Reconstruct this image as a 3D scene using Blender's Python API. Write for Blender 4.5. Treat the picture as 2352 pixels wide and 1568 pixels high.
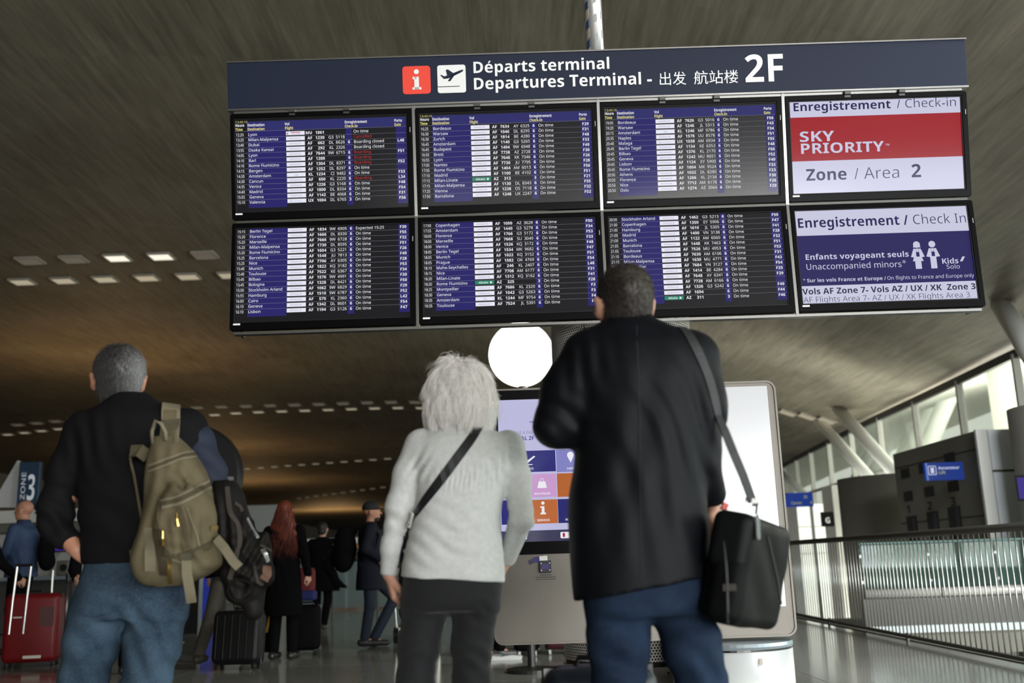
import bpy, math, random
import numpy as np
from mathutils import Vector, Matrix
random.seed(7); RNG = np.random.default_rng(7)
scene = bpy.context.scene
for _o in list(bpy.data.objects): bpy.data.objects.remove(_o)
COL = scene.collection

# ------------------------------------------------------------------ camera
CAM_H, PITCH, ROLL, LENS = 0.93, math.radians(12.4775), math.radians(1.85), 35.0
FPX = 2352 * LENS / 36.0
_f = np.array([0, math.cos(PITCH), math.sin(PITCH)]); _u0 = np.array([0, -math.sin(PITCH), math.cos(PITCH)]); _r0 = np.array([1.0, 0, 0])
_r = math.cos(ROLL) * _r0 - math.sin(ROLL) * _u0; _u = math.sin(ROLL) * _r0 + math.cos(ROLL) * _u0
CAM = np.array([0, 0, CAM_H])
cam_d = bpy.data.cameras.new('camera'); cam = bpy.data.objects.new('camera', cam_d); COL.objects.link(cam)
cam_d.lens = LENS; cam_d.sensor_width = 36.0; cam_d.clip_start = 0.05; cam_d.clip_end = 500
cam.matrix_world = Matrix(((_r[0], _u[0], -_f[0], 0), (_r[1], _u[1], -_f[1], 0), (_r[2], _u[2], -_f[2], CAM_H), (0, 0, 0, 1)))
cam_d.dof.use_dof = True; cam_d.dof.focus_distance = 5.5; cam_d.dof.aperture_fstop = 2.0
scene.camera = cam
def ray(px, py): return _f + _r * ((px - 1176) / FPX) + _u * ((784 - py) / FPX)
def P(px, py, Y):                       # the point on the plane y = Y that a photo pixel looks at
    d = ray(px, py); return CAM + d * (Y / d[1])
def G(px, py, z=0.0):                   # the point on the level z
    d = ray(px, py); return CAM + d * ((z - CAM_H) / d[2])

# ------------------------------------------------------------------ view, world, large lights
vs = scene.view_settings
vs.view_transform = 'Standard'; vs.look = 'None'; vs.gamma = 1.0; vs.use_curve_mapping = False; vs.exposure = 0.0
world = bpy.data.worlds.new('overcast_sky'); scene.world = world; world.use_nodes = True
_bg = world.node_tree.nodes['Background']; _bg.inputs[0].default_value = (0.88, 0.90, 0.84, 1); _bg.inputs[1].default_value = 0.95
def area_light(name, loc, target, sx, sy, power, color):
    d = bpy.data.lights.new(name, 'AREA'); d.shape = 'RECTANGLE'; d.size = sx; d.size_y = sy; d.energy = power; d.color = color
    o = bpy.data.objects.new(name, d); COL.objects.link(o); o.location = loc
    o.rotation_euler = (Vector(target) - Vector(loc)).to_track_quat('-Z', 'Y').to_euler()
    return o
# overcast daylight entering through the glazed side of the hall, beside and behind the camera
area_light('daylight_side_windows', (8.9, -1.5, 1.9), (0, 1.5, 1.5), 22, 2.8, 2200, (0.94, 0.98, 1.0))
area_light('daylight_rear_glazing', (5.4, -15.8, 1.45), (0.4, 3.0, 1.4), 7, 2.3, 2300, (1.0, 0.985, 0.95))
area_light('forecourt_daylight', (11.6, 23.0, -.5), (7.2, 22.0, 5.0), 3.5, 22, 6500, (1.0, .98, .92))
area_light('daylight_rear_windows', (-0.6, -15.5, 1.9), (0.3, 4, 1.6), 5, 3.0, 240, (1.0, 0.97, 0.92))
area_light('void_fill_light', (5.2, 4.2, 5.7), (7.0, 14.2, 1.0), 2.2, 1.2, 650, (0.92, 0.97, 1.0))  # added fill light over the void, brightens the lift block panels
# outlines of the plain sans lettering: weight, character, advance, closed loops of x,y in thousandths of an em
OUTLINES = [
    ('r', 'A', 639, [[360,717,279,717,0,0,91,0,176,221,459,221,545,0,638,0], [311,593,318,624,323,609,329,590,335,567,342,546,348,528,352,517,432,301,206,301,287,517,294,537,302,564]]),
    ('r', 'B', 650, [[97,714,97,0,348,0,451,13,530,53,579,117,596,203,591,254,575,294,550,325,518,348,479,364,436,374,436,379,494,398,537,433,563,479,572,537,555,620,504,675,419,704,301,714], [187,637,305,637,384,631,438,612,469,578,479,527,471,476,445,440,397,417,319,410,187,410], [187,335,324,335,408,326,462,301,490,261,500,210,491,156,463,113,412,85,331,76,187,76]]),
    ('r', 'C', 632, [[510,714,404,724,302,712,217,678,149,622,101,549,71,460,61,358,70,253,98,163,143,90,207,35,289,1,389,-10,444,-8,491,-3,532,6,573,19,573,97,533,86,491,77,448,71,402,69,294,88,218,147,171,238,156,357,173,477,222,568,300,626,403,645,449,642,492,633,530,620,565,606,601,682]]),
    ('r', 'D', 730, [[97,714,97,0,296,0,453,23,571,92,644,205,669,364,658,470,626,557,574,625,504,674,418,704,317,714], [187,637,304,637,418,620,504,571,556,485,574,361,502,148,284,77,187,77]]),
    ('r', 'E', 556, [[97,714,97,0,496,0,496,79,187,79,187,334,478,334,478,412,187,412,187,635,496,635,496,714]]),
    ('r', 'F', 519, [[97,714,97,0,187,0,187,303,477,303,477,382,187,382,187,635,496,635,496,714]]),
    ('r', 'G', 728, [[489,721,431,724,323,713,232,679,159,624,105,551,72,462,61,357,71,252,101,162,149,89,216,35,301,1,403,-10,474,-8,537,-1,596,10,654,27,654,377,407,377,407,297,564,297,564,85,536,79,504,73,468,69,424,68,337,77,269,105,218,148,183,207,162,277,155,357,173,477,227,568,312,626,426,645,476,642,525,633,570,620,610,604,644,682,596,700,545,713]]),
    ('r', 'H', 741, [[187,714,97,714,97,0,187,0,187,333,553,333,553,0,643,0,643,714,553,714,553,412,187,412]]),
    ('r', 'I', 339, [[298,714,40,714,40,662,124,642,124,71,40,52,40,0,298,0,298,52,214,71,214,642,298,662]]),
    ('r', 'J', 273, [[182,714,92,714,92,4,89,-36,78,-66,62,-87,42,-101,18,-109,-6,-111,-26,-110,-44,-108,-62,-105,-78,-101,-78,-177,-63,-182,-46,-187,-27,-189,-4,-190,72,-178,131,-141,169,-79,182,11]]),
    ('r', 'K', 619, [[187,714,97,714,97,0,187,0,187,277,260,341,513,0,619,0,325,403,608,714,503,714,310,498,279,464,248,430,217,396,187,362]]),
    ('r', 'L', 524, [[187,714,97,714,97,0,499,0,499,80,187,80]]),
    ('r', 'M', 907, [[97,714,97,0,180,0,180,433,179,489,178,543,176,590,173,626,177,626,412,0,486,0,724,625,728,625,726,588,724,542,722,491,721,439,721,0,810,0,810,714,678,714,454,129,450,129,230,714]]),
    ('r', 'N', 760, [[97,714,97,0,180,0,180,399,179,453,177,506,174,554,172,593,176,593,558,0,663,0,663,714,579,714,579,311,579,278,581,241,582,205,584,171,585,143,586,123,582,123,201,714]]),
    ('r', 'O', 781, [[491,714,392,725,290,714,207,679,142,624,97,551,70,462,61,359,70,255,97,165,142,91,207,36,289,2,391,-10,490,1,572,36,636,91,683,165,711,254,720,358,711,462,683,552,636,625,572,680], [287,627,392,646,497,627,569,570,611,478,625,358,611,237,569,146,497,87,391,68,286,87,213,146,170,237,156,358,170,478,214,570]]),
    ('r', 'P', 605, [[97,714,97,0,187,0,187,278,269,278,365,286,439,310,492,347,528,394,547,447,554,504,538,593,490,659,407,700,286,714], [187,637,278,637,360,629,417,603,450,560,461,500,449,433,411,388,348,363,259,355,187,355]]),
    ('r', 'Q', 781, [[491,714,392,725,290,714,207,679,142,624,97,551,70,462,61,359,70,255,97,165,142,91,207,36,289,2,391,-10,396,-10,401,-10,406,-10,416,-9,554,-170,683,-170,512,8,602,57,668,135,707,237,720,358,711,462,683,552,636,625,572,680], [287,627,392,646,497,627,569,570,611,478,625,358,611,237,569,146,497,87,391,68,286,87,213,146,170,237,156,358,170,478,214,570]]),
    ('r', 'R', 622, [[97,714,97,0,187,0,187,295,329,295,502,0,607,0,411,320,446,335,480,356,509,382,533,416,549,459,554,511,538,600,491,664,410,701,294,714], [187,636,289,636,366,629,419,607,451,567,461,507,451,448,421,406,369,380,294,371,187,371]]),
    ('r', 'S', 549, [[345,721,288,724,225,719,170,702,124,675,89,640,67,595,60,542,72,468,107,411,164,367,244,330,302,308,346,287,377,265,397,242,408,215,412,183,402,136,372,99,321,76,251,68,195,71,141,81,91,95,51,110,51,24,89,10,136,-1,189,-8,247,-10,352,3,433,43,485,106,502,191,496,242,480,284,452,318,414,348,365,373,307,397,255,418,215,438,186,458,166,481,155,508,151,541,160,583,185,617,227,638,286,645,332,642,377,634,418,622,457,607,485,684,443,700,396,713]]),
    ('r', 'T', 556, [[545,714,10,714,10,635,233,635,233,0,323,0,323,635,545,635]]),
    ('r', 'U', 731, [[180,714,90,714,90,254,107,147,160,62,245,8,362,-10,449,-1,519,25,572,65,610,119,633,182,640,252,640,714,551,714,551,252,540,178,508,120,451,81,367,68,285,80,227,116,192,174,180,251]]),
    ('r', 'V', 600, [[94,714,0,714,255,0,345,0,600,714,505,714,345,258,330,215,318,174,308,136,300,100,292,136,282,174,270,213,255,256]]),
    ('r', 'W', 930, [[106,714,12,714,201,0,292,0,427,465,440,510,451,553,458,589,461,609,464,597,468,578,474,553,481,526,489,497,497,468,636,0,727,0,917,714,823,714,713,279,702,233,692,189,684,147,678,108,672,146,663,189,652,234,639,280,508,714,415,714,289,283,277,239,266,193,257,149,251,108,245,147,238,189,228,233,217,278]]),
    ('r', 'X', 586, [[119,714,19,714,241,372,4,0,99,0,291,310,480,0,582,0,344,374,565,714,470,714,294,434]]),
    ('r', 'Y', 566, [[98,714,0,714,238,273,238,0,328,0,328,277,566,714,469,714,283,363]]),
    ('r', 'Z', 572, [[523,714,50,714,50,634,414,634,38,68,38,0,533,0,533,80,147,80,523,646]]),
    ('r', 'a', 561, [[373,534,288,545,237,542,188,532,143,517,105,499,132,433,166,448,203,462,242,471,283,474,330,468,365,448,387,412,394,355,394,323,303,320,189,306,109,273,62,220,46,149,58,78,94,29,148,0,215,-10,276,-5,322,11,359,38,395,76,399,76,416,0,480,0,480,365,468,446,433,502], [229,249,314,259,393,262,393,214,382,146,348,99,297,70,235,61,196,66,165,82,144,109,137,148,147,193,176,227]]),
    ('r', 'b', 615, [[173,760,85,760,85,0,148,0,166,68,173,68,200,38,236,13,282,-4,339,-10,428,7,499,60,545,147,560,268,545,389,500,476,429,528,339,545,282,539,236,522,200,496,173,465,168,465,170,485,172,512,173,542,173,575], [252,460,324,472,433,421,469,269,460,181,434,116,389,76,326,63,252,76,206,116,181,180,173,267,173,271,181,361,206,423]]),
    ('r', 'c', 480, [[346,544,306,546,238,539,178,517,127,480,88,426,63,355,55,265,63,178,87,109,124,56,174,19,233,-3,300,-10,343,-8,379,-3,410,7,438,19,438,97,409,85,377,75,340,68,299,66,232,79,185,118,156,180,146,266,186,418,304,469,333,467,364,461,394,453,420,444,447,517,420,528,385,538]]),
    ('r', 'd', 615, [[530,760,442,760,442,546,443,528,445,506,447,483,448,467,442,467,413,498,378,523,332,540,276,546,186,528,116,476,70,388,55,267,70,146,115,60,185,7,275,-10,332,-4,378,14,414,41,442,72,446,72,459,0,530,0], [226,459,288,473,363,460,410,420,435,354,443,266,443,250,434,168,409,110,361,75,289,63,226,76,182,116,155,180,146,265,155,350,182,417]]),
    ('r', 'e', 564, [[356,539,292,546,225,538,168,512,120,471,85,415,62,346,55,264,63,182,88,114,127,60,179,21,241,-2,313,-10,364,-8,408,-2,448,9,489,25,489,102,448,86,408,75,365,67,317,65,246,77,193,113,159,171,146,251,513,251,513,304,506,372,487,432,454,480,411,516], [291,474,349,463,389,432,413,383,421,321,148,321,162,385,192,434,235,464]]),
    ('r', 'f', 344, [[314,764,283,765,210,754,155,720,121,659,109,570,109,539,15,509,15,468,109,468,109,0,197,0,197,468,332,468,332,536,197,536,197,571,202,626,219,664,246,686,284,693,306,692,327,688,347,683,364,678,387,747,366,754,342,760]]),
    ('r', 'g', 615, [[325,541,275,546,183,527,114,471,70,382,55,267,70,151,114,63,183,8,276,-10,374,10,442,71,446,71,445,59,444,40,443,20,443,5,443,-16,433,-79,404,-127,357,-157,295,-167,186,-157,97,-125,97,-206,183,-232,290,-240,397,-226,472,-182,515,-110,530,-9,530,536,460,536,448,465,443,465,410,501,371,526], [228,459,287,472,357,460,406,425,435,361,444,267,444,246,435,162,407,106,359,73,289,62,227,75,183,115,155,179,146,266,155,354,183,419]]),
    ('r', 'h', 618, [[173,760,85,760,85,0,173,0,173,277,181,360,207,422,254,459,330,472,420,440,450,343,450,0,537,0,537,349,525,438,488,499,427,533,341,545,291,540,245,524,205,498,174,462,168,462,172,498,173,537]]),
    ('r', 'i', 258, [[149,734,130,737,110,734,93,724,82,706,78,681,82,657,93,639,110,629,130,625,149,629,166,639,177,657,181,681,177,706,166,724], [173,536,85,536,85,0,173,0]]),
    ('r', 'j', 258, [[149,734,130,737,110,734,93,724,82,706,78,681,82,657,93,639,110,629,130,625,149,629,166,639,177,657,181,681,177,706,166,724], [173,536,85,536,85,-83,80,-124,64,-150,40,-163,11,-167,-7,-166,-24,-164,-40,-161,-55,-157,-55,-228,-40,-233,-22,-237,-2,-239,22,-240,90,-229,137,-198,164,-147,173,-80]]),
    ('r', 'k', 534, [[172,760,85,760,85,0,172,0,172,197,233,250,419,0,525,0,293,307,510,536,407,536,236,355,226,344,215,330,202,314,190,299,179,286,172,276,168,276,170,301,171,324,172,345,172,363]]),
    ('r', 'l', 258, [[173,760,85,760,85,0,173,0]]),
    ('r', 'm', 935, [[436,524,332,546,285,541,242,525,203,500,174,463,169,463,156,536,85,536,85,0,173,0,173,278,181,361,204,422,248,460,316,472,399,440,426,345,426,0,513,0,513,296,521,372,547,427,591,461,658,472,740,440,767,345,767,0,854,0,854,349,843,439,809,500,753,534,673,546,622,541,575,524,533,496,501,456,496,456]]),
    ('r', 'n', 618, [[427,534,343,546,293,541,246,525,205,500,174,463,169,463,156,536,85,536,85,0,173,0,173,278,182,361,207,422,255,460,330,472,420,440,450,343,450,0,537,0,537,349,525,439,488,500]]),
    ('r', 'o', 605, [[373,538,304,546,201,528,122,474,72,387,55,269,63,187,87,118,125,63,175,23,234,-2,301,-10,404,8,484,63,534,151,551,269,543,351,520,420,482,474,433,514], [231,459,302,472,373,459,422,418,451,354,460,269,451,184,422,119,373,77,303,63,232,77,184,119,155,184,146,269,155,354,183,418]]),
    ('r', 'p', 615, [[429,529,340,546,281,540,236,522,201,495,173,463,169,463,157,536,85,536,85,-240,173,-240,173,-20,173,1,171,25,169,49,167,68,173,68,200,39,237,14,282,-4,339,-10,429,8,500,61,545,148,560,269,545,391,500,477], [324,472,388,458,434,417,460,353,469,270,465,213,454,164,434,122,407,90,371,70,326,63,252,76,206,117,181,181,173,269,173,286,183,368,209,426,254,461]]),
    ('r', 'q', 615, [[333,540,276,546,187,528,117,476,70,388,55,267,70,146,116,60,185,7,273,-10,331,-4,378,14,414,41,441,72,447,72,445,53,443,31,442,8,442,-11,442,-240,530,-240,530,536,460,536,447,463,443,463,415,495,379,522], [225,459,288,473,362,460,409,421,435,356,443,266,443,248,434,166,408,109,361,74,290,63,226,76,182,117,155,180,146,265,155,350,181,417]]),
    ('r', 'r', 413, [[351,546,335,546,283,538,238,514,201,479,171,438,167,438,157,536,85,536,85,0,173,0,173,286,178,337,195,381,220,417,252,444,289,460,329,466,343,466,359,464,373,462,387,459,398,540,384,543,368,545]]),
    ('r', 's', 479, [[299,544,252,546,171,537,107,509,65,464,51,404,56,364,71,332,95,306,128,284,169,264,217,244,264,225,299,208,323,192,338,176,346,159,349,140,341,108,319,83,280,66,222,61,175,64,130,75,87,89,52,104,52,24,85,10,124,-1,168,-8,220,-10,308,0,376,30,420,79,434,148,429,187,415,220,392,246,360,268,320,288,273,307,227,326,192,342,165,356,148,372,138,389,135,409,142,436,164,457,198,470,246,474,285,472,322,464,358,453,393,440,423,510,385,525,344,537]]),
    ('r', 't', 361, [[180,659,128,659,93,545,16,510,16,468,92,468,92,156,98,98,114,55,139,24,172,5,209,-6,249,-10,274,-9,299,-6,322,0,339,6,339,73,324,69,305,66,284,63,264,62,230,68,204,86,186,115,180,158,180,468,335,468,335,536,180,536]]),
    ('r', 'u', 618, [[168,536,79,536,79,185,91,97,128,37,189,2,274,-10,325,-5,372,10,413,35,444,71,448,71,461,0,533,0,533,536,445,536,445,257,436,174,411,113,362,76,287,63,198,95,168,191]]),
    ('r', 'v', 508, [[94,536,0,536,203,0,304,0,508,536,414,536,300,220,292,198,284,172,275,146,267,120,260,97,255,78,251,78,247,97,241,120,234,145,225,171,216,197,208,220]]),
    ('r', 'w', 786, [[102,537,11,537,158,1,258,1,354,302,367,343,377,384,385,419,390,445,394,445,400,419,409,384,419,344,431,303,523,1,626,1,775,537,685,537,610,251,598,206,588,161,579,122,574,92,570,92,564,124,556,161,545,200,534,235,442,537,346,537,251,235,244,212,237,186,230,159,225,133,219,110,215,91,211,91,206,124,197,164,187,208,176,251]]),
    ('r', 'x', 529, [[127,536,27,536,212,274,18,0,117,0,265,214,411,0,511,0,316,274,501,536,402,536,265,334]]),
    ('r', 'y', 510, [[95,536,1,536,217,-2,189,-73,170,-112,145,-142,112,-162,70,-168,53,-168,38,-166,23,-164,11,-162,11,-232,25,-235,42,-238,62,-239,84,-240,154,-229,207,-195,247,-142,279,-74,510,536,415,536,306,232,292,191,279,151,268,114,260,85,256,85,249,119,238,155,225,192,211,231]]),
    ('r', 'z', 470, [[424,536,56,536,56,468,327,468,39,58,39,0,431,0,431,68,140,68,424,470]]),
    ('r', '0', 572, [[390,701,285,725,208,714,148,682,103,628,73,556,55,466,49,358,63,204,107,88,180,14,285,-10,363,1,423,34,468,88,499,161,517,251,523,358,508,513,464,629], [216,632,285,650,354,632,400,577,425,486,434,358,425,229,400,138,354,83,285,65,216,83,171,138,145,230,137,358,145,486,171,577]]),
    ('r', '1', 572, [[355,714,282,714,89,564,135,505,211,566,229,582,244,595,258,607,273,622,271,595,270,568,269,538,269,499,269,0,355,0]]),
    ('r', '2', 572, [[365,711,275,724,210,718,153,700,101,672,56,640,103,581,144,610,184,631,226,645,275,649,326,641,366,619,392,581,401,529,396,483,382,441,359,400,326,358,285,313,235,262,48,73,48,0,520,0,520,80,159,80,159,84,308,231,360,284,404,333,441,381,468,430,485,480,491,534,477,613,433,674]]),
    ('r', '3', 572, [[370,712,272,724,204,719,144,702,92,678,49,650,93,590,133,614,174,633,219,646,273,650,327,643,368,622,394,587,403,541,392,486,358,443,301,415,224,406,154,406,154,331,223,331,307,324,371,302,410,263,423,205,412,146,381,102,325,73,242,64,193,67,142,77,92,91,45,111,45,29,90,10,137,-2,187,-8,241,-10,327,-3,397,17,449,49,486,93,508,144,515,203,505,267,473,318,420,354,345,372,345,376,406,397,453,433,483,482,493,547,479,617,439,674]]),
    ('r', '4', 572, [[357,718,21,237,21,162,363,162,363,0,448,0,448,162,552,162,552,241,448,241,448,718], [364,624,368,624,366,590,365,555,363,514,363,466,363,241,107,241,321,546,332,563,344,583,355,604]]),
    ('r', '5', 572, [[107,714,80,377,124,349,150,354,182,359,216,363,246,364,326,355,382,327,414,281,425,219,413,150,377,103,320,74,249,65,201,68,151,78,103,92,63,112,63,29,100,12,145,0,195,-8,248,-10,360,6,445,54,497,129,515,228,499,317,450,383,374,424,275,438,242,437,211,434,185,430,165,427,182,634,465,634,465,714]]),
    ('r', '6', 572, [[404,724,382,724,290,715,217,688,160,646,118,592,88,528,69,457,58,381,55,305,63,207,88,128,126,67,175,24,233,-2,298,-10,391,6,464,54,510,130,525,230,511,322,468,391,402,433,318,447,260,441,213,423,177,395,149,363,143,363,148,420,158,474,174,523,197,566,228,602,269,629,321,646,384,652,407,651,430,649,451,645,470,640,470,715,452,719,429,722], [300,378,360,368,404,338,429,291,438,230,428,156,399,105,354,74,297,64,250,71,212,92,182,123,161,162,148,204,144,247,149,279,164,309,187,336,218,359,256,373]]),
    ('r', '7', 572, [[523,714,44,714,44,634,429,634,136,0,233,0,523,646]]),
    ('r', '8', 572, [[371,713,285,724,227,719,176,704,133,680,100,647,79,605,72,554,81,494,109,446,149,406,197,373,159,353,124,329,93,301,70,267,54,228,49,182,65,101,111,41,186,3,288,-10,384,3,459,43,506,104,522,185,517,231,501,269,475,302,443,331,405,356,363,378,399,398,431,422,459,448,481,478,494,513,499,553,484,626,439,680], [284,653,336,646,377,627,403,594,412,550,403,502,377,465,337,436,289,412,255,428,223,446,196,465,176,488,162,516,158,550,167,594,194,627,234,646], [212,307,270,337,286,331,347,303,395,271,426,232,436,184,426,134,398,95,350,69,286,60,219,69,172,95,144,133,135,181,144,231,170,273]]),
    ('r', '9', 572, [[343,715,278,724,214,717,158,695,113,660,79,612,57,553,50,483,64,392,107,324,172,281,255,267,314,273,362,292,398,318,425,350,431,350,427,293,417,240,401,190,378,148,346,112,306,85,254,68,190,62,144,65,102,75,102,0,121,-4,146,-8,170,-9,192,-10,284,-1,358,26,415,68,458,123,488,187,507,258,517,333,520,409,512,507,488,586,450,646,401,690], [222,640,278,650,325,643,363,622,393,591,414,552,427,510,431,467,426,436,412,405,388,378,357,356,319,341,274,336,213,346,171,376,145,422,137,484,147,557,177,609]]),
    ('b', 'A', 690, [[252,717,0,0,163,0,215,170,475,170,527,0,690,0,437,717], [339,584,345,606,351,584,358,559,366,532,374,506,380,482,386,463,439,297,253,297,304,463,309,478,316,501,323,528,332,557]]),
    ('b', 'B', 672, [[90,714,90,0,357,0,466,14,549,55,602,121,619,207,615,258,602,297,582,327,556,349,525,364,491,374,491,379,538,396,573,430,594,477,601,533,583,619,528,674,438,704,312,714], [241,590,321,590,377,586,416,572,439,548,446,513,440,478,421,452,385,436,329,431,241,431], [241,311,335,311,396,305,435,287,455,258,462,222,455,182,435,152,398,132,340,125,241,125]]),
    ('b', 'C', 637, [[446,721,393,724,293,712,211,677,145,621,97,547,68,458,58,356,67,253,92,164,135,90,198,36,279,1,379,-10,433,-8,482,-1,528,10,575,27,575,154,526,138,481,126,437,119,393,116,312,132,257,179,225,254,214,355,226,456,260,533,316,582,393,598,432,595,473,584,513,569,553,551,602,674,552,695,500,711]]),
    ('b', 'D', 740, [[90,714,90,0,292,0,456,23,580,92,656,205,682,364,671,470,637,557,582,625,509,674,419,704,314,714], [241,590,322,590,409,576,473,535,512,463,525,360,470,184,306,125,241,125]]),
    ('b', 'E', 560, [[90,714,90,0,501,0,501,125,241,125,241,309,483,309,483,433,241,433,241,590,501,590,501,714]]),
    ('b', 'F', 549, [[90,714,90,0,239,0,239,282,481,282,481,406,239,406,239,590,499,590,499,714]]),
    ('b', 'G', 724, [[488,721,431,724,320,713,228,679,155,625,102,552,69,463,58,358,80,200,144,84,249,14,390,-10,463,-7,528,1,587,14,644,31,644,401,361,401,361,275,496,275,496,126,476,122,455,119,430,117,400,116,340,124,293,147,258,183,233,231,219,289,214,355,221,424,241,484,273,532,316,568,368,590,430,598,475,595,518,587,558,575,593,559,643,680,595,698,543,712]]),
    ('b', 'H', 765, [[241,714,90,714,90,0,241,0,241,308,524,308,524,0,675,0,675,714,524,714,524,434,241,434]]),
    ('b', 'I', 389, [[357,714,32,714,32,628,119,588,119,126,32,86,32,0,357,0,357,86,270,126,270,588,357,628]]),
    ('b', 'J', 331, [[241,714,90,714,90,45,87,-1,78,-35,64,-58,45,-73,22,-81,-3,-83,-22,-82,-41,-80,-58,-77,-74,-73,-74,-199,-57,-203,-36,-207,-12,-209,15,-210,78,-204,133,-185,178,-151,213,-103,234,-37,241,46]]),
    ('b', 'K', 664, [[241,714,90,714,90,0,241,0,241,255,305,301,492,0,664,0,413,398,662,714,494,714,301,471,285,451,270,430,255,408,241,387]]),
    ('b', 'L', 565, [[241,714,90,714,90,0,531,0,531,125,241,125]]),
    ('b', 'M', 943, [[90,714,90,0,225,0,225,332,225,371,224,415,222,459,220,500,218,535,216,560,220,560,392,0,531,0,715,559,719,559,718,534,717,500,715,459,714,416,712,375,712,338,712,0,853,0,853,714,647,714,468,168,465,168,296,714]]),
    ('b', 'N', 813, [[90,714,90,0,225,0,225,336,224,387,223,438,220,489,216,540,220,540,531,0,723,0,723,714,587,714,587,376,588,327,589,278,591,229,594,179,591,179,281,714]]),
    ('b', 'O', 796, [[505,714,399,725,292,714,207,680,141,625,95,552,67,463,58,359,67,255,95,165,141,91,207,36,292,2,398,-10,505,1,590,36,655,91,702,165,729,254,738,358,729,462,702,552,655,625,590,680], [316,583,399,599,482,583,537,535,569,459,579,358,569,258,537,182,481,133,398,117,316,133,260,182,228,258,217,358,228,459,260,535]]),
    ('b', 'P', 628, [[90,714,90,0,241,0,241,254,306,254,399,262,471,287,522,325,557,375,576,431,583,491,567,584,520,655,437,699,318,714], [241,590,310,590,400,564,430,486,421,437,393,404,348,384,291,378,241,378]]),
    ('b', 'Q', 796, [[505,714,399,725,292,714,207,680,141,625,95,552,67,463,58,359,67,255,95,165,141,91,207,36,292,2,398,-10,409,-10,540,-170,734,-170,562,22,640,75,695,151,727,246,738,358,729,462,702,552,655,625,590,680], [316,583,399,599,482,583,537,535,569,459,579,358,569,258,537,182,481,133,398,117,316,133,260,182,228,258,217,358,228,459,260,535]]),
    ('b', 'R', 660, [[90,714,90,0,241,0,241,274,322,274,492,0,660,0,450,311,484,329,516,353,543,381,565,415,578,454,583,500,566,594,514,661,425,701,298,714], [241,590,287,590,351,585,396,569,421,540,430,496,422,453,398,422,354,403,290,397,241,397]]),
    ('b', 'S', 551, [[351,721,296,724,196,711,119,671,70,606,54,521,58,476,71,437,90,405,115,377,142,354,170,336,198,320,224,308,278,282,323,256,353,227,363,191,357,161,340,137,308,120,260,115,206,120,152,134,98,153,46,174,46,33,141,1,248,-10,360,4,443,47,494,113,511,198,506,250,490,292,465,328,431,359,388,386,337,412,278,442,236,466,211,492,202,526,208,555,225,578,253,593,291,598,332,595,371,587,413,574,459,556,508,674,454,695,403,711]]),
    ('b', 'T', 579, [[559,714,20,714,20,588,214,588,214,0,365,0,365,588,559,588]]),
    ('b', 'U', 756, [[236,714,85,714,85,254,104,147,159,62,250,8,375,-10,466,-1,541,25,598,65,639,119,663,182,671,252,671,714,520,714,520,278,512,206,487,156,443,127,379,117,317,126,272,153,245,202,236,277]]),
    ('b', 'V', 650, [[153,714,0,714,242,0,407,0,650,714,497,714,362,289,358,273,351,249,343,218,336,187,329,157,325,132,321,157,314,187,306,218,299,249,292,273,287,289]]),
    ('b', 'W', 967, [[149,714,0,714,182,0,354,0,450,374,454,389,458,409,463,432,468,457,473,482,478,506,481,526,483,542,486,526,489,506,493,481,499,456,504,431,509,408,513,389,516,375,613,0,785,0,967,714,818,714,727,324,721,298,715,266,707,231,701,197,696,164,692,137,688,164,683,196,677,230,671,264,664,293,659,314,555,714,412,714,308,314,303,292,297,264,290,230,284,197,279,164,275,137,271,164,266,196,260,231,253,266,246,298,240,324]]),
    ('b', 'X', 667, [[182,714,15,714,237,368,0,0,162,0,328,270,494,0,667,0,426,360,650,714,487,714,336,457]]),
    ('b', 'Y', 624, [[164,714,0,714,237,273,237,0,387,0,387,278,624,714,461,714,312,420]]),
    ('b', 'Z', 579, [[546,714,33,714,33,589,366,589,24,98,24,0,555,0,555,125,204,125,546,616]]),
    ('b', 'a', 604, [[399,545,302,557,245,554,191,544,139,529,93,508,142,407,180,423,218,436,257,444,296,447,332,442,359,427,375,401,381,364,381,340,286,337,179,324,103,292,57,239,42,163,54,86,90,33,144,1,211,-10,272,-5,318,10,356,36,392,74,396,74,425,0,529,0,529,364,514,449,471,510], [323,251,381,253,381,208,373,162,348,128,311,106,267,99,238,103,215,114,200,133,195,162,202,197,223,225,262,244]]),
    ('b', 'b', 633, [[227,760,78,760,78,0,192,0,217,60,227,60,252,34,284,12,324,-5,378,-10,463,8,530,62,574,151,588,274,574,396,531,485,465,538,382,556,329,550,286,533,253,506,227,475,221,475,223,495,225,522,227,552,227,583], [252,401,285,428,334,437,376,427,409,397,429,346,436,276,429,205,409,154,377,122,336,111,284,122,251,154,233,205,227,275,227,291,234,356]]),
    ('b', 'c', 514, [[365,553,313,556,239,549,174,526,120,488,79,433,54,361,45,270,62,144,112,58,192,7,300,-10,352,-8,395,-1,431,12,466,31,466,158,432,138,396,124,357,114,313,111,264,121,228,150,205,200,197,271,226,395,313,436,343,434,374,427,405,417,439,404,483,519,449,533,411,545]]),
    ('b', 'd', 633, [[555,760,406,760,406,585,407,553,410,523,414,496,417,476,412,476,386,507,352,533,309,550,255,556,170,538,103,484,60,395,45,272,59,150,103,62,168,8,251,-10,305,-4,347,14,380,40,406,71,412,71,441,0,555,0], [301,435,357,425,392,393,410,342,416,271,416,255,409,191,390,146,356,118,303,109,258,119,224,150,203,200,196,270,203,341,224,393,257,424]]),
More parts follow.
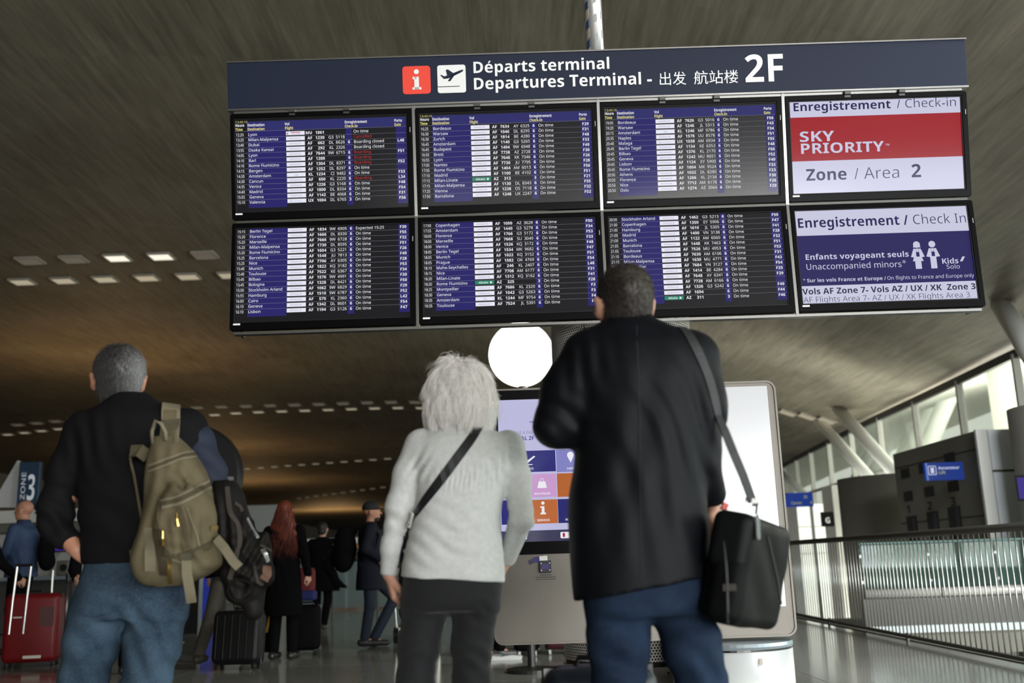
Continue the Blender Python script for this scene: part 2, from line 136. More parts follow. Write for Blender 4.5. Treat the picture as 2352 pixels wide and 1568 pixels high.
    ('b', 'e', 591, [[404,540,303,556,231,548,168,524,116,484,78,429,53,357,45,269,54,183,81,113,124,59,180,21,248,-2,325,-10,383,-8,433,-1,476,12,517,29,517,144,472,125,428,112,383,104,332,101,276,110,234,137,206,180,196,236,548,236,548,308,531,413,482,492], [265,443,304,450,350,442,382,418,401,381,408,335,199,335,210,386,233,422]]),
    ('b', 'f', 387, [[337,763,295,765,240,761,193,749,154,727,126,695,108,648,102,586,102,546,20,506,20,434,102,434,102,0,251,0,251,434,380,434,380,546,251,546,251,580,255,607,266,628,284,642,311,647,336,646,357,643,376,638,394,633,432,742,407,751,375,758]]),
    ('b', 'g', 633, [[345,536,255,556,168,537,101,481,59,391,45,272,59,154,100,65,165,9,251,-10,298,-5,339,9,375,34,406,71,410,71,409,56,408,39,406,21,406,4,406,-7,377,-100,291,-131,182,-120,78,-89,78,-208,126,-223,175,-233,226,-238,282,-240,400,-225,486,-179,538,-104,555,-1,555,546,429,546,417,476,413,476], [302,435,354,426,389,397,409,347,416,271,416,253,409,184,389,140,354,115,304,107,224,148,197,270,223,394]]),
    ('b', 'h', 657, [[227,760,78,760,78,0,227,0,227,257,233,334,252,391,288,425,345,437,411,408,433,319,433,0,582,0,582,356,569,447,529,509,466,544,386,556,338,551,295,537,258,512,228,476,220,476,222,497,225,528,226,566,227,605]]),
    ('b', 'i', 305, [[184,756,153,760,122,756,96,745,78,722,72,687,78,652,96,630,122,618,153,614,184,618,210,630,228,652,234,687,228,722,210,745], [227,546,78,546,78,0,227,0]]),
    ('b', 'j', 305, [[184,756,153,760,122,756,96,745,78,722,72,687,78,652,96,630,122,618,153,614,184,618,210,630,228,652,234,687,228,722,210,745], [227,546,78,546,78,-37,73,-78,57,-103,34,-116,6,-120,-13,-119,-30,-118,-47,-115,-64,-111,-64,-228,-44,-233,-19,-237,8,-239,34,-240,97,-234,147,-216,183,-187,208,-150,222,-107,227,-59]]),
    ('b', 'k', 620, [[227,760,78,760,78,0,227,0,227,170,291,221,448,0,620,0,390,309,607,546,439,546,286,380,269,360,252,340,236,318,221,297,219,297,222,328,225,359,226,389,227,420]]),
    ('b', 'l', 305, [[227,760,78,760,78,0,227,0]]),
    ('b', 'm', 982, [[435,551,379,556,333,551,289,537,250,512,220,476,212,476,192,546,78,546,78,0,227,0,227,257,233,334,251,391,284,425,336,437,398,408,418,319,418,0,567,0,567,274,573,344,592,395,626,427,676,437,738,408,758,319,758,0,907,0,907,356,895,447,860,509,801,544,719,556,673,551,628,537,588,512,558,476,545,476,518,512,481,537]]),
    ('b', 'n', 657, [[467,544,388,556,338,551,292,537,251,512,220,476,212,476,192,546,78,546,78,0,227,0,227,257,233,334,252,391,288,425,345,437,385,430,412,408,428,371,433,319,433,0,582,0,582,356,569,447,529,509]]),
    ('b', 'o', 619, [[384,548,311,556,200,538,116,483,63,394,45,274,54,190,79,120,119,64,173,23,236,-2,308,-10,418,8,502,64,556,154,574,274,566,358,540,428,500,483,447,523], [258,426,309,436,361,426,396,396,415,345,422,274,415,203,396,152,361,120,310,110,258,120,224,152,204,203,197,274,204,345,224,396]]),
    ('b', 'p', 633, [[465,538,382,556,329,550,286,532,253,506,227,475,220,475,199,546,78,546,78,-240,227,-240,227,-20,225,19,219,60,227,60,252,34,284,12,325,-5,378,-10,462,8,529,62,573,152,588,274,574,396,531,485], [234,356,252,401,285,428,334,437,411,397,436,276,430,205,412,154,380,122,336,111,284,122,251,154,233,205,227,275,227,291]]),
    ('b', 'q', 633, [[308,550,254,556,170,538,103,484,60,395,45,272,59,150,102,62,168,8,251,-10,305,-4,348,14,381,40,406,71,412,71,408,31,406,-11,406,-240,555,-240,555,546,429,546,416,476,412,476,385,507,352,533], [302,435,357,425,392,393,410,342,416,271,416,253,409,189,391,144,357,116,304,107,224,148,197,270,204,341,223,393,256,424]]),
    ('b', 'r', 454, [[395,556,383,556,331,549,286,526,249,493,220,454,213,454,191,546,78,546,78,0,227,0,227,278,232,325,249,360,273,386,305,404,341,414,378,417,389,417,402,416,413,414,422,412,433,552,423,554,409,555]]),
    ('b', 's', 497, [[311,554,261,556,173,547,104,518,60,470,45,404,49,362,61,328,81,299,110,275,148,254,194,232,240,212,272,196,293,183,305,171,310,159,312,146,307,127,294,112,269,102,231,99,189,102,141,112,92,127,46,145,46,22,87,7,128,-3,173,-8,226,-10,328,1,401,35,444,89,459,162,454,206,441,242,418,270,388,293,351,313,307,332,265,350,235,364,214,376,202,387,195,398,193,410,210,437,259,446,296,443,332,435,369,422,408,406,453,513,405,533,358,546]]),
    ('b', 't', 434, [[243,662,148,662,105,547,23,497,23,434,94,434,94,171,100,109,117,62,143,28,178,6,219,-6,265,-10,305,-8,343,-3,375,6,402,15,402,126,379,120,356,114,333,110,308,109,282,113,261,125,248,144,243,171,243,434,396,434,396,546,243,546]]),
    ('b', 'u', 657, [[224,546,75,546,75,190,88,99,128,38,190,2,269,-10,319,-5,366,9,406,34,437,70,445,70,465,0,579,0,579,546,430,546,430,289,424,212,405,156,369,121,312,109,272,117,245,139,229,176,224,227]]),
    ('b', 'v', 569, [[156,546,0,546,208,0,361,0,569,546,413,546,308,235,293,178,286,123,282,123,280,149,275,177,269,207,261,235]]),
    ('b', 'w', 856, [[158,546,10,546,165,0,325,0,369,189,374,211,381,241,389,276,398,314,407,351,415,385,421,413,425,432,429,432,433,413,440,385,448,351,457,314,466,276,474,242,480,212,485,191,527,0,689,0,846,546,700,546,635,304,628,276,622,243,615,208,610,175,606,146,603,125,599,125,598,147,595,176,590,208,585,239,579,266,575,284,511,546,347,546,280,284,278,274,275,257,271,235,267,211,262,186,259,163,257,141,255,125,251,125,248,147,244,177,239,210,234,244,228,277,221,304]]),
    ('b', 'x', 578, [[183,546,14,546,190,279,5,0,174,0,289,187,404,0,573,0,387,279,565,546,396,546,289,372]]),
    ('b', 'y', 569, [[163,546,0,546,217,4,208,-23,191,-60,168,-92,135,-113,93,-120,76,-120,61,-118,46,-116,34,-114,34,-232,49,-235,67,-238,87,-239,110,-240,183,-229,248,-198,300,-144,338,-70,569,546,409,546,308,239,301,217,296,194,291,169,287,144,284,144,282,169,278,194,273,217,266,239]]),
    ('b', 'z', 488, [[449,546,42,546,42,432,280,432,27,88,27,0,458,0,458,114,203,114,449,449]]),
    ('b', '0', 572, [[396,701,285,725,203,714,139,681,92,627,60,555,42,465,36,357,51,204,96,88,173,14,285,-10,368,1,432,34,479,87,511,160,529,250,535,357,520,512,474,628], [285,603,333,588,363,541,380,464,385,357,380,250,363,173,333,127,285,112,237,127,207,174,191,250,186,357,191,464,207,541,237,588]]),
    ('b', '1', 572, [[413,714,289,714,59,531,132,440,214,506,229,519,245,534,258,547,266,555,265,521,264,481,262,443,262,413,262,0,413,0]]),
    ('b', '2', 572, [[358,718,293,724,234,720,184,710,141,693,104,672,70,648,38,622,120,525,162,556,202,579,242,593,282,598,318,593,346,577,363,551,369,513,365,479,354,447,335,414,307,379,268,337,219,286,40,105,40,0,539,0,539,127,228,127,228,134,320,220,378,276,428,327,467,375,496,424,513,475,519,531,512,583,492,630,458,669,414,699]]),
    ('b', '3', 572, [[371,713,272,724,199,719,138,704,85,682,39,654,109,550,138,567,173,585,213,598,261,602,308,597,340,581,357,555,363,521,360,495,351,472,333,452,304,438,261,428,203,425,148,425,148,309,202,309,262,306,307,299,338,285,359,268,370,245,374,217,366,172,342,138,297,117,228,110,183,113,135,122,85,137,38,157,38,29,134,0,244,-10,335,-3,408,19,463,52,502,97,524,149,532,208,521,272,488,321,433,355,357,373,357,376,417,399,467,436,500,488,511,554,495,626,447,680]]),
    ('b', '4', 572, [[469,714,330,714,17,253,17,148,322,148,322,0,469,0,469,148,555,148,555,265,469,265], [324,541,328,541,327,527,326,504,324,474,323,442,322,412,322,386,322,265,150,265,281,463,294,483,305,502,315,521]]),
    ('b', '5', 572, [[90,714,63,350,123,318,146,323,173,329,203,333,231,334,338,307,374,226,365,176,339,141,295,120,236,113,189,116,138,127,90,141,49,159,49,29,89,12,136,0,187,-8,241,-10,365,7,454,57,508,135,526,239,519,304,497,358,462,400,416,431,362,450,300,456,269,455,246,453,227,450,209,446,222,586,477,586,477,714]]),
    ('b', '6', 572, [[416,722,393,722,311,716,242,699,185,671,139,634,103,589,76,539,56,483,44,425,37,364,35,303,44,205,70,127,111,66,164,24,227,-2,296,-10,396,6,474,56,523,134,539,238,525,334,484,405,419,449,335,464,281,458,238,440,204,413,180,381,174,381,181,443,197,498,224,542,266,576,324,597,403,604,425,603,448,602,469,598,489,594,489,715,468,718,442,721], [265,344,296,348,339,341,369,318,387,282,393,236,386,180,365,142,333,119,293,111,261,116,234,132,212,156,197,185,188,216,185,249,189,273,199,296,216,317,238,334]]),
    ('b', '7', 572, [[539,714,27,714,27,587,379,587,111,0,269,0,539,619]]),
    ('b', '8', 572, [[345,718,286,723,228,718,174,704,126,680,89,647,65,604,57,552,65,493,91,446,128,406,172,373,119,341,75,300,45,248,35,181,51,102,101,41,180,3,286,-10,356,-4,417,14,467,43,505,82,528,130,536,185,531,230,515,269,490,302,459,331,423,355,386,377,436,408,478,446,505,493,514,551,506,604,483,647,446,680,400,704], [251,608,285,613,320,608,348,594,366,571,372,540,366,505,346,479,318,458,286,440,253,459,225,480,206,507,199,540,205,571,224,594], [237,287,279,311,292,304,317,289,341,274,362,256,380,237,392,214,396,189,389,153,368,125,333,107,284,101,237,107,203,126,182,155,175,190,182,228,204,260]]),
    ('b', '9', 572, [[345,714,275,722,175,706,98,656,48,578,32,474,46,378,87,307,151,263,233,248,293,254,336,272,367,299,391,331,397,331,390,269,374,215,347,170,306,137,247,115,168,108,146,109,124,111,103,114,82,118,82,-3,103,-6,129,-9,155,-10,178,-10,260,-4,330,14,387,42,433,79,469,123,496,174,515,229,527,288,534,348,536,409,527,507,501,586,460,646,407,689], [238,594,278,601,311,596,338,581,359,557,374,528,383,496,386,463,383,439,372,417,355,396,334,379,307,368,275,364,232,372,202,394,184,430,178,476,185,532,206,571]]),
]
# ------------------------------------------------------------------ materials
def new_mat(name):
    m = bpy.data.materials.new(name); m.use_nodes = True; nt = m.node_tree
    return m, nt, nt.nodes['Principled BSDF']
def rgb(h):                              # '#rrggbb' (sRGB) to linear
    v = [int(h[i:i + 2], 16) / 255 for i in (1, 3, 5)]
    return tuple(c / 12.92 if c <= .04045 else ((c + .055) / 1.055) ** 2.4 for c in v) + (1,)
def pbr(name, col, rough=.5, metal=0.0, var=0.0, scale=8.0, bump=0.0, bscale=60.0, stretch=(1, 1, 1), spec=.5, sheen=0.0, detail=4.0, coat=0.0):
    m, nt, b = new_mat(name)
    col = rgb(col) if isinstance(col, str) else tuple(col) + (1,)
    b.inputs['Base Color'].default_value = col; b.inputs['Roughness'].default_value = rough; b.inputs['Metallic'].default_value = metal
    b.inputs['Specular IOR Level'].default_value = spec; b.inputs['Sheen Weight'].default_value = sheen; b.inputs['Coat Weight'].default_value = coat
    if var or bump:
        tc = nt.nodes.new('ShaderNodeTexCoord'); mp = nt.nodes.new('ShaderNodeMapping'); mp.inputs['Scale'].default_value = stretch
        nt.links.new(tc.outputs['Object'], mp.inputs[0])
    if var:
        n = nt.nodes.new('ShaderNodeTexNoise'); n.inputs['Scale'].default_value = scale; n.inputs['Detail'].default_value = detail
        nt.links.new(mp.outputs[0], n.inputs[0])
        r = nt.nodes.new('ShaderNodeMapRange'); r.inputs[1].default_value = .3; r.inputs[2].default_value = .7
        r.inputs[3].default_value = 1 - var; r.inputs[4].default_value = 1 + var
        nt.links.new(n.outputs[0], r.inputs[0])
        x = nt.nodes.new('ShaderNodeVectorMath'); x.operation = 'SCALE'; x.inputs[0].default_value = col[:3]
        nt.links.new(r.outputs[0], x.inputs['Scale']); nt.links.new(x.outputs[0], b.inputs['Base Color'])
    if bump:
        n2 = nt.nodes.new('ShaderNodeTexNoise'); n2.inputs['Scale'].default_value = bscale; n2.inputs['Detail'].default_value = 3
        nt.links.new(mp.outputs[0], n2.inputs[0])
        bp = nt.nodes.new('ShaderNodeBump'); bp.inputs['Strength'].default_value = bump; bp.inputs['Distance'].default_value = .01
        nt.links.new(n2.outputs[0], bp.inputs['Height']); nt.links.new(bp.outputs[0], b.inputs['Normal'])
    return m
def emit(name, col, strength=1.0, rough=.12, spec=.15):
    m, nt, b = new_mat(name); col = rgb(col) if isinstance(col, str) else tuple(col) + (1,)
    b.inputs['Base Color'].default_value = (0.01, 0.01, 0.012, 1); b.inputs['Roughness'].default_value = rough
    b.inputs['Specular IOR Level'].default_value = spec
    b.inputs['Emission Color'].default_value = col; b.inputs['Emission Strength'].default_value = strength
    return m
def nmath(nt, op, a, b=None, c=None):
    n = nt.nodes.new('ShaderNodeMath'); n.operation = op
    for i, v in enumerate((a, b, c)):
        if v is None: continue
        if isinstance(v, (int, float)): n.inputs[i].default_value = v
        else: nt.links.new(v, n.inputs[i])
    return n.outputs[0]
def glass(name, tint=(.8, .92, .88), refl=.12, rough=.03, alpha=.85):
    m, nt, b = new_mat(name); nt.nodes.remove(b); out = nt.nodes['Material Output']
    t = nt.nodes.new('ShaderNodeBsdfTransparent'); t.inputs[0].default_value = tuple(tint) + (1,)
    g = nt.nodes.new('ShaderNodeBsdfGlossy'); g.inputs['Roughness'].default_value = rough
    d = nt.nodes.new('ShaderNodeBsdfDiffuse'); d.inputs[0].default_value = tuple(tint) + (1,)
    k = refl
    mx0 = nt.nodes.new('ShaderNodeMixShader'); mx0.inputs[0].default_value = 1 - alpha
    nt.links.new(t.outputs[0], mx0.inputs[1]); nt.links.new(d.outputs[0], mx0.inputs[2])
    mx = nt.nodes.new('ShaderNodeMixShader'); mx.inputs[0].default_value = k; nt.links.new(mx0.outputs[0], mx.inputs[1]); nt.links.new(g.outputs[0], mx.inputs[2])
    nt.links.new(mx.outputs[0], out.inputs[0])
    return m

# ------------------------------------------------------------------ mesh builder
def V(*a): return np.array(a, float)
def unit(v): v = np.asarray(v, float); return v / (np.linalg.norm(v) + 1e-12)
def frame(d, hint=(0, 0, 1)):
    d = unit(d); h = np.asarray(hint, float)
    if abs(np.dot(d, h)) > .95: h = np.array([1.0, 0, 0])
    a = unit(np.cross(h, d)); b = np.cross(d, a); return a, b, d
def rotz(a): c, s = math.cos(a), math.sin(a); return np.array([[c, -s, 0], [s, c, 0], [0, 0, 1.0]])
def rotx(a): c, s = math.cos(a), math.sin(a); return np.array([[1.0, 0, 0], [0, c, -s], [0, s, c]])
def roty(a): c, s = math.cos(a), math.sin(a); return np.array([[c, 0, s], [0, 1.0, 0], [-s, 0, c]])
class MB:
    def __init__(s): s.v, s.f, s.n = [], [], 0
    def add(s, verts, faces):
        verts = np.asarray(verts, float).reshape(-1, 3); s.v.append(verts); n = s.n
        s.f.extend([tuple(i + n for i in f) for f in faces]); s.n += len(verts); return s
    def box(s, c, size, R=None):
        h = np.asarray(size, float) / 2
        q = np.array([[x, y, z] for x in (-1, 1) for y in (-1, 1) for z in (-1, 1)]) * h
        if R is not None: q = q @ np.asarray(R).T
        return s.add(q + np.asarray(c, float), [(0, 1, 3, 2), (4, 6, 7, 5), (0, 4, 5, 1), (2, 3, 7, 6), (0, 2, 6, 4), (1, 5, 7, 3)])
    def prism(s, poly, o, ax, ay, depth):          # outline in (ax, ay), pushed along depth vector
        o = np.asarray(o, float); ax = np.asarray(ax, float); ay = np.asarray(ay, float); dv = np.asarray(depth, float)
        a = np.array([o + ax * p[0] + ay * p[1] for p in poly]); n = len(poly)
        f = [tuple(range(n - 1, -1, -1)), tuple(range(n, 2 * n))] + [(i, (i + 1) % n, n + (i + 1) % n, n + i) for i in range(n)]
        return s.add(np.vstack([a, a + dv]), f)
    def tube(s, pts, r, n=10, cap=True, flat=None, hint=(0, 0, 1)):
        pts = [np.asarray(p, float) for p in pts]; m = len(pts); rr = r if hasattr(r, '__len__') else [r] * m
        vs_, fs = [], []
        pa = None
        for i, p in enumerate(pts):
            t = pts[min(i + 1, m - 1)] - pts[max(i - 1, 0)]
            a, b, d = frame(t, hint)
            if pa is not None and flat is None:
                a = unit(pa - d * np.dot(pa, d)); b = np.cross(d, a)
            pa = a
            for k in range(n):
                t_ = 2 * math.pi * k / n
                fa, fb = flat if flat else (1, 1)
                vs_.append(p + a * math.cos(t_) * rr[i] * fa + b * math.sin(t_) * rr[i] * fb)
        for i in range(m - 1):
            for k in range(n):
                k2 = (k + 1) % n; fs.append((i * n + k, i * n + k2, (i + 1) * n + k2, (i + 1) * n + k))
        if cap: fs += [tuple(range(n - 1, -1, -1)), tuple(range((m - 1) * n, m * n))]
        return s.add(vs_, fs)
    def ribbon(s, pts, normals, w, t):             # flat band with thickness; normals point outwards
        pts = np.asarray(pts, float); m = len(pts); vs_, fs = [], []
        for i in range(m):
            d = unit(pts[min(i + 1, m - 1)] - pts[max(i - 1, 0)]); nn = unit(np.asarray(normals[i], float)); sd = unit(np.cross(d, nn)); nn = np.cross(sd, d)
            ww = w[i] if hasattr(w, '__len__') else w
            vs_ += [pts[i] - sd * ww / 2, pts[i] + sd * ww / 2, pts[i] + sd * ww / 2 + nn * t, pts[i] - sd * ww / 2 + nn * t]
        for i in range(m - 1):
            for k in range(4): fs.append((i * 4 + k, i * 4 + (k + 1) % 4, (i + 1) * 4 + (k + 1) % 4, (i + 1) * 4 + k))
        fs += [(3, 2, 1, 0), tuple((m - 1) * 4 + k for k in range(4))]
        return s.add(vs_, fs)
    def lathe(s, prof, c, n=32, ax=(0, 0, 1)):     # prof: (r, h)
        a, b, d = frame(ax); c = np.asarray(c, float); vs_, fs = [], []; m = len(prof)
        for r, h in prof:
            for k in range(n):
                t = 2 * math.pi * k / n; vs_.append(c + d * h + a * math.cos(t) * r + b * math.sin(t) * r)
        for i in range(m - 1):
            for k in range(n): fs.append((i * n + k, i * n + (k + 1) % n, (i + 1) * n + (k + 1) % n, (i + 1) * n + k))
        fs += [tuple(range(n - 1, -1, -1)), tuple(range((m - 1) * n, m * n))]
        return s.add(vs_, fs)
    def sphere(s, c, r, n=20, m=12, R=None):
        r = np.asarray(r if hasattr(r, '__len__') else (r, r, r), float); vs_ = [V(0, 0, -1)]
        for i in range(1, m):
            p = -math.pi / 2 + math.pi * i / m
            for k in range(n): t = 2 * math.pi * k / n; vs_.append(V(math.cos(p) * math.cos(t), math.cos(p) * math.sin(t), math.sin(p)))
        vs_.append(V(0, 0, 1)); fs = [(0, 1 + (k + 1) % n, 1 + k) for k in range(n)]
        for i in range(m - 2):
            for k in range(n): a = 1 + i * n; fs.append((a + k, a + (k + 1) % n, a + n + (k + 1) % n, a + n + k))
        e = len(vs_) - 1; fs += [(e, e - n + k, e - n + (k + 1) % n) for k in range(n)]
        q = np.array(vs_) * r
        if R is not None: q = q @ np.asarray(R).T
        return s.add(q + np.asarray(c, float), fs)
    def build(s, name, mat, parent=None, smooth=False, world=True, bevel=0.0, bseg=2):
        v = np.vstack(s.v) if s.v else np.zeros((0, 3))
        return mesh_obj(name, v, s.f, mat, parent, smooth, world, bevel, bseg)
def mesh_obj(name, v, faces, mat, parent=None, smooth=False, world=True, bevel=0.0, bseg=2):
    v = np.asarray(v, float); off = None
    if parent is not None:
        if world:
            mi = np.array(parent['_m_inv']).reshape(4, 4) if '_m_inv' in parent else np.eye(4)
            v = v @ mi[:3, :3].T + mi[:3, 3]
    else:
        lo, hi = v.min(0), v.max(0); off = np.array([(lo[0] + hi[0]) / 2, (lo[1] + hi[1]) / 2, lo[2]]); v = v - off
    me = bpy.data.meshes.new(name)
    if isinstance(faces, np.ndarray):
        me.vertices.add(len(v)); me.vertices.foreach_set('co', v.astype(np.float32).ravel())
        k = faces.shape[1]; me.loops.add(faces.size); me.loops.foreach_set('vertex_index', faces.astype(np.int32).ravel())
        me.polygons.add(len(faces)); me.polygons.foreach_set('loop_start', np.arange(0, faces.size, k, dtype=np.int32))
        me.update(calc_edges=True); me.validate()
    else:
        me.from_pydata([tuple(p) for p in v], [], faces); me.update()
    if smooth: me.polygons.foreach_set('use_smooth', np.ones(len(me.polygons), bool))
    me.materials.append(mat)
    o = bpy.data.objects.new(name, me); COL.objects.link(o)
    if off is not None:
        o.location = off; o['_m_inv'] = [1, 0, 0, -off[0], 0, 1, 0, -off[1], 0, 0, 1, -off[2], 0, 0, 0, 1]
    if parent is not None:
        o.parent = parent
        if '_m_inv' in parent: o['_m_inv'] = list(parent['_m_inv'])
    if bevel > 0:
        b = o.modifiers.new('edge', 'BEVEL'); b.width = bevel; b.segments = bseg; b.limit_method = 'ANGLE'; b.angle_limit = math.radians(40)
        if smooth is False and bseg > 2: me.polygons.foreach_set('use_smooth', np.ones(len(me.polygons), bool))
    return o
def tag(o, label, cat, group=None, kind=None):
    o['label'] = label; o['category'] = cat
    if group: o['group'] = group
    if kind: o['kind'] = kind
    return o
def structure(o, label=None, cat=None):
    o['kind'] = 'structure'
    if label: o['label'] = label
    if cat: o['category'] = cat
    return o
def thing(name, label, cat, loc=(0, 0, 0), rot=(0, 0, 0), group=None):
    o = bpy.data.objects.new(name, None); COL.objects.link(o); o.empty_display_size = .1
    o.location = tuple(loc); o.rotation_euler = rot; tag(o, label, cat, group)
    m = Matrix.LocRotScale(Vector(tuple(float(c) for c in loc)), o.rotation_euler, None).inverted()
    o['_m_inv'] = [c for row in m for c in row]
    return o
def copy_tree(o, loc, rot=None, label=None, group=None):
    c = o.copy(); COL.objects.link(c); c.location = tuple(loc)
    if rot is not None: c.rotation_euler = rot
    if label: c['label'] = label
    if group: c['group'] = group
    for ch in list(o.children):
        d = ch.copy(); COL.objects.link(d); d.parent = c
        for g in list(ch.children):
            e = g.copy(); COL.objects.link(e); e.parent = d
    return c
def sub(parent): return parent
def rrect(x0, x1, y0, y1, r, n=5):
    out = []
    for cx, cy, a0 in ((x1 - r, y1 - r, 0), (x0 + r, y1 - r, 90), (x0 + r, y0 + r, 180), (x1 - r, y0 + r, 270)):
        for k in range(n + 1):
            a = math.radians(a0 + 90 * k / n); out.append((cx + r * math.cos(a), cy + r * math.sin(a)))
    return out
def ring(mb, outer, inner, o, ax, ay, depth):      # frame between two outlines of equal vertex count
    o = np.asarray(o, float); ax = np.asarray(ax, float); ay = np.asarray(ay, float); dv = np.asarray(depth, float); n = len(outer)
    a = np.array([o + ax * p[0] + ay * p[1] for p in outer]); b = np.array([o + ax * p[0] + ay * p[1] for p in inner])
    vs_ = np.vstack([a, b, a + dv, b + dv]); f = []
    for i in range(n):
        j = (i + 1) % n
        f += [(i, j, n + j, n + i), (2 * n + j, 2 * n + i, 3 * n + i, 3 * n + j), (j, i, 2 * n + i, 2 * n + j), (n + i, n + j, 3 * n + j, 3 * n + i)]
    return mb.add(vs_, f)

# ------------------------------------------------------------------ lettering from the built-in font
PUNCT = ":-/*'. ™,出发航站楼"
GLYPH = {}
def load_glyphs():
    tmp = []
    def keep(key, curve, adv): o = bpy.data.objects.new('g', curve); COL.objects.link(o); tmp.append((key, o, adv))
    for st, ch, adv, loops in OUTLINES:
        for style, off in ((st, 0.0),) if st == 'b' else (('r', 0.0), ('l', -.011)):
            c = bpy.data.curves.new('g', 'CURVE'); c.dimensions = '2D'; c.fill_mode = 'BOTH'; c.offset = off
            for lp in loops:
                n = len(lp) // 2; sp = c.splines.new('POLY'); sp.points.add(n - 1); sp.use_cyclic_u = True
                sp.points.foreach_set('co', [q for i in range(n) for q in (lp[2 * i] / 1000, lp[2 * i + 1] / 1000, 0, 1)])
            keep((style, ch), c, adv / 1000)
    for ch in PUNCT:
        for style, off in (('r', 0.0), ('l', -.008), ('b', .020)):
            for body in (ch, 'H' + ch + 'H'):
                c = bpy.data.curves.new('g', 'FONT'); c.body = body; c.resolution_u = 2; c.offset = off if body == ch else 0.0; keep((style, ch) if body == ch else ('w', ch), c, None)
    c = bpy.data.curves.new('g', 'FONT'); c.body = 'HH'; keep(('w', 'HH'), c, None)
    bpy.context.view_layer.update(); dg = bpy.context.evaluated_depsgraph_get(); raw = {}
    for key, o, adv in tmp:
        me = bpy.data.meshes.new_from_object(o.evaluated_get(dg)); co = np.zeros(len(me.vertices) * 3); me.vertices.foreach_get('co', co)
        raw[key] = [co.reshape(-1, 3)[:, :2], [tuple(p.vertices) for p in me.polygons], adv]; bpy.data.meshes.remove(me)
    wHH = raw[('w', 'HH')][0][:, 0].max()
    for key, v in raw.items():
        if key[0] != 'w': GLYPH[key] = (v[0], v[1], v[2] if v[2] is not None else raw[('w', key[1])][0][:, 0].max() - wHH)
    for style in 'rbl':
        for ch, base, sg, hh in (('é', 'e', 1, .60), ('À', 'A', -1, .76), ('É', 'E', 1, .76)):
            co, fs, adv = GLYPH[(style, base)]; xm = (co[:, 0].min() + co[:, 0].max()) / 2; w = .05 if style == 'b' else .03
            ac = np.array([(xm - .01 - w, hh), (xm - .01 + w, hh), (xm + .08 + w, hh + .15), (xm + .08 - w, hh + .15)])
            if sg < 0: ac[:, 0] = 2 * xm - ac[:, 0]
            GLYPH[(style, ch)] = (np.vstack([co, ac]), list(fs) + [tuple(len(co) + i for i in range(4))], adv)
    for _, o, _ in tmp:
        c = o.data; bpy.data.objects.remove(o); bpy.data.curves.remove(c)
load_glyphs()
def text_width(s, cap, style='r', sp=0.0):
    e = cap / .714; return sum(GLYPH[(style, c)][2] + sp for c in s) * e
def put_text(mb, s, x, z, cap, style='r', align='l', o=(0, 0, 0), ax=(1, 0, 0), az=(0, 0, 1), fit=None, sp=0.0):
    """lettering with its baseline at (x, z) in the plane through o spanned by ax, az; cap = height of a capital"""
    e = cap / .714; w = text_width(s, cap, style, sp); sx = 1.0
    if fit: sx = fit / w; w = fit
    x0 = x - (w if align == 'r' else w / 2 if align == 'c' else 0)
    o = np.asarray(o, float); ax = np.asarray(ax, float); az = np.asarray(az, float)
    for c in s:
        co, fs, adv = GLYPH[(style, c)]
        if len(co): mb.add(o + np.outer(x0 + co[:, 0] * e * sx, ax) + np.outer(z + co[:, 1] * e, az), fs)
        x0 += (adv + sp) * e * sx

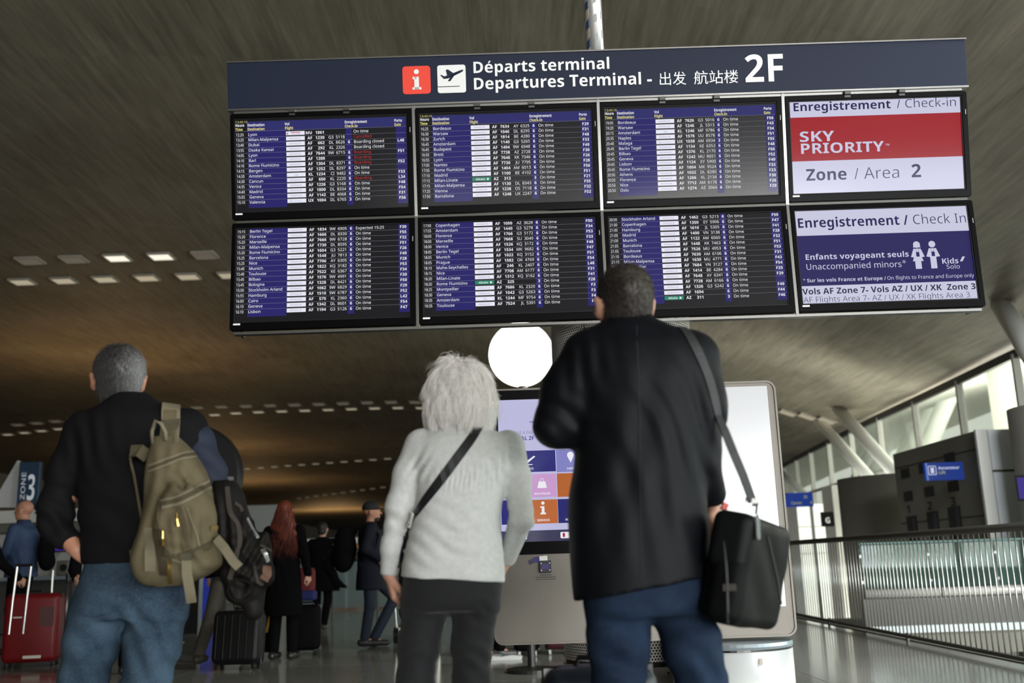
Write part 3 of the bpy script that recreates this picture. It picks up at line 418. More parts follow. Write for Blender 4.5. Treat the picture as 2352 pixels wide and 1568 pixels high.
# ------------------------------------------------------------------ distance-field modelling for bodies, cloth and bags
def catmull(rows, n):
    rows = np.asarray(rows, float); t = np.linspace(0, len(rows) - 1, n); i = np.clip(t.astype(int), 0, len(rows) - 2); f = (t - i)[:, None]
    p1 = rows[i]; p2 = rows[i + 1]; p0 = rows[np.maximum(i - 1, 0)]; p3 = rows[np.minimum(i + 2, len(rows) - 1)]
    return .5 * ((2 * p1) + (-p0 + p2) * f + (2 * p0 - 5 * p1 + 4 * p2 - p3) * f * f + (-p0 + 3 * p1 - 3 * p2 + p3) * f ** 3)
class SDF:
    def __init__(s, res, k=.03): s.res, s.k, s.p, s.disp = res, k, [], None
    def cone(s, a, b, ra, rb=None, k=None, op='+'):
        s.p.append(('c', V(*a), V(*b), ra, ra if rb is None else rb, s.k if k is None else k, op)); return s
    def limb(s, pts, rads, k=None):
        for i in range(len(pts) - 1): s.cone(pts[i], pts[i + 1], rads[i], rads[i + 1], k)
        return s
    def ell(s, c, r, R=None, k=None, op='+'):
        s.p.append(('e', V(*c), V(*r), np.eye(3) if R is None else np.asarray(R), s.k if k is None else k, op)); return s
    def box(s, c, half, rnd, R=None, k=None, op='+'):
        s.p.append(('b', V(*c), V(*half), rnd, np.eye(3) if R is None else np.asarray(R), s.k if k is None else k, op)); return s
    def loft(s, rows, n=2.0, k=None, op='+'):        # rows: z, cx, cy, rx, ry from bottom to top
        rows = sorted(rows, key=lambda r: r[0]); s.p.append(('l', catmull(rows, 80), n, s.k if k is None else k, op)); return s
    def mesh(s):
        los, his = [], []
        for p in s.p:
            if p[0] == 'c': a = np.minimum(p[1] - p[3], p[2] - p[4]); b = np.maximum(p[1] + p[3], p[2] + p[4])
            elif p[0] == 'e': m = max(p[2]); a, b = p[1] - m, p[1] + m
            elif p[0] == 'b': m = np.linalg.norm(p[2]) + .0; a, b = p[1] - m, p[1] + m
            else:
                r = p[1]; a = V((r[:, 1] - r[:, 3]).min(), (r[:, 2] - r[:, 4]).min(), r[:, 0].min()); b = V((r[:, 1] + r[:, 3]).max(), (r[:, 2] + r[:, 4]).max(), r[:, 0].max())
            los.append(a); his.append(b)
        add = [i for i, p in enumerate(s.p) if p[-1] == '+']
        lo = np.min([los[i] for i in add], 0) - 4 * s.res; hi = np.max([his[i] for i in add], 0) + 4 * s.res
        n = np.ceil((hi - lo) / s.res).astype(int) + 1
        D = np.full(n, 1e3, np.float32); ax = [lo[i] + s.res * np.arange(n[i]) for i in range(3)]
        for p, a, b in zip(s.p, los, his):
            k = max(p[-2], 1e-4); m = k + 3 * s.res
            i0 = np.clip(np.floor((a - m - lo) / s.res).astype(int), 0, n); i1 = np.clip(np.ceil((b + m - lo) / s.res).astype(int) + 1, 0, n)
            if (i1 <= i0).any(): continue
            sl = tuple(slice(i0[i], i1[i]) for i in range(3))
            X, Y, Z = np.meshgrid(ax[0][sl[0]], ax[1][sl[1]], ax[2][sl[2]], indexing='ij', sparse=True)
            if p[0] == 'c':
                A, B, ra, rb = p[1:5]; BA = B - A; L2 = BA @ BA + 1e-12
                h = np.clip(((X - A[0]) * BA[0] + (Y - A[1]) * BA[1] + (Z - A[2]) * BA[2]) / L2, 0, 1)
                d = np.sqrt((X - A[0] - h * BA[0]) ** 2 + (Y - A[1] - h * BA[1]) ** 2 + (Z - A[2] - h * BA[2]) ** 2) - (ra + (rb - ra) * h)
            elif p[0] in 'eb':
                R = p[3] if p[0] == 'e' else p[4]; dx, dy, dz = X - p[1][0], Y - p[1][1], Z - p[1][2]
                q = [R[0, i] * dx + R[1, i] * dy + R[2, i] * dz for i in range(3)]
                if p[0] == 'e':
                    r = p[2]; k0 = np.sqrt(sum((q[i] / r[i]) ** 2 for i in range(3))); k1 = np.sqrt(sum((q[i] / r[i] ** 2) ** 2 for i in range(3))) + 1e-9
                    d = k0 * (k0 - 1) / k1
                else:
                    r = p[2] - p[3]; w = [np.abs(q[i]) - r[i] for i in range(3)]
                    d = np.sqrt(sum(np.maximum(t, 0) ** 2 for t in w)) + np.minimum(np.maximum(np.maximum(w[0], w[1]), w[2]), 0) - p[3]
            else:
                r = p[1]; zz = Z.ravel(); o_ = np.argsort(r[:, 0]); rz = r[o_]
                cx, cy, rx, ry = [np.interp(zz, rz[:, 0], rz[:, j])[None, None, :] for j in (1, 2, 3, 4)]
                e = p[2]; qx, qy = np.abs(X - cx) / rx, np.abs(Y - cy) / ry
                k0 = (qx ** e + qy ** e) ** (1 / e) + 1e-6; k1 = np.sqrt((qx / rx) ** 2 + (qy / ry) ** 2) / np.maximum(np.sqrt(qx ** 2 + qy ** 2), 1e-6)
                d = (k0 - 1) / k1
                d = np.maximum(d, np.maximum(rz[0, 0] - Z, Z - rz[-1, 0]))
            d = d.astype(np.float32); cur = D[sl]
            if p[-1] == '+':
                h = np.maximum(k - np.abs(cur - d), 0) / k; D[sl] = np.minimum(cur, d) - h * h * k * .25
            else:
                d = -d; h = np.maximum(k - np.abs(cur - d), 0) / k; D[sl] = np.maximum(cur, d) + h * h * k * .25
        if s.disp is not None:
            X, Y, Z = np.meshgrid(*ax, indexing='ij', sparse=True)
            near = np.abs(D) < .05
            dd = np.broadcast_to(s.disp(X, Y, Z), D.shape); D = np.where(near, D + dd.astype(np.float32), D)
        return surface_nets(D, lo, s.res)
    def build(s, name, mat, parent=None):
        v, f = s.mesh(); return mesh_obj(name, v, f, mat, parent, True)
def surface_nets(D, lo, res):
    ins = D < 0; n = np.array(D.shape); c = [slice(0, -1), slice(1, None)]
    cnt = np.zeros(n - 1, np.int8); 
    for i in (0, 1):
        for j in (0, 1):
            for k in (0, 1): cnt += ins[c[i], c[j], c[k]]
    act = (cnt > 0) & (cnt < 8); idx = np.argwhere(act); vid = np.full(n - 1, -1, np.int64); vid[act] = np.arange(len(idx))
    acc = np.zeros((len(idx), 3)); num = np.zeros(len(idx)); I = idx.T
    corners = {(i, j, k): D[I[0] + i, I[1] + j, I[2] + k] for i in (0, 1) for j in (0, 1) for k in (0, 1)}
    for a in corners:
        for axis in range(3):
            if a[axis]: continue
            b = list(a); b[axis] = 1; b = tuple(b); da, db = corners[a], corners[b]; m = (da < 0) != (db < 0)
            t = np.where(m, da / np.where(m, da - db, 1), 0); q = np.array(a, float)[None, :].repeat(len(idx), 0); q[:, axis] = t
            acc[m] += q[m]; num[m] += 1
    v = lo + res * (idx + acc / num[:, None]); faces = []
    for axis in range(3):
        sa = [slice(None)] * 3; sb = [slice(None)] * 3; sa[axis] = slice(0, -1); sb[axis] = slice(1, None)
        A, B = ins[tuple(sa)], ins[tuple(sb)]; e = np.argwhere(A != B); o1, o2 = [(1, 2), (2, 0), (0, 1)][axis]
        e = e[(e[:, o1] > 0) & (e[:, o2] > 0) & (e[:, o1] < n[o1] - 1) & (e[:, o2] < n[o2] - 1)]
        if not len(e): continue
        def cell(d1, d2):
            q = e.copy(); q[:, o1] -= d1; q[:, o2] -= d2; return vid[q[:, 0], q[:, 1], q[:, 2]]
        quad = np.stack([cell(1, 1), cell(0, 1), cell(0, 0), cell(1, 0)], 1)
        flip = ~A[e[:, 0], e[:, 1], e[:, 2]]; quad[flip] = quad[flip][:, ::-1]
        faces.append(quad)
    f = np.vstack(faces); f = f[(f >= 0).all(1)]
    return v, f
# ------------------------------------------------------------------ the hall
def zceil(x, y=0): return 7.6 - .0135 * (max(x, -6) + 6) ** 2
ROWS = (20.4, 22.0, 40.9, 42.5, 61.6, 63.4, 82.6, 85.0)

def concrete_mat():
    m, nt, b = new_mat('board_marked_concrete')
    tc = nt.nodes.new('ShaderNodeTexCoord'); sp = nt.nodes.new('ShaderNodeSeparateXYZ'); nt.links.new(tc.outputs['Object'], sp.inputs[0])
    mp = nt.nodes.new('ShaderNodeMapping'); mp.inputs['Scale'].default_value = (5.0, .35, 1); nt.links.new(tc.outputs['Object'], mp.inputs[0])
    n1 = nt.nodes.new('ShaderNodeTexNoise'); n1.inputs['Scale'].default_value = 2.2; n1.inputs['Detail'].default_value = 7; n1.inputs['Roughness'].default_value = .65
    nt.links.new(mp.outputs[0], n1.inputs[0])
    n2 = nt.nodes.new('ShaderNodeTexNoise'); n2.inputs['Scale'].default_value = .35; n2.inputs['Detail'].default_value = 5; nt.links.new(tc.outputs['Object'], n2.inputs[0])
    brd = nmath(nt, 'FLOOR', nmath(nt, 'MULTIPLY', sp.outputs[0], 6.0)); bay = nmath(nt, 'FLOOR', nmath(nt, 'MULTIPLY', sp.outputs[1], .45))
    wn = nt.nodes.new('ShaderNodeTexWhiteNoise'); wn.noise_dimensions = '2D'; cb = nt.nodes.new('ShaderNodeCombineXYZ'); nt.links.new(brd, cb.inputs[0]); nt.links.new(bay, cb.inputs[1]); nt.links.new(cb.outputs[0], wn.inputs[0])
    f = nmath(nt, 'ADD', nmath(nt, 'MULTIPLY', n1.outputs[0], .85), nmath(nt, 'ADD', nmath(nt, 'MULTIPLY', n2.outputs[0], .55), nmath(nt, 'MULTIPLY', wn.outputs[0], .10)))
    cr = nt.nodes.new('ShaderNodeValToRGB'); cr.color_ramp.elements[0].position = .45; cr.color_ramp.elements[0].color = (.095, .083, .059, 1)
    cr.color_ramp.elements[1].position = 1.0; cr.color_ramp.elements[1].color = (.265, .238, .182, 1); nt.links.new(f, cr.inputs[0])
    nt.links.new(cr.outputs[0], b.inputs['Base Color']); b.inputs['Roughness'].default_value = .62; b.inputs['Specular IOR Level'].default_value = .3
    bp = nt.nodes.new('ShaderNodeBump'); bp.inputs['Strength'].default_value = .25; bp.inputs['Distance'].default_value = .02; nt.links.new(f, bp.inputs['Height']); nt.links.new(bp.outputs[0], b.inputs['Normal'])
    return m
M_CONC = concrete_mat()
M_CONC2 = pbr('cast_concrete', (.22, .21, .18), .75, var=.18, scale=1.2, bump=.15, bscale=14)
M_CONCL = pbr('pale_concrete', (.55, .54, .50), .7, var=.10, scale=1.0)
M_FLOOR = pbr('polished_stone_floor', (.30, .292, .262), .12, var=.12, scale=.8, spec=.6, detail=6)
M_JOINT = pbr('floor_joint', (.07, .05, .04), .6)
M_STEEL = pbr('brushed_steel', (.52, .50, .46), .34, 1.0, var=.06, scale=3, stretch=(1, 1, 14))
M_CHROME = pbr('polished_steel', (.24, .24, .235), .25, .9)
M_DKMETAL = pbr('dark_metal', (.05, .05, .048), .4, .6)
M_BLACK = pbr('black_plastic', (.008, .008, .009), .28, spec=.45)
M_WHITE = pbr('white_paint', (.72, .73, .72), .35)
M_GREYP = pbr('grey_panel', (.80, .83, .86), .4, var=.05, scale=1)
M_GLASS = glass('facade_glass', (.93, .96, .92), .07)
M_TEAL = glass('teal_glass', (.20, .42, .38), .05, alpha=.93)

# floor: slab with a wide stone tile field
fl = MB(); fl.box((-15.5, 90, -.16), (39.1, 200, .30)); floor = structure(fl.build('floor', M_JOINT), 'polished grey stone floor of the departures hall', 'floor')
tile = MB(); TW = 1.8
tile.box((0, 0, 0), (TW - .006, TW - .006, .012))
t0 = tile.build('tile', M_FLOOR, floor, world=False)
first = True
for i in range(-5, 3):
    for j in range(-1, 10):
        o = t0 if first else t0.copy()
        if not first: COL.objects.link(o); o.parent = floor
        first = False
        wx, wy = 4.02 - TW / 2 - (2 - i) * TW, 1.2 + (j + .5) * TW
        o.location = (wx + 15.5, wy - 90, .31 - .006)
# the stone past the reach of single tiles
ff = MB(); ff.box((-15.5 - 8.2 / 2 - .1, 55, -.006), (30.9 - 6.3, 130, .012)); ff = MB()
xl, xr, y0, y1 = 4.02 - 8 * TW, 4.02, 1.2 - TW, 1.2 + 10 * TW
ff.box(((xl - 35) / 2, 90, -.006), (35 + xl, 200, .012)); ff.box(((xl + xr) / 2, (y1 + 190) / 2, -.006), (xr - xl, 190 - y1, .012)); ff.box(((xl + xr) / 2, (y0 - 10) / 2, -.006), (xr - xl, y0 + 10, .012))
ff.build('paving', M_FLOOR, floor)
# lower storey under the gallery void on the window side
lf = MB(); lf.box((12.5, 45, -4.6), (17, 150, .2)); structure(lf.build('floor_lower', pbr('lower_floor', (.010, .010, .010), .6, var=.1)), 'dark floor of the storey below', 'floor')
# edge of the floor slab along the void
se = MB(); se.box((4.10, 90, -.22), (.12, 200, .46)); structure(se.build('trim_1', M_CONC2), 'concrete slab edge below the balustrade', 'trim')

WALL = [(9.1, -14.0), (9.1, 17.6), (9.38, 22.5), (9.61, 27.4), (10.0, 33.0), (10.5, 38.5), (11.6, 50.0), (13.5, 70.0), (20.0, 118.0), (27.0, 191.0)]
def wall_x(y):
    return float(np.interp(y, [p[1] for p in WALL], [p[0] for p in WALL]))
# ceiling: a concrete shell that curves down towards the windows
xs = np.concatenate([[-34, -20, -12, -8], np.arange(-6, 9.1, .5), [9.3]]); ys = np.array([-16, -5, 5, 10, 15, 20.9, 21.2, 21.5, 30, 41.5, 41.8, 60, 62.5, 80, 84, 118, 150, 191])
vs_, fs = [], []
for y in ys:
    for x in xs:
        vs_.append((x + (max(wall_x(y) - 9.1, 0) if x > 9.2 else 0), y, zceil(x)))
nx = len(xs)
for j in range(len(ys) - 1):
    for i in range(nx - 1):
        a = j * nx + i; fs.append((a, a + nx, a + nx + 1, a + 1))
nv = len(vs_); vs_ += [(x, y, z + .5) for x, y, z in vs_]; fs += [tuple(k + nv for k in reversed(f)) for f in fs]
structure(mesh_obj('ceiling', vs_, fs, M_CONC, None, True), 'curved board-marked concrete ceiling shell', 'ceiling')

# side, rear and end walls
w = MB(); w.box((-33.6, 87, 3.4), (.3, 206, 9)); structure(w.build('wall_left', M_CONC2), 'far side wall of the check-in hall', 'wall')
w = MB(); w.box((-4, 190, 1.5), (62, .4, 12.6)); structure(w.build('wall_end', M_CONCL), 'pale end wall of the hall', 'wall')

w = MB(); w.box((-12, -16.6, 3.4), (44, .3, 9)); structure(w.build('wall_back', M_CONC2), 'concrete wall behind the viewer', 'wall')
# window wall: mullions, transoms and panes along the curved side
ZT, ZM = 4.32, 2.95
mull_y = list(np.concatenate([np.arange(-12.5, 4, 5.5), np.arange(4.0, 60, 2.75), np.arange(60, 118, 8.0)]))
win = thing('window_1', 'tall glazed window wall with slim grey mullions along the concrete shell', 'window', (wall_x(20), 20, -4.4)); win['kind'] = 'structure'
MM = pbr('mullion_grey', (.34, .33, .31), .4, .5)
for k, y in enumerate(mull_y):
    b = MB(); b.box((wall_x(y), y, (ZT - 4.4) / 2), (.14, .07, ZT + 4.4)); b.build('mullion', MM, win)
    if k < len(mull_y) - 1:
        y2 = mull_y[k + 1]; a, c = V(wall_x(y), y, 0), V(wall_x(y2), y2, 0); d = c - a; ang = math.atan2(d[1], d[0]); L = np.linalg.norm(d)
        for z0, z1 in ((ZM, ZT), (.2, ZM), (-4.4, .2)):
            b = MB(); b.box((a + c) / 2 + V(.03, 0, (z0 + z1) / 2), (L - .08, .012, z1 - z0 - .07), rotz(ang)); b.build('pane', M_GLASS, win)
        for z, h in ((ZM, .07), (.2, .09), (ZT, .16)):
            b = MB(); b.box((a + c) / 2 + V(0, 0, z), (L, .10, h), rotz(ang)); b.build('transom', M_DKMETAL if z == ZT else MM, win)

# outside the glass: a pale canopy on raking columns, forecourt below
can = MB()
nv = [(9.9, 4.9), (12, 5.3), (15, 5.9), (18, 6.3)]
vs_, fs = [], []
for y in (-16, 20, 40, 70, 118):
    for x, z in nv: vs_.append((x + (wall_x(y) - 9.2), y, z))
for y in (-16, 20, 40, 70, 118):
    for x, z in nv: vs_.append((x + (wall_x(y) - 9.2), y, z + .4))
for j in range(4):
    for i in range(3):
        a = j * 4 + i; fs.append((a, a + 4, a + 5, a + 1)); fs.append((20 + a + 1, 20 + a + 5, 20 + a + 4, 20 + a))
tag(mesh_obj('outside_canopy', vs_, fs, pbr('canopy_concrete', (.60, .60, .53), .8, var=.06, scale=.6), None, True), 'pale concrete canopy outside the window wall', 'canopy', kind='structure')
g = MB(); g.box((40, 45, -4.9), (40, 170, .3)); structure(g.build('ground_outside', pbr('forecourt', (.62, .62, .58), .8, var=.1, scale=.4)), 'grey forecourt outside the windows', 'ground')
# ------------------------------------------------------------------ the departure board
BX, BY, BZ, BW = 0.52707, 5.28257, 2.83647, 4.16
LEAN_U, LEAN_L, HU, HL, HS = math.radians(10.126), math.radians(.935), .6208, .6357, .2628
M_SCR = emit('screen_black', (.0035, .0035, .0045), 1.0, .18, .16)
M_TXT = emit('screen_white_text', (.80, .80, .84), 1.0); M_YEL = emit('screen_yellow_text', (.78, .70, .24), 1.0)
M_RED = emit('screen_red_text', (.42, .03, .03), 1.0); M_BLU = emit('screen_blue_field', (.016, .012, .130), 1.0)
M_BLH = emit('screen_header_blue', (.022, .022, .135), 1.0); M_LIN = emit('screen_row_line', (.20, .20, .24), 1.0)
M_LOGO = emit('screen_white_field', (.80, .79, .90), 1.0); M_LNAVY = emit('logo_grey_blue', (.16, .16, .30), 1.0); M_LRED = emit('logo_red', (.45, .03, .12), 1.0)
M_LCYAN = emit('logo_pale_blue', (.25, .50, .75), 1.0); M_GRN = emit('logo_green', (.02, .22, .14), 1.0)
M_LAV = emit('screen_lavender_white', (.56, .56, .72), 1.0); M_NAVT = emit('screen_navy_text', (.012, .008, .075), 1.0)
M_CRIM = emit('screen_crimson', (.33, .008, .014), 1.0); M_NAVF = emit('screen_navy_field', (.014, .009, .095), 1.0); M_INK = emit('screen_dark_ink', (.008, .006, .03), 1.0)
M_BEZ = pbr('gloss_black_bezel', (.002, .002, .0025), .35, spec=.05)
M_STICK = pbr('white_sticker', (.85, .85, .85), .5)
PITCH_X = BW / 4
FLIGHTS = {
 (0, 1): """12:20|Lyon|m|MU|1861||||On time|
13:20|Milan-Malpensa|a|AF|1230|G3|5118||!Cancelled|
13:40|Dubai|a|AF|662|DL|8626|6|Boarding closed|L48
13:55|Osaka Kansai|a|AF|292|KL|2326||Boarding closed|
14:05|Lyon|a|AF|7644|9W|6715|6|!Boarding|F51
14:10|Bari|a|AF|1288|||6|!Boarding|
14:10|Rome Fiumicino|a|AF|1304|DL|8371|6|!Boarding|F52
14:15|Bergen|a|AF|1252|DL|8297|6|On time|
14:30|Amsterdam|k|KL|1234|CI|9482|6|On time|F33
14:30|Cancun|a|AF|650|KL|2220|6|!Boarding|L34
14:35|Venice|a|AF|1226|G3|5168|6|On time|F48
14:40|Madrid|a|AF|1800|DL|8334|6|On time|F54
15:05|Geneva|a|AF|1142|BE|4068|6|On time|F31
15:10|Valencia|u|UX|1004|DL|6765|3|On time|F56""",
 (0, 0): """15:15|Berlin Tegel|a|AF|1834|9W|6905|6|Expected 15:25|F30
15:20|Florence|a|AF|1666|DL|8330|6|On time|F55
15:20|Marseille|a|AF|7666|9W|6728|6|On time|F32
15:20|Milan-Malpensa|a|AF|1730|DL|8595|6|On time|F51
15:20|Rome Fiumicino|a|AF|1604|G3|5221|6|On time|F26
15:25|Barcelona|a|AF|1548|JU|7813|6|On time|F49
15:25|Nice|a|AF|7706|AY|6305|6|On time|F28
15:40|Munich|a|AF|1822|KQ|3182|6|On time|F53
15:40|Toulouse|a|AF|7522|KE|6367|6|On time|F34
15:45|Bilbao|a|AF|1576|9W|4991|6|On time|F30
15:45|Bologna|a|AF|1328|DL|8421|6|On time|F50
15:50|Stockholm Arland|a|AF|1062|9W|6829|6|On time|F29
15:55|Hamburg|a|AF|1510|9W|6787|6|On time|F52
16:00|Cairo|a|AF|570|KL|2360|6|On time|L42
16:10|Geneva|a|AF|1342|DL|8601|6|On time|F54
16:10|Lisbon|a|AF|1194|G3|5126|6|On time|F47""",
 (1, 1): """16:25|Bordeaux|a|AF|7634|AY|6325|6|On time|F29
16:30|Warsaw|a|AF|1046|DL|8295|6|On time|F31
16:30|Zurich|a|AF|1814|BE|4280|6|On time|F48
16:45|Amsterdam|a|AF|1140|G3|5265|6|On time|F33
16:45|Budapest|a|AF|1494|9W|6948|6|On time|F49
16:50|Brest|a|AF|7738|AZ|2728|6|On time|F30
16:55|Lyon|a|AF|7646|KK|7346|6|On time|F26
17:05|Nantes|a|AF|7730|JU|7795|6|On time|F28
17:05|Rome Fiumicino|a|AF|1404|AM|6013|6|On time|F56
17:10|Madrid|a|AF|1100|BE|4102|6|On time|F51
17:15|Milan-Linate|z|AZ|313|||3|On time|F21
17:15|Milan-Malpensa|a|AF|1130|DL|8343|6|On time|F55
17:25|Vienna|a|AF|1238|OS|7118|6|On time|F32
17:50|Barcelona|a|AF|1248|UX|2247|6|On time|F52""",
 (1, 0): """17:50|Copenhagen|a|AF|1050|AZ|3628|6|On time|F50
17:55|Amsterdam|a|AF|1440|G3|5278|6|On time|F34
18:00|Florence|a|AF|1766|G3|5172|6|On time|F53
18:00|Marseille|a|AF|7668|SU|3049|6|On time|F33
18:00|Venice|a|AF|1526|KQ|3172|6|On time|F48
18:05|Berlin Tegel|a|AF|1534|MK|9682|6|On time|F47
18:05|Munich|a|AF|1022|KQ|3152|6|On time|F51
18:05|Prague|a|AF|1582|OK|4769|6|On time|F54
18:10|Mahe-Seychelles|a|AF|246|KL|2407|6|On time|L48
18:15|Nice|a|AF|7708|AM|6177|6|On time|F31
18:20|Milan-Linate|a|AF|1312|KQ|3162|6|On time|F41
18:20|Rome Fiumicino|z|AZ|325|||3|On time|F28
18:25|Montpellier|a|AF|7686|KL|2320|6|On time|F3
18:30|Geneva|a|AF|1042|G3|5263|6|On time|F3
18:35|Amsterdam|k|KL|1244|MF|9754|6|On time|F4
18:35|Toulouse|a|AF|7524|JL|5391|6|On time|F4""",
 (2, 1): """19:05|Bordeaux|a|AF|7626|G3|5016|6|On time|F56
19:20|Warsaw|a|AF|1246|JL|5313|6|On time|F43
20:15|Amsterdam|k|KL|1246|MF|9786|6|On time|F34
20:35|Naples|a|AF|1578|UU|8578|6|On time|F51
20:40|Malaga|u|UX|1038|AM|6934|3|On time|F55
20:45|Berlin Tegel|a|AF|1134|KE|6353|6|On time|F48
20:45|Bilbao|a|AF|1376|KL|2170|6|On time|F56
20:45|Geneva|a|AF|1242|MU|8651|6|On time|F52
20:45|Lisbon|a|AF|1124|EY|5900|6|On time|F49
20:45|Rome Fiumicino|a|AF|1004|MK|9524|6|On time|F33
20:50|Athens|a|AF|1032|DL|8280|6|On time|F23
20:50|Florence|a|AF|1266|KL|2134|6|On time|F30
20:50|Nice|a|AF|7712|AM|6178|6|On time|F26
20:50|Oslo|a|AF|1274|AZ|3564|6|On time|F29""",
 (2, 0): """20:50|Stockholm Arland|a|AF|1462|G3|5213|6|On time|F50
21:00|Copenhagen|a|AF|1350|EY|5906|6|On time|F47
21:00|Hamburg|a|AF|1610|JL|5305|6|On time|F41
21:00|Madrid|a|AF|1400|VN|3138|6|On time|F28
21:00|Munich|a|AF|1122|AM|6060|6|On time|F32
21:05|Barcelona|a|AF|1448|KK|7463|6|On time|F51
21:05|Toulouse|a|AF|7526|MU|4953|6|On time|F53
21:10|Bordeaux|a|AF|7630|AM|6106|6|On time|F31
21:10|Milan-Malpensa|a|AF|1630|MU|4771|6|On time|F43
21:10|Montpellier|a|AF|7684|VN|3127|6|On time|F54
||a|AF|1414|BE|4284|6|On time|F25
||a|AF|7648|AY|6341|6|On time|F29
||a|AF|7728|AM|6166|6|On time|
||a|AF|1326|G3|5242|6|On time|F49
||a|AF|1694|||6|On time|F44
||z|AZ|311|||3|On time|F46"""}
WORDS = {(0, 1): 'first flight screen of the upper row, starting with the 12:20 to Lyon', (0, 0): 'first flight screen of the lower row, starting with the 15:15 to Berlin Tegel',
         (1, 1): 'second flight screen of the upper row, starting with the 16:25 to Bordeaux', (1, 0): 'second flight screen of the lower row, starting with the 17:50 to Copenhagen',
         (2, 1): 'third flight screen of the upper row, starting with the 19:05 to Bordeaux', (2, 0): 'third flight screen of the lower row, starting with the 20:50 to Stockholm',
         (3, 1): 'red and white check-in screen reading SKY PRIORITY Zone 2', (3, 0): 'blue and white check-in screen for unaccompanied minors'}
MW = PITCH_X - .018
def rect(mb, x0, x1, z0, z1, y): mb.add([(x0, y, z0), (x1, y, z0), (x1, y, z1), (x0, y, z1)], [(0, 1, 2, 3)])
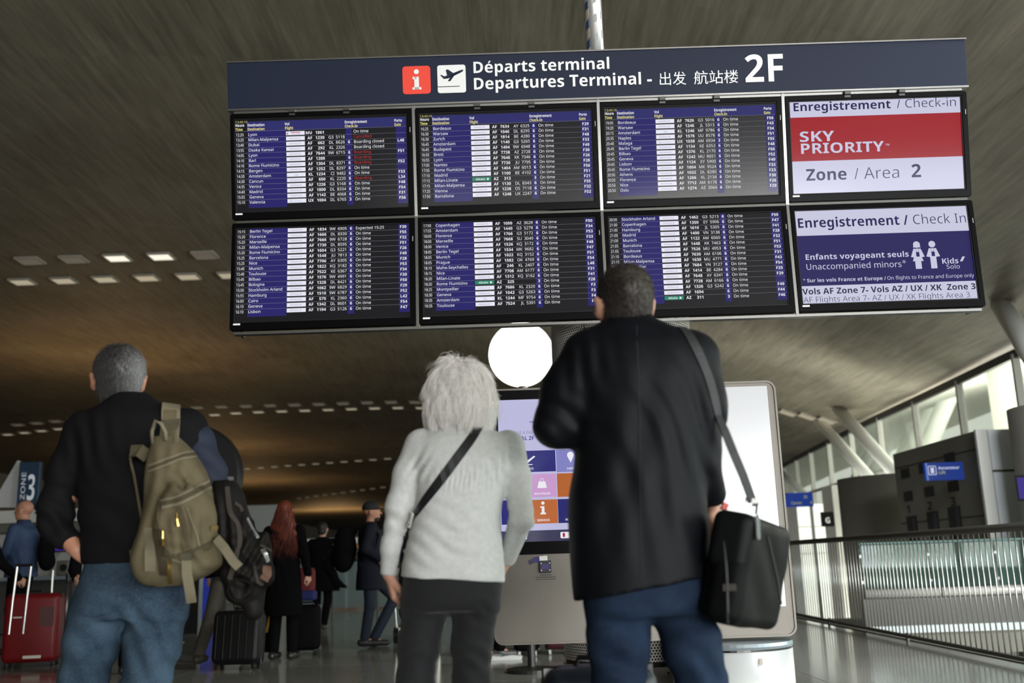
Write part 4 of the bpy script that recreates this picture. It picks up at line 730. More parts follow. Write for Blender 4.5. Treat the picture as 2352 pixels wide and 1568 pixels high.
def monitor(col, row):
    up = row == 1; lean = LEAN_U if up else LEAN_L; hgt = (HU if up else HL) - .022
    n = V(0, -math.sin(lean), math.cos(lean)); mid = V(BX + (col - 1.5) * PITCH_X, BY, BZ)
    base = mid + n * .008 if up else mid - n * (hgt + .010)
    t = thing('monitor', WORDS[(col, row)], 'monitor', base, (lean, 0, 0), 'monitors of the departure board')
    h = hgt; w2 = MW / 2; L = lambda name, mb, mat, par=t, **k: mb.build(name, mat, par, world=False, **k)
    sx0, sx1, sz0, sz1 = -w2 + .022, w2 - .030, h * .070, h * (1 - .045)
    fr_ = MB(); ring(fr_, rrect(-w2, w2, 0, h, .012), rrect(sx0, sx1, sz0, sz1, .002), (0, 0, 0), (1, 0, 0), (0, 0, 1), (0, .035, 0)); L("bezel", fr_, M_BEZ, bevel=.003)
    b = MB(); b.box((0, .06, h / 2), (MW - .03, .055, h - .03)); L('back_housing', b, M_BLACK, bevel=.01)
    lip = MB(); ring(lip, rrect(sx0, sx1, sz0, sz1, .002), rrect(sx0 + .005, sx1 - .005, sz0 + .005, sz1 - .005, .002), (0, .004, 0), (1, 0, 0), (0, 0, 1), (0, .01, 0)); L('inner_lip', lip, pbr('grey_lip', (.012, .012, .012), .5, spec=.15))
    s = MB(); rect(s, sx0, sx1, sz0, sz1, .012); scr = L('screen', s, M_SCR)
    st = MB(); st.prism(rrect(-w2 + .020, -w2 + .060, h * .047, h * .063, .003), (0, -.0006, 0), (1, 0, 0), (0, 0, 1), (0, .001, 0)); L('sticker', st, M_STICK)
    led = MB(); led.box((w2 - .012, -.001, h * .80), (.004, .003, .028)); L('side_marker', led, pbr('grey_marker', (.35, .35, .35), .4))
    if up:
        for q in (-.16, .145):
            c = MB(); c.box((q, .01, h + .008), (.034, .05, .020)); c.box((q, -.003, h - .012), (.034, .006, .012)); L('bracket', c, M_DKMETAL)
    U = lambda u: -w2 + u * MW; Z = lambda v: h * (1 - v); Y1, Y2, Y3 = .0112, .0104, .0096
    if col < 3:
        rows = [r.split('|') for r in FLIGHTS[(col, row)].split('\n')]; n_ = len(rows)
        v0, dv, vb = (.194, .0492, .888) if up else (.0775, .0501, .876)
        for ua, ub in ((.091, .302), (.632, .667), (.909, .965)):
            blue = MB(); rect(blue, U(ua), U(ub), Z(vb), Z(v0 - .03), Y1); L('column_field', blue, M_BLU, scr)
        W_, YL, RD, LG, LINE = MB(), MB(), MB(), {k: MB() for k in 'nrc'}, None
        if up:
            hd = MB(); rect(hd, U(.089), U(.966), Z(.163), Z(.070), Y1 - .0002); L('header_field', hd, M_BLH, scr)
            cap = .0158
            put_text(YL, '13:45:16', U(.026), Z(.074) - .006, .0128, 'l', o=(0, Y3, 0))
            for u, a, b2, f1, f2 in ((.026, 'Heure', 'Time', .050, .041), (.093, 'Destination', 'Destination', .0945, .0945), (.298, 'Vol', 'Flight', .027, .047), (.628, 'Enregistrement', 'Check-In', .124, .072), (.901, 'Porte', 'Gate', .044, .037)):
                put_text(W_, a, U(u), Z(.104) - cap / 2, cap, 'b', o=(0, Y3, 0), fit=f1 * MW); put_text(YL, b2, U(u), Z(.143) - cap / 2, cap, 'b', o=(0, Y3, 0), fit=f2 * MW)
        cap = .0162
        for i, (tm, dst, lg, c1, n1, c2, n2, zn, stt, gate) in enumerate(rows):
            v = v0 + i * dv; zb = Z(v) - cap / 2
            for zl in ([Z(v + dv * .55)] if i < n_ - 1 else []) + ([Z(.163)] if i == 0 and up else []):
                if LINE is None: q_ = MB(); rect(q_, U(.026), U(.966), -.0006, .0006, Y2 - .0002); LINE = L('row_line', q_, M_LIN, scr); LINE.location.z = zl
                else: q_ = LINE.copy(); COL.objects.link(q_); q_.parent = scr; q_.location.z = zl
            o3 = (0, Y3, 0)
            if tm: put_text(W_, tm, U(.028), zb, cap, 'r', o=o3, fit=.0435 * MW); put_text(W_, dst, U(.0955), zb, cap, 'r', o=o3)
            x0, x1, z0, z1 = U(.304), U(.407), Z(v) - .0105, Z(v) + .0115
            q_ = MB(); rect(q_, x0, x1, z0, z1, Y2); L('airline_logo', q_, M_GRN if lg == 'z' else M_LOGO, scr); xm = (x0 + x1) / 2; oo = (0, Y2 - .0004, 0)
            if lg == 'a': put_text(LG['n'], 'AIRFRANCE', x0 + .016, Z(v) - .0032, .0062, 'r', o=oo, fit=.054); LG['n'].add([(x0 + .073, Y2 - .0004, Z(v) - .0035), (x0 + .076, Y2 - .0004, Z(v) - .0035), (x0 + .080, Y2 - .0004, Z(v) + .0035), (x0 + .077, Y2 - .0004, Z(v) + .0035)], [(0, 1, 2, 3)])
            elif lg == 'k': put_text(LG['c'], 'KLM', xm, Z(v) - .0065, .007, 'b', 'c', o=oo); rect(LG['c'], xm - .008, xm + .008, Z(v) + .003, Z(v) + .0045, Y2 - .0004)
            elif lg == 'u': put_text(LG['c'], 'ae', x0 + .012, Z(v) - .005, .010, 'b', o=oo); put_text(LG['n'], 'Air Europa', x0 + .036, Z(v) - .003, .0062, 'l', o=oo)
            elif lg == 'm':
                put_text(LG['n'], 'CHINA EASTERN', x0 + .028, Z(v) - .008, .0045, 'r', o=oo, fit=.052)
                for q in range(6): rect(LG['r'], x0 + .029 + q * .009, x0 + .035 + q * .009, Z(v) + .001, Z(v) + .007, Y2 - .0004)
                LG['r'].add([(x0 + .018 + .0, Y2 - .0004, Z(v) + .008), (x0 + .004, Y2 - .0004, Z(v) + .002), (x0 + .004, Y2 - .0004, Z(v) - .006), (x0 + .016, Y2 - .0004, Z(v) - .009), (x0 + .008, Y2 - .0004, Z(v) - .002)], [(0, 1, 2, 3, 4)])
            else: put_text(W_, 'Alitalia', x0 + .020, Z(v) - .005, .0105, 'b', o=(0, Y2 - .0004, 0)); W_.lathe([(.006, -.0001), (.006, .0001)], (x1 - .018, Y2 - .0004, Z(v)), 16, (0, 1, 0))
            put_text(W_, c1, U(.449), zb, cap, 'b', 'r', o=o3); put_text(W_, n1, U(.516), zb, cap, 'b', 'r', o=o3)
            if c2: put_text(W_, c2, U(.566), zb, cap, 'r', 'r', o=o3); put_text(W_, n2, U(.628), zb, cap, 'r', 'r', o=o3)
            if zn: put_text(W_, zn, U(.650), zb, cap, 'b', 'c', o=o3)
            put_text(RD if stt[0] == '!' else W_, stt.strip('!'), U(.675), zb, cap, 'r', o=o3)
            if gate: put_text(W_, gate, U(.954), zb, cap, 'b', 'r', o=o3)
        L('lettering', W_, M_TXT, scr)
        if YL.n: L('yellow_lettering', YL, M_YEL, scr)
        if RD.n: L('red_lettering', RD, M_RED, scr)
        for k, nm, mt in (('n', 'logo_lettering', M_LNAVY), ('r', 'logo_print', M_LRED), ('c', 'logo_lettering', M_LCYAN)):
            if LG[k].n: L(nm, LG[k], mt, scr)
    elif up:
        a = MB(); rect(a, sx0, sx1, sz0, sz1, Y1); L('white_field', a, M_LAV, scr)
        a = MB(); rect(a, sx0, sx1, Z(.615), Z(.200), Y1 - .0005); L('red_field', a, M_CRIM, scr)
        o3 = (0, Y3, 0); wd = sx1 - sx0; X = lambda q: sx0 + q * wd
        for s_, u_, v_, cap, st_, f_, mt in (('Enregistrement', .022, .140, .047, 'b', .572, M_NAVT), ('/', .628, .140, .049, 'r', None, M_NAVT), ('Check-in', .672, .140, .049, 'l', .305, M_NAVT), ('SKY', .052, .432, .058, 'b', .205, M_LAV), ('PRIORITY', .052, .545, .058, 'b', .490, M_LAV), ('™', .548, .508, .020, 'r', None, M_LAV), ('Zone', .082, .800, .065, 'b', .240, M_NAVT), ('/', .362, .800, .065, 'l', None, M_NAVT), ('Area', .418, .800, .065, 'l', .212, M_NAVT), ('2', .690, .800, .074, 'b', .062, M_NAVT)):
            q_ = MB(); put_text(q_, s_, X(u_), Z(v_), cap, st_, o=o3, fit=f_ and f_ * wd); L('lettering', q_, mt, scr)
    else:
        a = MB(); rect(a, sx0, sx1, sz0, sz1, Y1); L('white_field', a, M_LAV, scr)
        wd = sx1 - sx0; X = lambda q: sx0 + q * wd; o3 = (0, Y3, 0)
        a = MB(); rect(a, sx0, sx1, Z(.758), Z(.288), Y1 - .0005); L('navy_field', a, M_NAVF, scr)
        for s_, u_, v_, cap, st_, f_, mt in (('Enregistrement', .012, .212, .055, 'b', .592, M_NAVT), ('/', .628, .212, .055, 'b', None, M_NAVT), ('Check In', .676, .212, .055, 'l', .315, M_NAVT), ('Enfants voyageant seuls', .040, .515, .031, 'b', .595, M_LAV), ('Unaccompanied minors', .040, .608, .033, 'r', .548, M_LAV), ('*', .592, .600, .034, 'r', None, M_LAV), ('* Sur les vols France et Europe /', .018, .724, .020, 'b', .470, M_LAV), ('On flights to France and Europe only', .495, .724, .020, 'r', .495, M_LAV), ('Vols AF Zone 7- Vols AZ / UX / XK  Zone 3', .008, .836, .033, 'b', .984, M_INK), ('AF Flights Area 7- AZ / UX / XK Flights Area 3', .010, .910, .031, 'l', .945, M_INK), ('Kids', .815, .592, .030, 'b', .098, M_LAV), ('Solo', .838, .640, .024, 'r', .080, M_LAV)):
            q_ = MB(); put_text(q_, s_, X(u_), Z(v_), cap, st_, o=o3, fit=f_ and f_ * wd); L('lettering', q_, mt, scr)
        q_ = MB(); q_.add([(X(.920), Y3, Z(.575)), (X(.935), Y3, Z(.575)), (X(.952), Y3, Z(.530)), (X(.937), Y3, Z(.530))], [(0, 1, 2, 3)]); L('logo_mark', q_, M_LAV, scr)
        for cx, girl in ((.684, True), (.772, False)):
            x = X(cx); W_ = MB()
            W_.lathe([(.019, -.0001), (.019, .0001)], (x, Y3, Z(.405)), 20, (0, 1, 0))
            if girl: W_.add([(x - .021, Y3, Z(.432)), (x + .021, Y3, Z(.432)), (x + .016, Y3, Z(.40)), (x - .016, Y3, Z(.40))], [(0, 1, 2, 3)])
            W_.add([(x - .020, Y3, Z(.443)), (x + .020, Y3, Z(.443)), (x + .038, Y3, Z(.520)), (x + .022, Y3, Z(.524)), (x - .022, Y3, Z(.524)), (x - .038, Y3, Z(.520))], [(5, 4, 3, 2, 1, 0)])
            if girl: W_.add([(x - .022, Y3, Z(.523)), (x + .022, Y3, Z(.523)), (x + .030, Y3, Z(.560)), (x - .030, Y3, Z(.560))], [(3, 2, 1, 0)])
            rect(W_, x - .018, x + .016, Z(.632), Z(.52), Y3); L('child_pictogram', W_, M_LAV, scr)
            b = MB(); rect(b, x - .008, x + .010, Z(.518), Z(.475), Y3 - .0006); L('badge_pictogram', b, M_NAVF, scr)
            for sgn in (-1, 1): b = MB(); b.add([(x + sgn * .010 - .0008, Y3 - .0006, Z(.445)), (x + sgn * .010 + .0008, Y3 - .0006, Z(.445)), (x + sgn * .004 + .0008, Y3 - .0006, Z(.475)), (x + sgn * .004 - .0008, Y3 - .0006, Z(.475))], [(3, 2, 1, 0)]); L('lanyard_pictogram', b, M_NAVF, scr)
    return t
for c_ in range(4):
    for r_ in (1, 0): monitor(c_, r_)

# header sign above the monitors
n_up = V(0, -math.sin(LEAN_U), math.cos(LEAN_U))
sg = thing('header_sign', 'long dark blue header sign reading Departures Terminal 2F', 'sign', V(BX, BY, BZ) + n_up * (HU + .015), (LEAN_U, 0, 0))
M_NAVY = pbr('navy_sign_face', (.014, .019, .040), .5, spec=.15); M_SGW = pbr('sign_white', (.80, .80, .80), .45); M_SGR = pbr('sign_red', (.80, .045, .02), .45)
LS = lambda name, mb, mat, par=sg, **k: mb.build(name, mat, par, world=False, **k)
b = MB(); b.box((0, .07, HS / 2), (BW, .14, HS)); face = LS('sign_box', b, M_NAVY, bevel=.003)
b = MB(); b.box((0, .07, HS + .004), (BW + .006, .15, .008)); b.box((0, .07, -.005), (BW + .006, .15, .010)); LS('edge_trim', b, M_CHROME)
S = lambda px: (px - 523) / 1697 * BW - BW / 2
fy = -.002
b = MB(); b.prism(rrect(S(925), S(989), .052, .052 + .1585, .018), (0, fy, 0), (1, 0, 0), (0, 0, 1), (0, .003, 0)); LS('red_information_square', b, M_SGR)
b = MB(); xi = (S(925) + S(989)) / 2; b.lathe([(.014, -.0005), (.014, .0005)], (xi, fy - .0008, .178), 24, (0, 1, 0)); rect(b, xi - .013, xi + .013, .077, .150, fy - .0008); rect(b, xi - .022, xi + .0, .136, .150, fy - .0008); rect(b, xi - .024, xi + .026, .077, .090, fy - .0008); LS('information_letter', b, M_SGW)
b = MB(); b.prism(rrect(S(1005), S(1070), .052, .052 + .1585, .014), (0, fy, 0), (1, 0, 0), (0, 0, 1), (0, .003, 0)); LS('white_plane_square', b, M_SGW)
xp = S(1005)
b = MB(); yy = fy - .0008
pl = [(.016, .148), (.022, .150), (.040, .140), (.055, .146), (.048, .176), (.060, .180), (.090, .158), (.128, .172), (.145, .176), (.146, .168), (.130, .158), (.085, .138), (.060, .128), (.036, .126)]
b.add([(xp + x, yy, z + .006) for x, z in pl], [tuple(range(len(pl)))]); b.add([(xp + .078, yy, .152), (xp + .108, yy, .166), (xp + .072, yy, .118), (xp + .058, yy, .118)], [(0, 1, 2, 3)]); rect(b, xp, xp + .124, .086, .090, yy); LS('departing_plane_pictogram', b, M_NAVY)
for s_, x0, x1, z_, cap, st_ in (('Départs terminal', 1085, 1403, .160, .064, 'b'), ('Departures Terminal -', 1085, 1497, .066, .066, 'b'), ('出发', 1511, 1576, .062, .0585, 'r'), ('航站楼', 1592, 1696, .062, .0585, 'r'), ('2F', 1708, 1803, .058, .155, 'b')):
    b = MB(); put_text(b, s_, S(x0), z_, cap, st_, o=(0, fy, 0), fit=S(x1) - S(x0)); LS('sign_lettering', b, M_SGW)

# steel frame that carries sign and monitors
fr = thing('board_frame', 'polished steel frame behind the departure screens', 'frame', (BX, BY + .16, BZ - HL))
n_lo = V(0, -math.sin(LEAN_L), math.cos(LEAN_L)); mid = V(BX, BY, BZ)
for c_ in range(5):
    x = (c_ - 2) * PITCH_X * (1 if abs(c_ - 2) < 2 else .975)
    dy = .03 if abs(c_ - 2) < 2 else .118
    b = MB(); b.box(mid + V(x, dy, 0) + n_up * HU / 2, (.016, .05, HU + .02), rotx(LEAN_U)); b.build('upright', M_CHROME, fr)
    b = MB(); b.box(mid + V(x, dy, 0) - n_lo * HL / 2, (.016, .05, HL), rotx(LEAN_L)); b.build('upright', M_CHROME, fr)
for p, R in ((mid + n_up * (HU + .004), LEAN_U), (mid, LEAN_L), (mid - n_lo * (HL + .002), LEAN_L)):
    b = MB(); b.box(p + V(0, .035, 0), (BW - .06, .05, .014), rotx(R)); b.build('crossbar', M_CHROME, fr)
for x in (-.9, .1, 1.1):
    b = MB(); b.box((BX + x, BY + .15, BZ - .02), (.08, .06, 1.1)); b.build('spine', M_STEEL, fr)
b = MB(); b.box((BX, BY + .15, BZ + .2), (3.6, .06, .08)); b.box((BX, BY + .15, BZ - .4), (3.6, .06, .08)); b.build('rear_beam', M_STEEL, fr)
# ------------------------------------------------------------------ column, kiosk, pole and globe behind the board
def perforated(name, R, pitch, base=(.74, .72, .68)):
    m, nt, b = new_mat(name); tc = nt.nodes.new('ShaderNodeTexCoord'); sp = nt.nodes.new('ShaderNodeSeparateXYZ'); nt.links.new(tc.outputs['Object'], sp.inputs[0])
    ang = nmath(nt, 'ARCTAN2', sp.outputs[1], sp.outputs[0]); uu = nmath(nt, 'MULTIPLY', ang, R / pitch); vv = nmath(nt, 'MULTIPLY', sp.outputs[2], 1 / (pitch * 1.732))
    def dist(o):
        a = nmath(nt, 'SUBTRACT', nmath(nt, 'FRACT', nmath(nt, 'ADD', uu, o)), .5); c = nmath(nt, 'MULTIPLY', nmath(nt, 'SUBTRACT', nmath(nt, 'FRACT', nmath(nt, 'ADD', vv, o)), .5), 1.732)
        return nmath(nt, 'SQRT', nmath(nt, 'ADD', nmath(nt, 'MULTIPLY', a, a), nmath(nt, 'MULTIPLY', c, c)))
    hole = nmath(nt, 'LESS_THAN', nmath(nt, 'MINIMUM', dist(0.0), dist(.5)), .30)
    mx = nt.nodes.new('ShaderNodeMix'); mx.data_type = 'RGBA'; mx.inputs[6].default_value = base + (1,); mx.inputs[7].default_value = (.012, .011, .010, 1); nt.links.new(hole, mx.inputs[0])
    nt.links.new(mx.outputs[2], b.inputs['Base Color']); nt.links.new(nmath(nt, 'MULTIPLY_ADD', hole, -.3, .3), b.inputs['Metallic']); b.inputs['Roughness'].default_value = .38
    return m
CX, CY, CR = .646, 5.80, .411
col = thing('round_column', 'round perforated steel column behind the departure board', 'column', (CX, CY, 0)); col['kind'] = 'structure'
M_PERF = perforated('perforated_steel', CR, .0165)
def cyl_part(name, r, z0, z1, mat, par, n=64, bevel=0.0):
    b = MB(); b.lathe([(r, z0), (r, z1)], (CX, CY, 0), n); o = b.build(name, mat, par, smooth=False, bevel=bevel)
    for p in o.data.polygons: p.use_smooth = len(p.vertices) == 4
    return o
cyl_part('perforated_skin', CR, .40, 1.955, M_PERF, col); cyl_part('perforated_skin', CR, 1.965, 3.42, M_PERF, col)
cyl_part('dark_core', CR - .012, .0, 3.46, M_DKMETAL, col)
cyl_part('base_skirt', CR + .006, .0, .375, M_STEEL, col); cyl_part('cap', CR + .004, 3.42, 3.45, M_STEEL, col)
for a in (-125, -62):
    t = math.radians(a); b = MB(); b.box((CX + math.cos(t) * (CR + .001), CY + math.sin(t) * (CR + .001), 1.9), (.003, .004, 2.98), rotz(t)); b.build('seam', M_DKMETAL, col)
for a in (-140, -118, -96, -75, -50):
    t = math.radians(a)
    for z in (.345, .05):
        b = MB(); b.lathe([(.007, 0), (.006, .003)], (CX + math.cos(t) * (CR + .006), CY + math.sin(t) * (CR + .006), z), 10, (math.cos(t), math.sin(t), 0)); b.build('screw', M_DKMETAL, col)
lm = MB()
pts = [V(CX, CY, 0) + V(math.cos(t) * (CR + .003), math.sin(t) * (CR + .003), 0) for t in [0]]
c0 = P(1302, 742, CY - CR * .8)
b = MB(); b.lathe([(.052, 0), (.052, .008)], (c0[0], c0[1] - .06, c0[2] + .03), 28, unit(V(c0[0] - CX, c0[1] - CY - .06, 0))); b.build('round_hatch', M_STEEL, col)

pole = thing('ceiling_pole', 'slim polished pole with blue and grey squares rising from the board to the ceiling', 'pole', (P(1364, 60, 5.76)[0], 5.76, 3.45))
px_, pr = P(1364, 60, 5.76)[0], .056
b = MB(); b.lathe([(pr, 3.45), (pr, zceil(px_) + .02)], (px_, 5.76, 0), 40); o = b.build('tube', pbr('white_steel', (.82, .82, .80), .22, .75), pole)
for p in o.data.polygons: p.use_smooth = len(p.vertices) == 4
MBL, MGR, MTN = pbr('pole_blue', (.03, .07, .17), .3), pbr('pole_grey', (.34, .34, .34), .35), pbr('pole_tan', (.42, .38, .33), .35)
def patch(a0, a1, z0, z1, mat, nm):
    q = MB(); vs_, fs = [], []
    for k in range(5):
        t = math.radians(a0 + (a1 - a0) * k / 4)
        for r, z in ((pr + .0015, z0), (pr + .0015, z1), (pr - .002, z1), (pr - .002, z0)): vs_.append((px_ + math.cos(t) * r, 5.76 + math.sin(t) * r, z + .0006 * (a0 + (a1 - a0) * k / 4 + 90)))
    for k in range(4):
        for e in range(4): fs.append((k * 4 + e, (k + 1) * 4 + e, (k + 1) * 4 + (e + 1) % 4, k * 4 + (e + 1) % 4))
    fs += [(0, 1, 2, 3), (19, 18, 17, 16)]
    q.add(vs_, fs); return q.build(nm, mat, pole)
z = 3.83
while z < 6.2:
    patch(-152, -129, z, z + .055, MBL, 'blue_square'); patch(-96, -72, z, z + .055, MGR, 'grey_square'); patch(-45, -22, z + .005, z + .06, MGR, 'grey_square'); patch(-178, -125, z - .068, z - .008, MTN, 'tan_square')
    z += .135

lamp = thing('globe_lamp', 'large glowing white globe lamp on a post beside the perforated column', 'lamp', (P(1197, 814, 9.0)[0], 9.0, 0))
gc = P(1197, 814, 9.0)
b = MB(); b.sphere(gc, .302, 48, 32); b.build('globe', emit('globe_light', (1.0, .97, .86), 2.2, .5), lamp, smooth=True)
b = MB(); b.tube([(gc[0], 9, .03), (gc[0], 9, gc[2] - .297)], .035, 16); b.build('post', M_DKMETAL, lamp); b = MB(); b.lathe([(.22, 0), (.22, .03), (.05, .045)], (gc[0], 9, 0), 32); b.build('foot', M_DKMETAL, lamp); b = MB(); b.lathe([(.05, 0), (.06, .03)], (gc[0], 9, gc[2] - .345), 24); b.build('collar', M_STEEL, lamp)

# information kiosk
KY, KX0, KX1, KZ0, KZ1 = 5.10, -.131, 1.357, .534, 1.806
kio = thing('information_kiosk', 'wide stainless steel kiosk with touch screen and blank white panel', 'kiosk', ((KX0 + KX1) / 2, KY + .08, 0))
ex, ez = (1, 0, 0), (0, 0, 1)
M_KSTEEL = pbr('kiosk_steel', (.135, .122, .104), .45, .30, var=.10, scale=5, bump=.04, bscale=9, detail=8)
b = MB(); b.prism(rrect(KX0, KX1, KZ0, KZ1, .045, 8), (0, KY + .02, 0), ex, ez, (0, .12, 0)); b.build('cabinet', M_KSTEEL, kio, bevel=.004)
b = MB(); ring(b, rrect(KX0 - .004, KX1 + .004, KZ0 - .004, KZ1 + .004, .048, 8), rrect(KX0 + .006, KX1 - .006, KZ0 + .006, KZ1 - .006, .040, 8), (0, KY + .012, 0), ex, ez, (0, .012, 0)); b.build('edge_trim', M_KSTEEL, kio)
K = lambda px, py: P(px, py, KY)
sx0, sx1 = K(1133, 1100)[0], K(1354, 1100)[0]; sz1, sz0 = KZ1 - .007, K(1240, 1272)[2]
b = MB(); b.prism(rrect(sx0, sx1, sz0, sz1, .012), (0, KY + .002, 0), ex, ez, (0, .02, 0)); tb = b.build('touch_screen', M_BEZ, kio, bevel=.002)
dx0, dx1 = K(1147, 1080)[0], K(1342, 1080)[0]; dz1, dz0 = K(1240, 916)[2], K(1240, 1243)[2]
b = MB(); rect(b, dx0, dx1, dz0, dz1, KY + .001); b.build('display', emit('kiosk_lilac_white', (.53, .52, .76), .92), tb)
T_ = {}
def tile_(px0, py0, px1, py1, colr, nm):
    a, c = K(px0, py1), K(px1, py0); zt, zb = c[2], a[2]
    m = T_.setdefault(colr, emit('tile_' + colr[1:], colr, .9)); q = MB(); rect(q, max(a[0], dx0 + .004), min(c[0], dx1 - .004), zb, zt, KY + .0002); q.build(nm, m, tb)
    return a[0], c[0], zb, zt
rows_ = (1032, 1086), (1090, 1144), (1148, 1202)
TI = []
TI.append((tile_(1147, 1033, 1275, 1086, '#2a2a78', 'menu_tile'), 'DÉPARTS')); TI.append((tile_(1279, 1031, 1342, 1084, '#8686c8', 'menu_tile'), 'CARTE'))
TI.append((tile_(1147, 1089, 1209, 1143, '#3f9a4a', 'menu_tile'), '')); TI.append((tile_(1213, 1087, 1277, 1142, '#cf9fd4', 'menu_tile'), 'BOUTIQUES')); TI.append((tile_(1281, 1085, 1342, 1141, '#b8652c', 'menu_tile'), ''))
TI.append((tile_(1148, 1147, 1211, 1205, '#2a2a78', 'menu_tile'), '')); TI.append((tile_(1215, 1146, 1280, 1203, '#bf6a35', 'menu_tile'), 'SERVICES')); TI.append((tile_(1283, 1144, 1342, 1201, '#25256e', 'menu_tile'), 'SCANNER'))
b = MB(); q0, q1 = K(1150, 1242), K(1342, 1214); rect(b, dx0, dx1, dz0, dz0 + .055, KY + .0004); b.build('footer_bar', emit('footer_slate', '#3c3a58', .9), tb)
wl = MB(); o_ = (0, KY - .0006, 0)
for (a, c, zb, zt), s in TI:
    if s: put_text(wl, s, (a + c) / 2, zb + .012, .010, 'b', 'c', o=o_)
(a, c, zb, zt) = TI[0][0]; xm = (a + c) / 2; ic = MB()
ic.add([(xm - .03, KY - .0006, zb + .062), (xm - .022, KY - .0006, zb + .066), (xm, KY - .0006, zb + .058), (xm + .034, KY - .0006, zb + .082), (xm + .042, KY - .0006, zb + .078), (xm + .004, KY - .0006, zb + .048), (xm - .018, KY - .0006, zb + .050)], [tuple(range(7))]); rect(ic, xm - .03, xm + .026, zb + .036, zb + .040, KY - .0006)
(a, c, zb, zt) = TI[1][0]; xm = (a + c) / 2; ic.lathe([(.017, 0), (.017, .0002)], (xm, KY - .0006, zb + .085), 20, (0, 1, 0)); ic.add([(xm - .015, KY - .0006, zb + .077), (xm + .015, KY - .0006, zb + .077), (xm, KY - .0006, zb + .046)], [(0, 2, 1)])
(a, c, zb, zt) = TI[3][0]; xm = (a + c) / 2; ic.add([(xm - .024, KY - .0006, zb + .045), (xm + .024, KY - .0006, zb + .045), (xm + .017, KY - .0006, zb + .078), (xm - .017, KY - .0006, zb + .078)], [(0, 1, 2, 3)]); ic.tube([(xm - .009, KY - .0006, zb + .077), (xm - .007, KY - .0006, zb + .092), (xm + .007, KY - .0006, zb + .092), (xm + .009, KY - .0006, zb + .077)], .0016, 6)
(a, c, zb, zt) = TI[6][0]; xm = (a + c) / 2; ic.lathe([(.0085, 0), (.0085, .0002)], (xm, KY - .0006, zb + .102), 18, (0, 1, 0)); rect(ic, xm - .007, xm + .007, zb + .05, zb + .086, KY - .0006); rect(ic, xm - .014, xm + .014, zb + .046, zb + .054, KY - .0006); rect(ic, xm - .014, xm, zb + .079, zb + .086, KY - .0006)
MKW = emit('kiosk_white_print', (.8, .8, .85), 1.0); wl.build('tile_lettering', MKW, tb); ic.build('icon_print', MKW, tb)
nl = MB(); a = K(1150, 996); c = K(1150, 1007)
put_text(nl, 'BIENVENUE À PARIS', dx0 + .012, K(1150, 998)[2] - .002, .0175, 'l', o=o_, fit=.185); MKG = emit('kiosk_grey_print', (.16, .15, .30), 1.0); nl.build('welcome_lettering', MKG, tb)
nl = MB(); put_text(nl, 'TERMINAL 2F', dx0 + .012, K(1150, 1015)[2] + .006, .020, 'b', o=o_, fit=.172); put_text(nl, 'PARIS', K(1216, 971)[0], K(1216, 971)[2], .009, 'b', o=o_); nl.build('terminal_lettering', emit('kiosk_navy_print', (.04, .03, .22), 1.0), tb)
for a in (1165, 1288):
    q = MB(); x = K(a, 1243)[0]; q.prism(rrect(x, x + .10, dz0 + .012, dz0 + .043, .005), (0, KY - .0003, 0), ex, ez, (0, .0005, 0)); q.build('footer_button', MKW, tb)
q = MB(); x = K(1293, 1243)[0]; q.box((x + .006, KY - .001, dz0 + .028), (.012, .0006, .020)); q.build('red_icon_print', emit('icon_red', (.4, .02, .05), 1.0), tb)
# boarding pass scanner under the screen
sc_ = K(1253, 1301); b = MB(); b.prism(rrect(sc_[0] - .031, sc_[0] + .031, sc_[2] - .030, sc_[2] + .030, .007), (0, KY + .006, 0), ex, ez, (0, .016, 0)); scn = b.build('pass_scanner', M_BLACK, kio, bevel=.002)
for sx_ in (-1, 1):
    for sz_ in (-1, 1):
        q = MB(); q.lathe([(.0028, 0), (.0028, .001)], (sc_[0] + sx_ * .021, KY + .0052, sc_[2] + sz_ * .017), 10, (0, 1, 0)); q.build('scanner_light', emit('scanner_led', (.55, .5, .95), 1.2), scn)
q = MB(); q.add([(sc_[0] - .018, KY + .0055, sc_[2] - .012), (sc_[0] + .018, KY + .0055, sc_[2] + .012), (sc_[0] + .018, KY + .0055, sc_[2] - .012), (sc_[0] - .018, KY + .0055, sc_[2] + .012)], [(0, 1, 2, 3)][:0] + [(0, 2, 1), (0, 1, 3)]); q.build('scanner_window', emit('scanner_violet', (.05, .045, .13), 1.0), scn)
tx = MB(); oo = (0, KY + .0185, 0)
for k, s in enumerate(("Scannez votre", "carte d'embarquement", 'Scan your boarding pass')): put_text(tx, s, sc_[0], sc_[2] - .043 - k * .0105, .0062, 'b' if k < 2 else 'r', 'c', o=oo)
tx.build('scanner_lettering', pbr('print_black', (.015, .015, .02), .6), kio)
p0 = K(1222, 1287)
for k, (dx, dz, w_, h_, a, mt) in enumerate(((-.005, -.006, .026, .022, .45, M_INK), (.021, .003, .030, .028, .12, M_NAVF), (.058, .008, .040, .026, .05, pbr('ticket_white', (.7, .7, .66), .6)))):
    q = MB(); q.box((p0[0] + dx, KY + .0185 - .0004 * k, p0[2] + dz), (w_, .0006, h_), roty(-a)); q.build('ticket_pictogram', mt, kio)
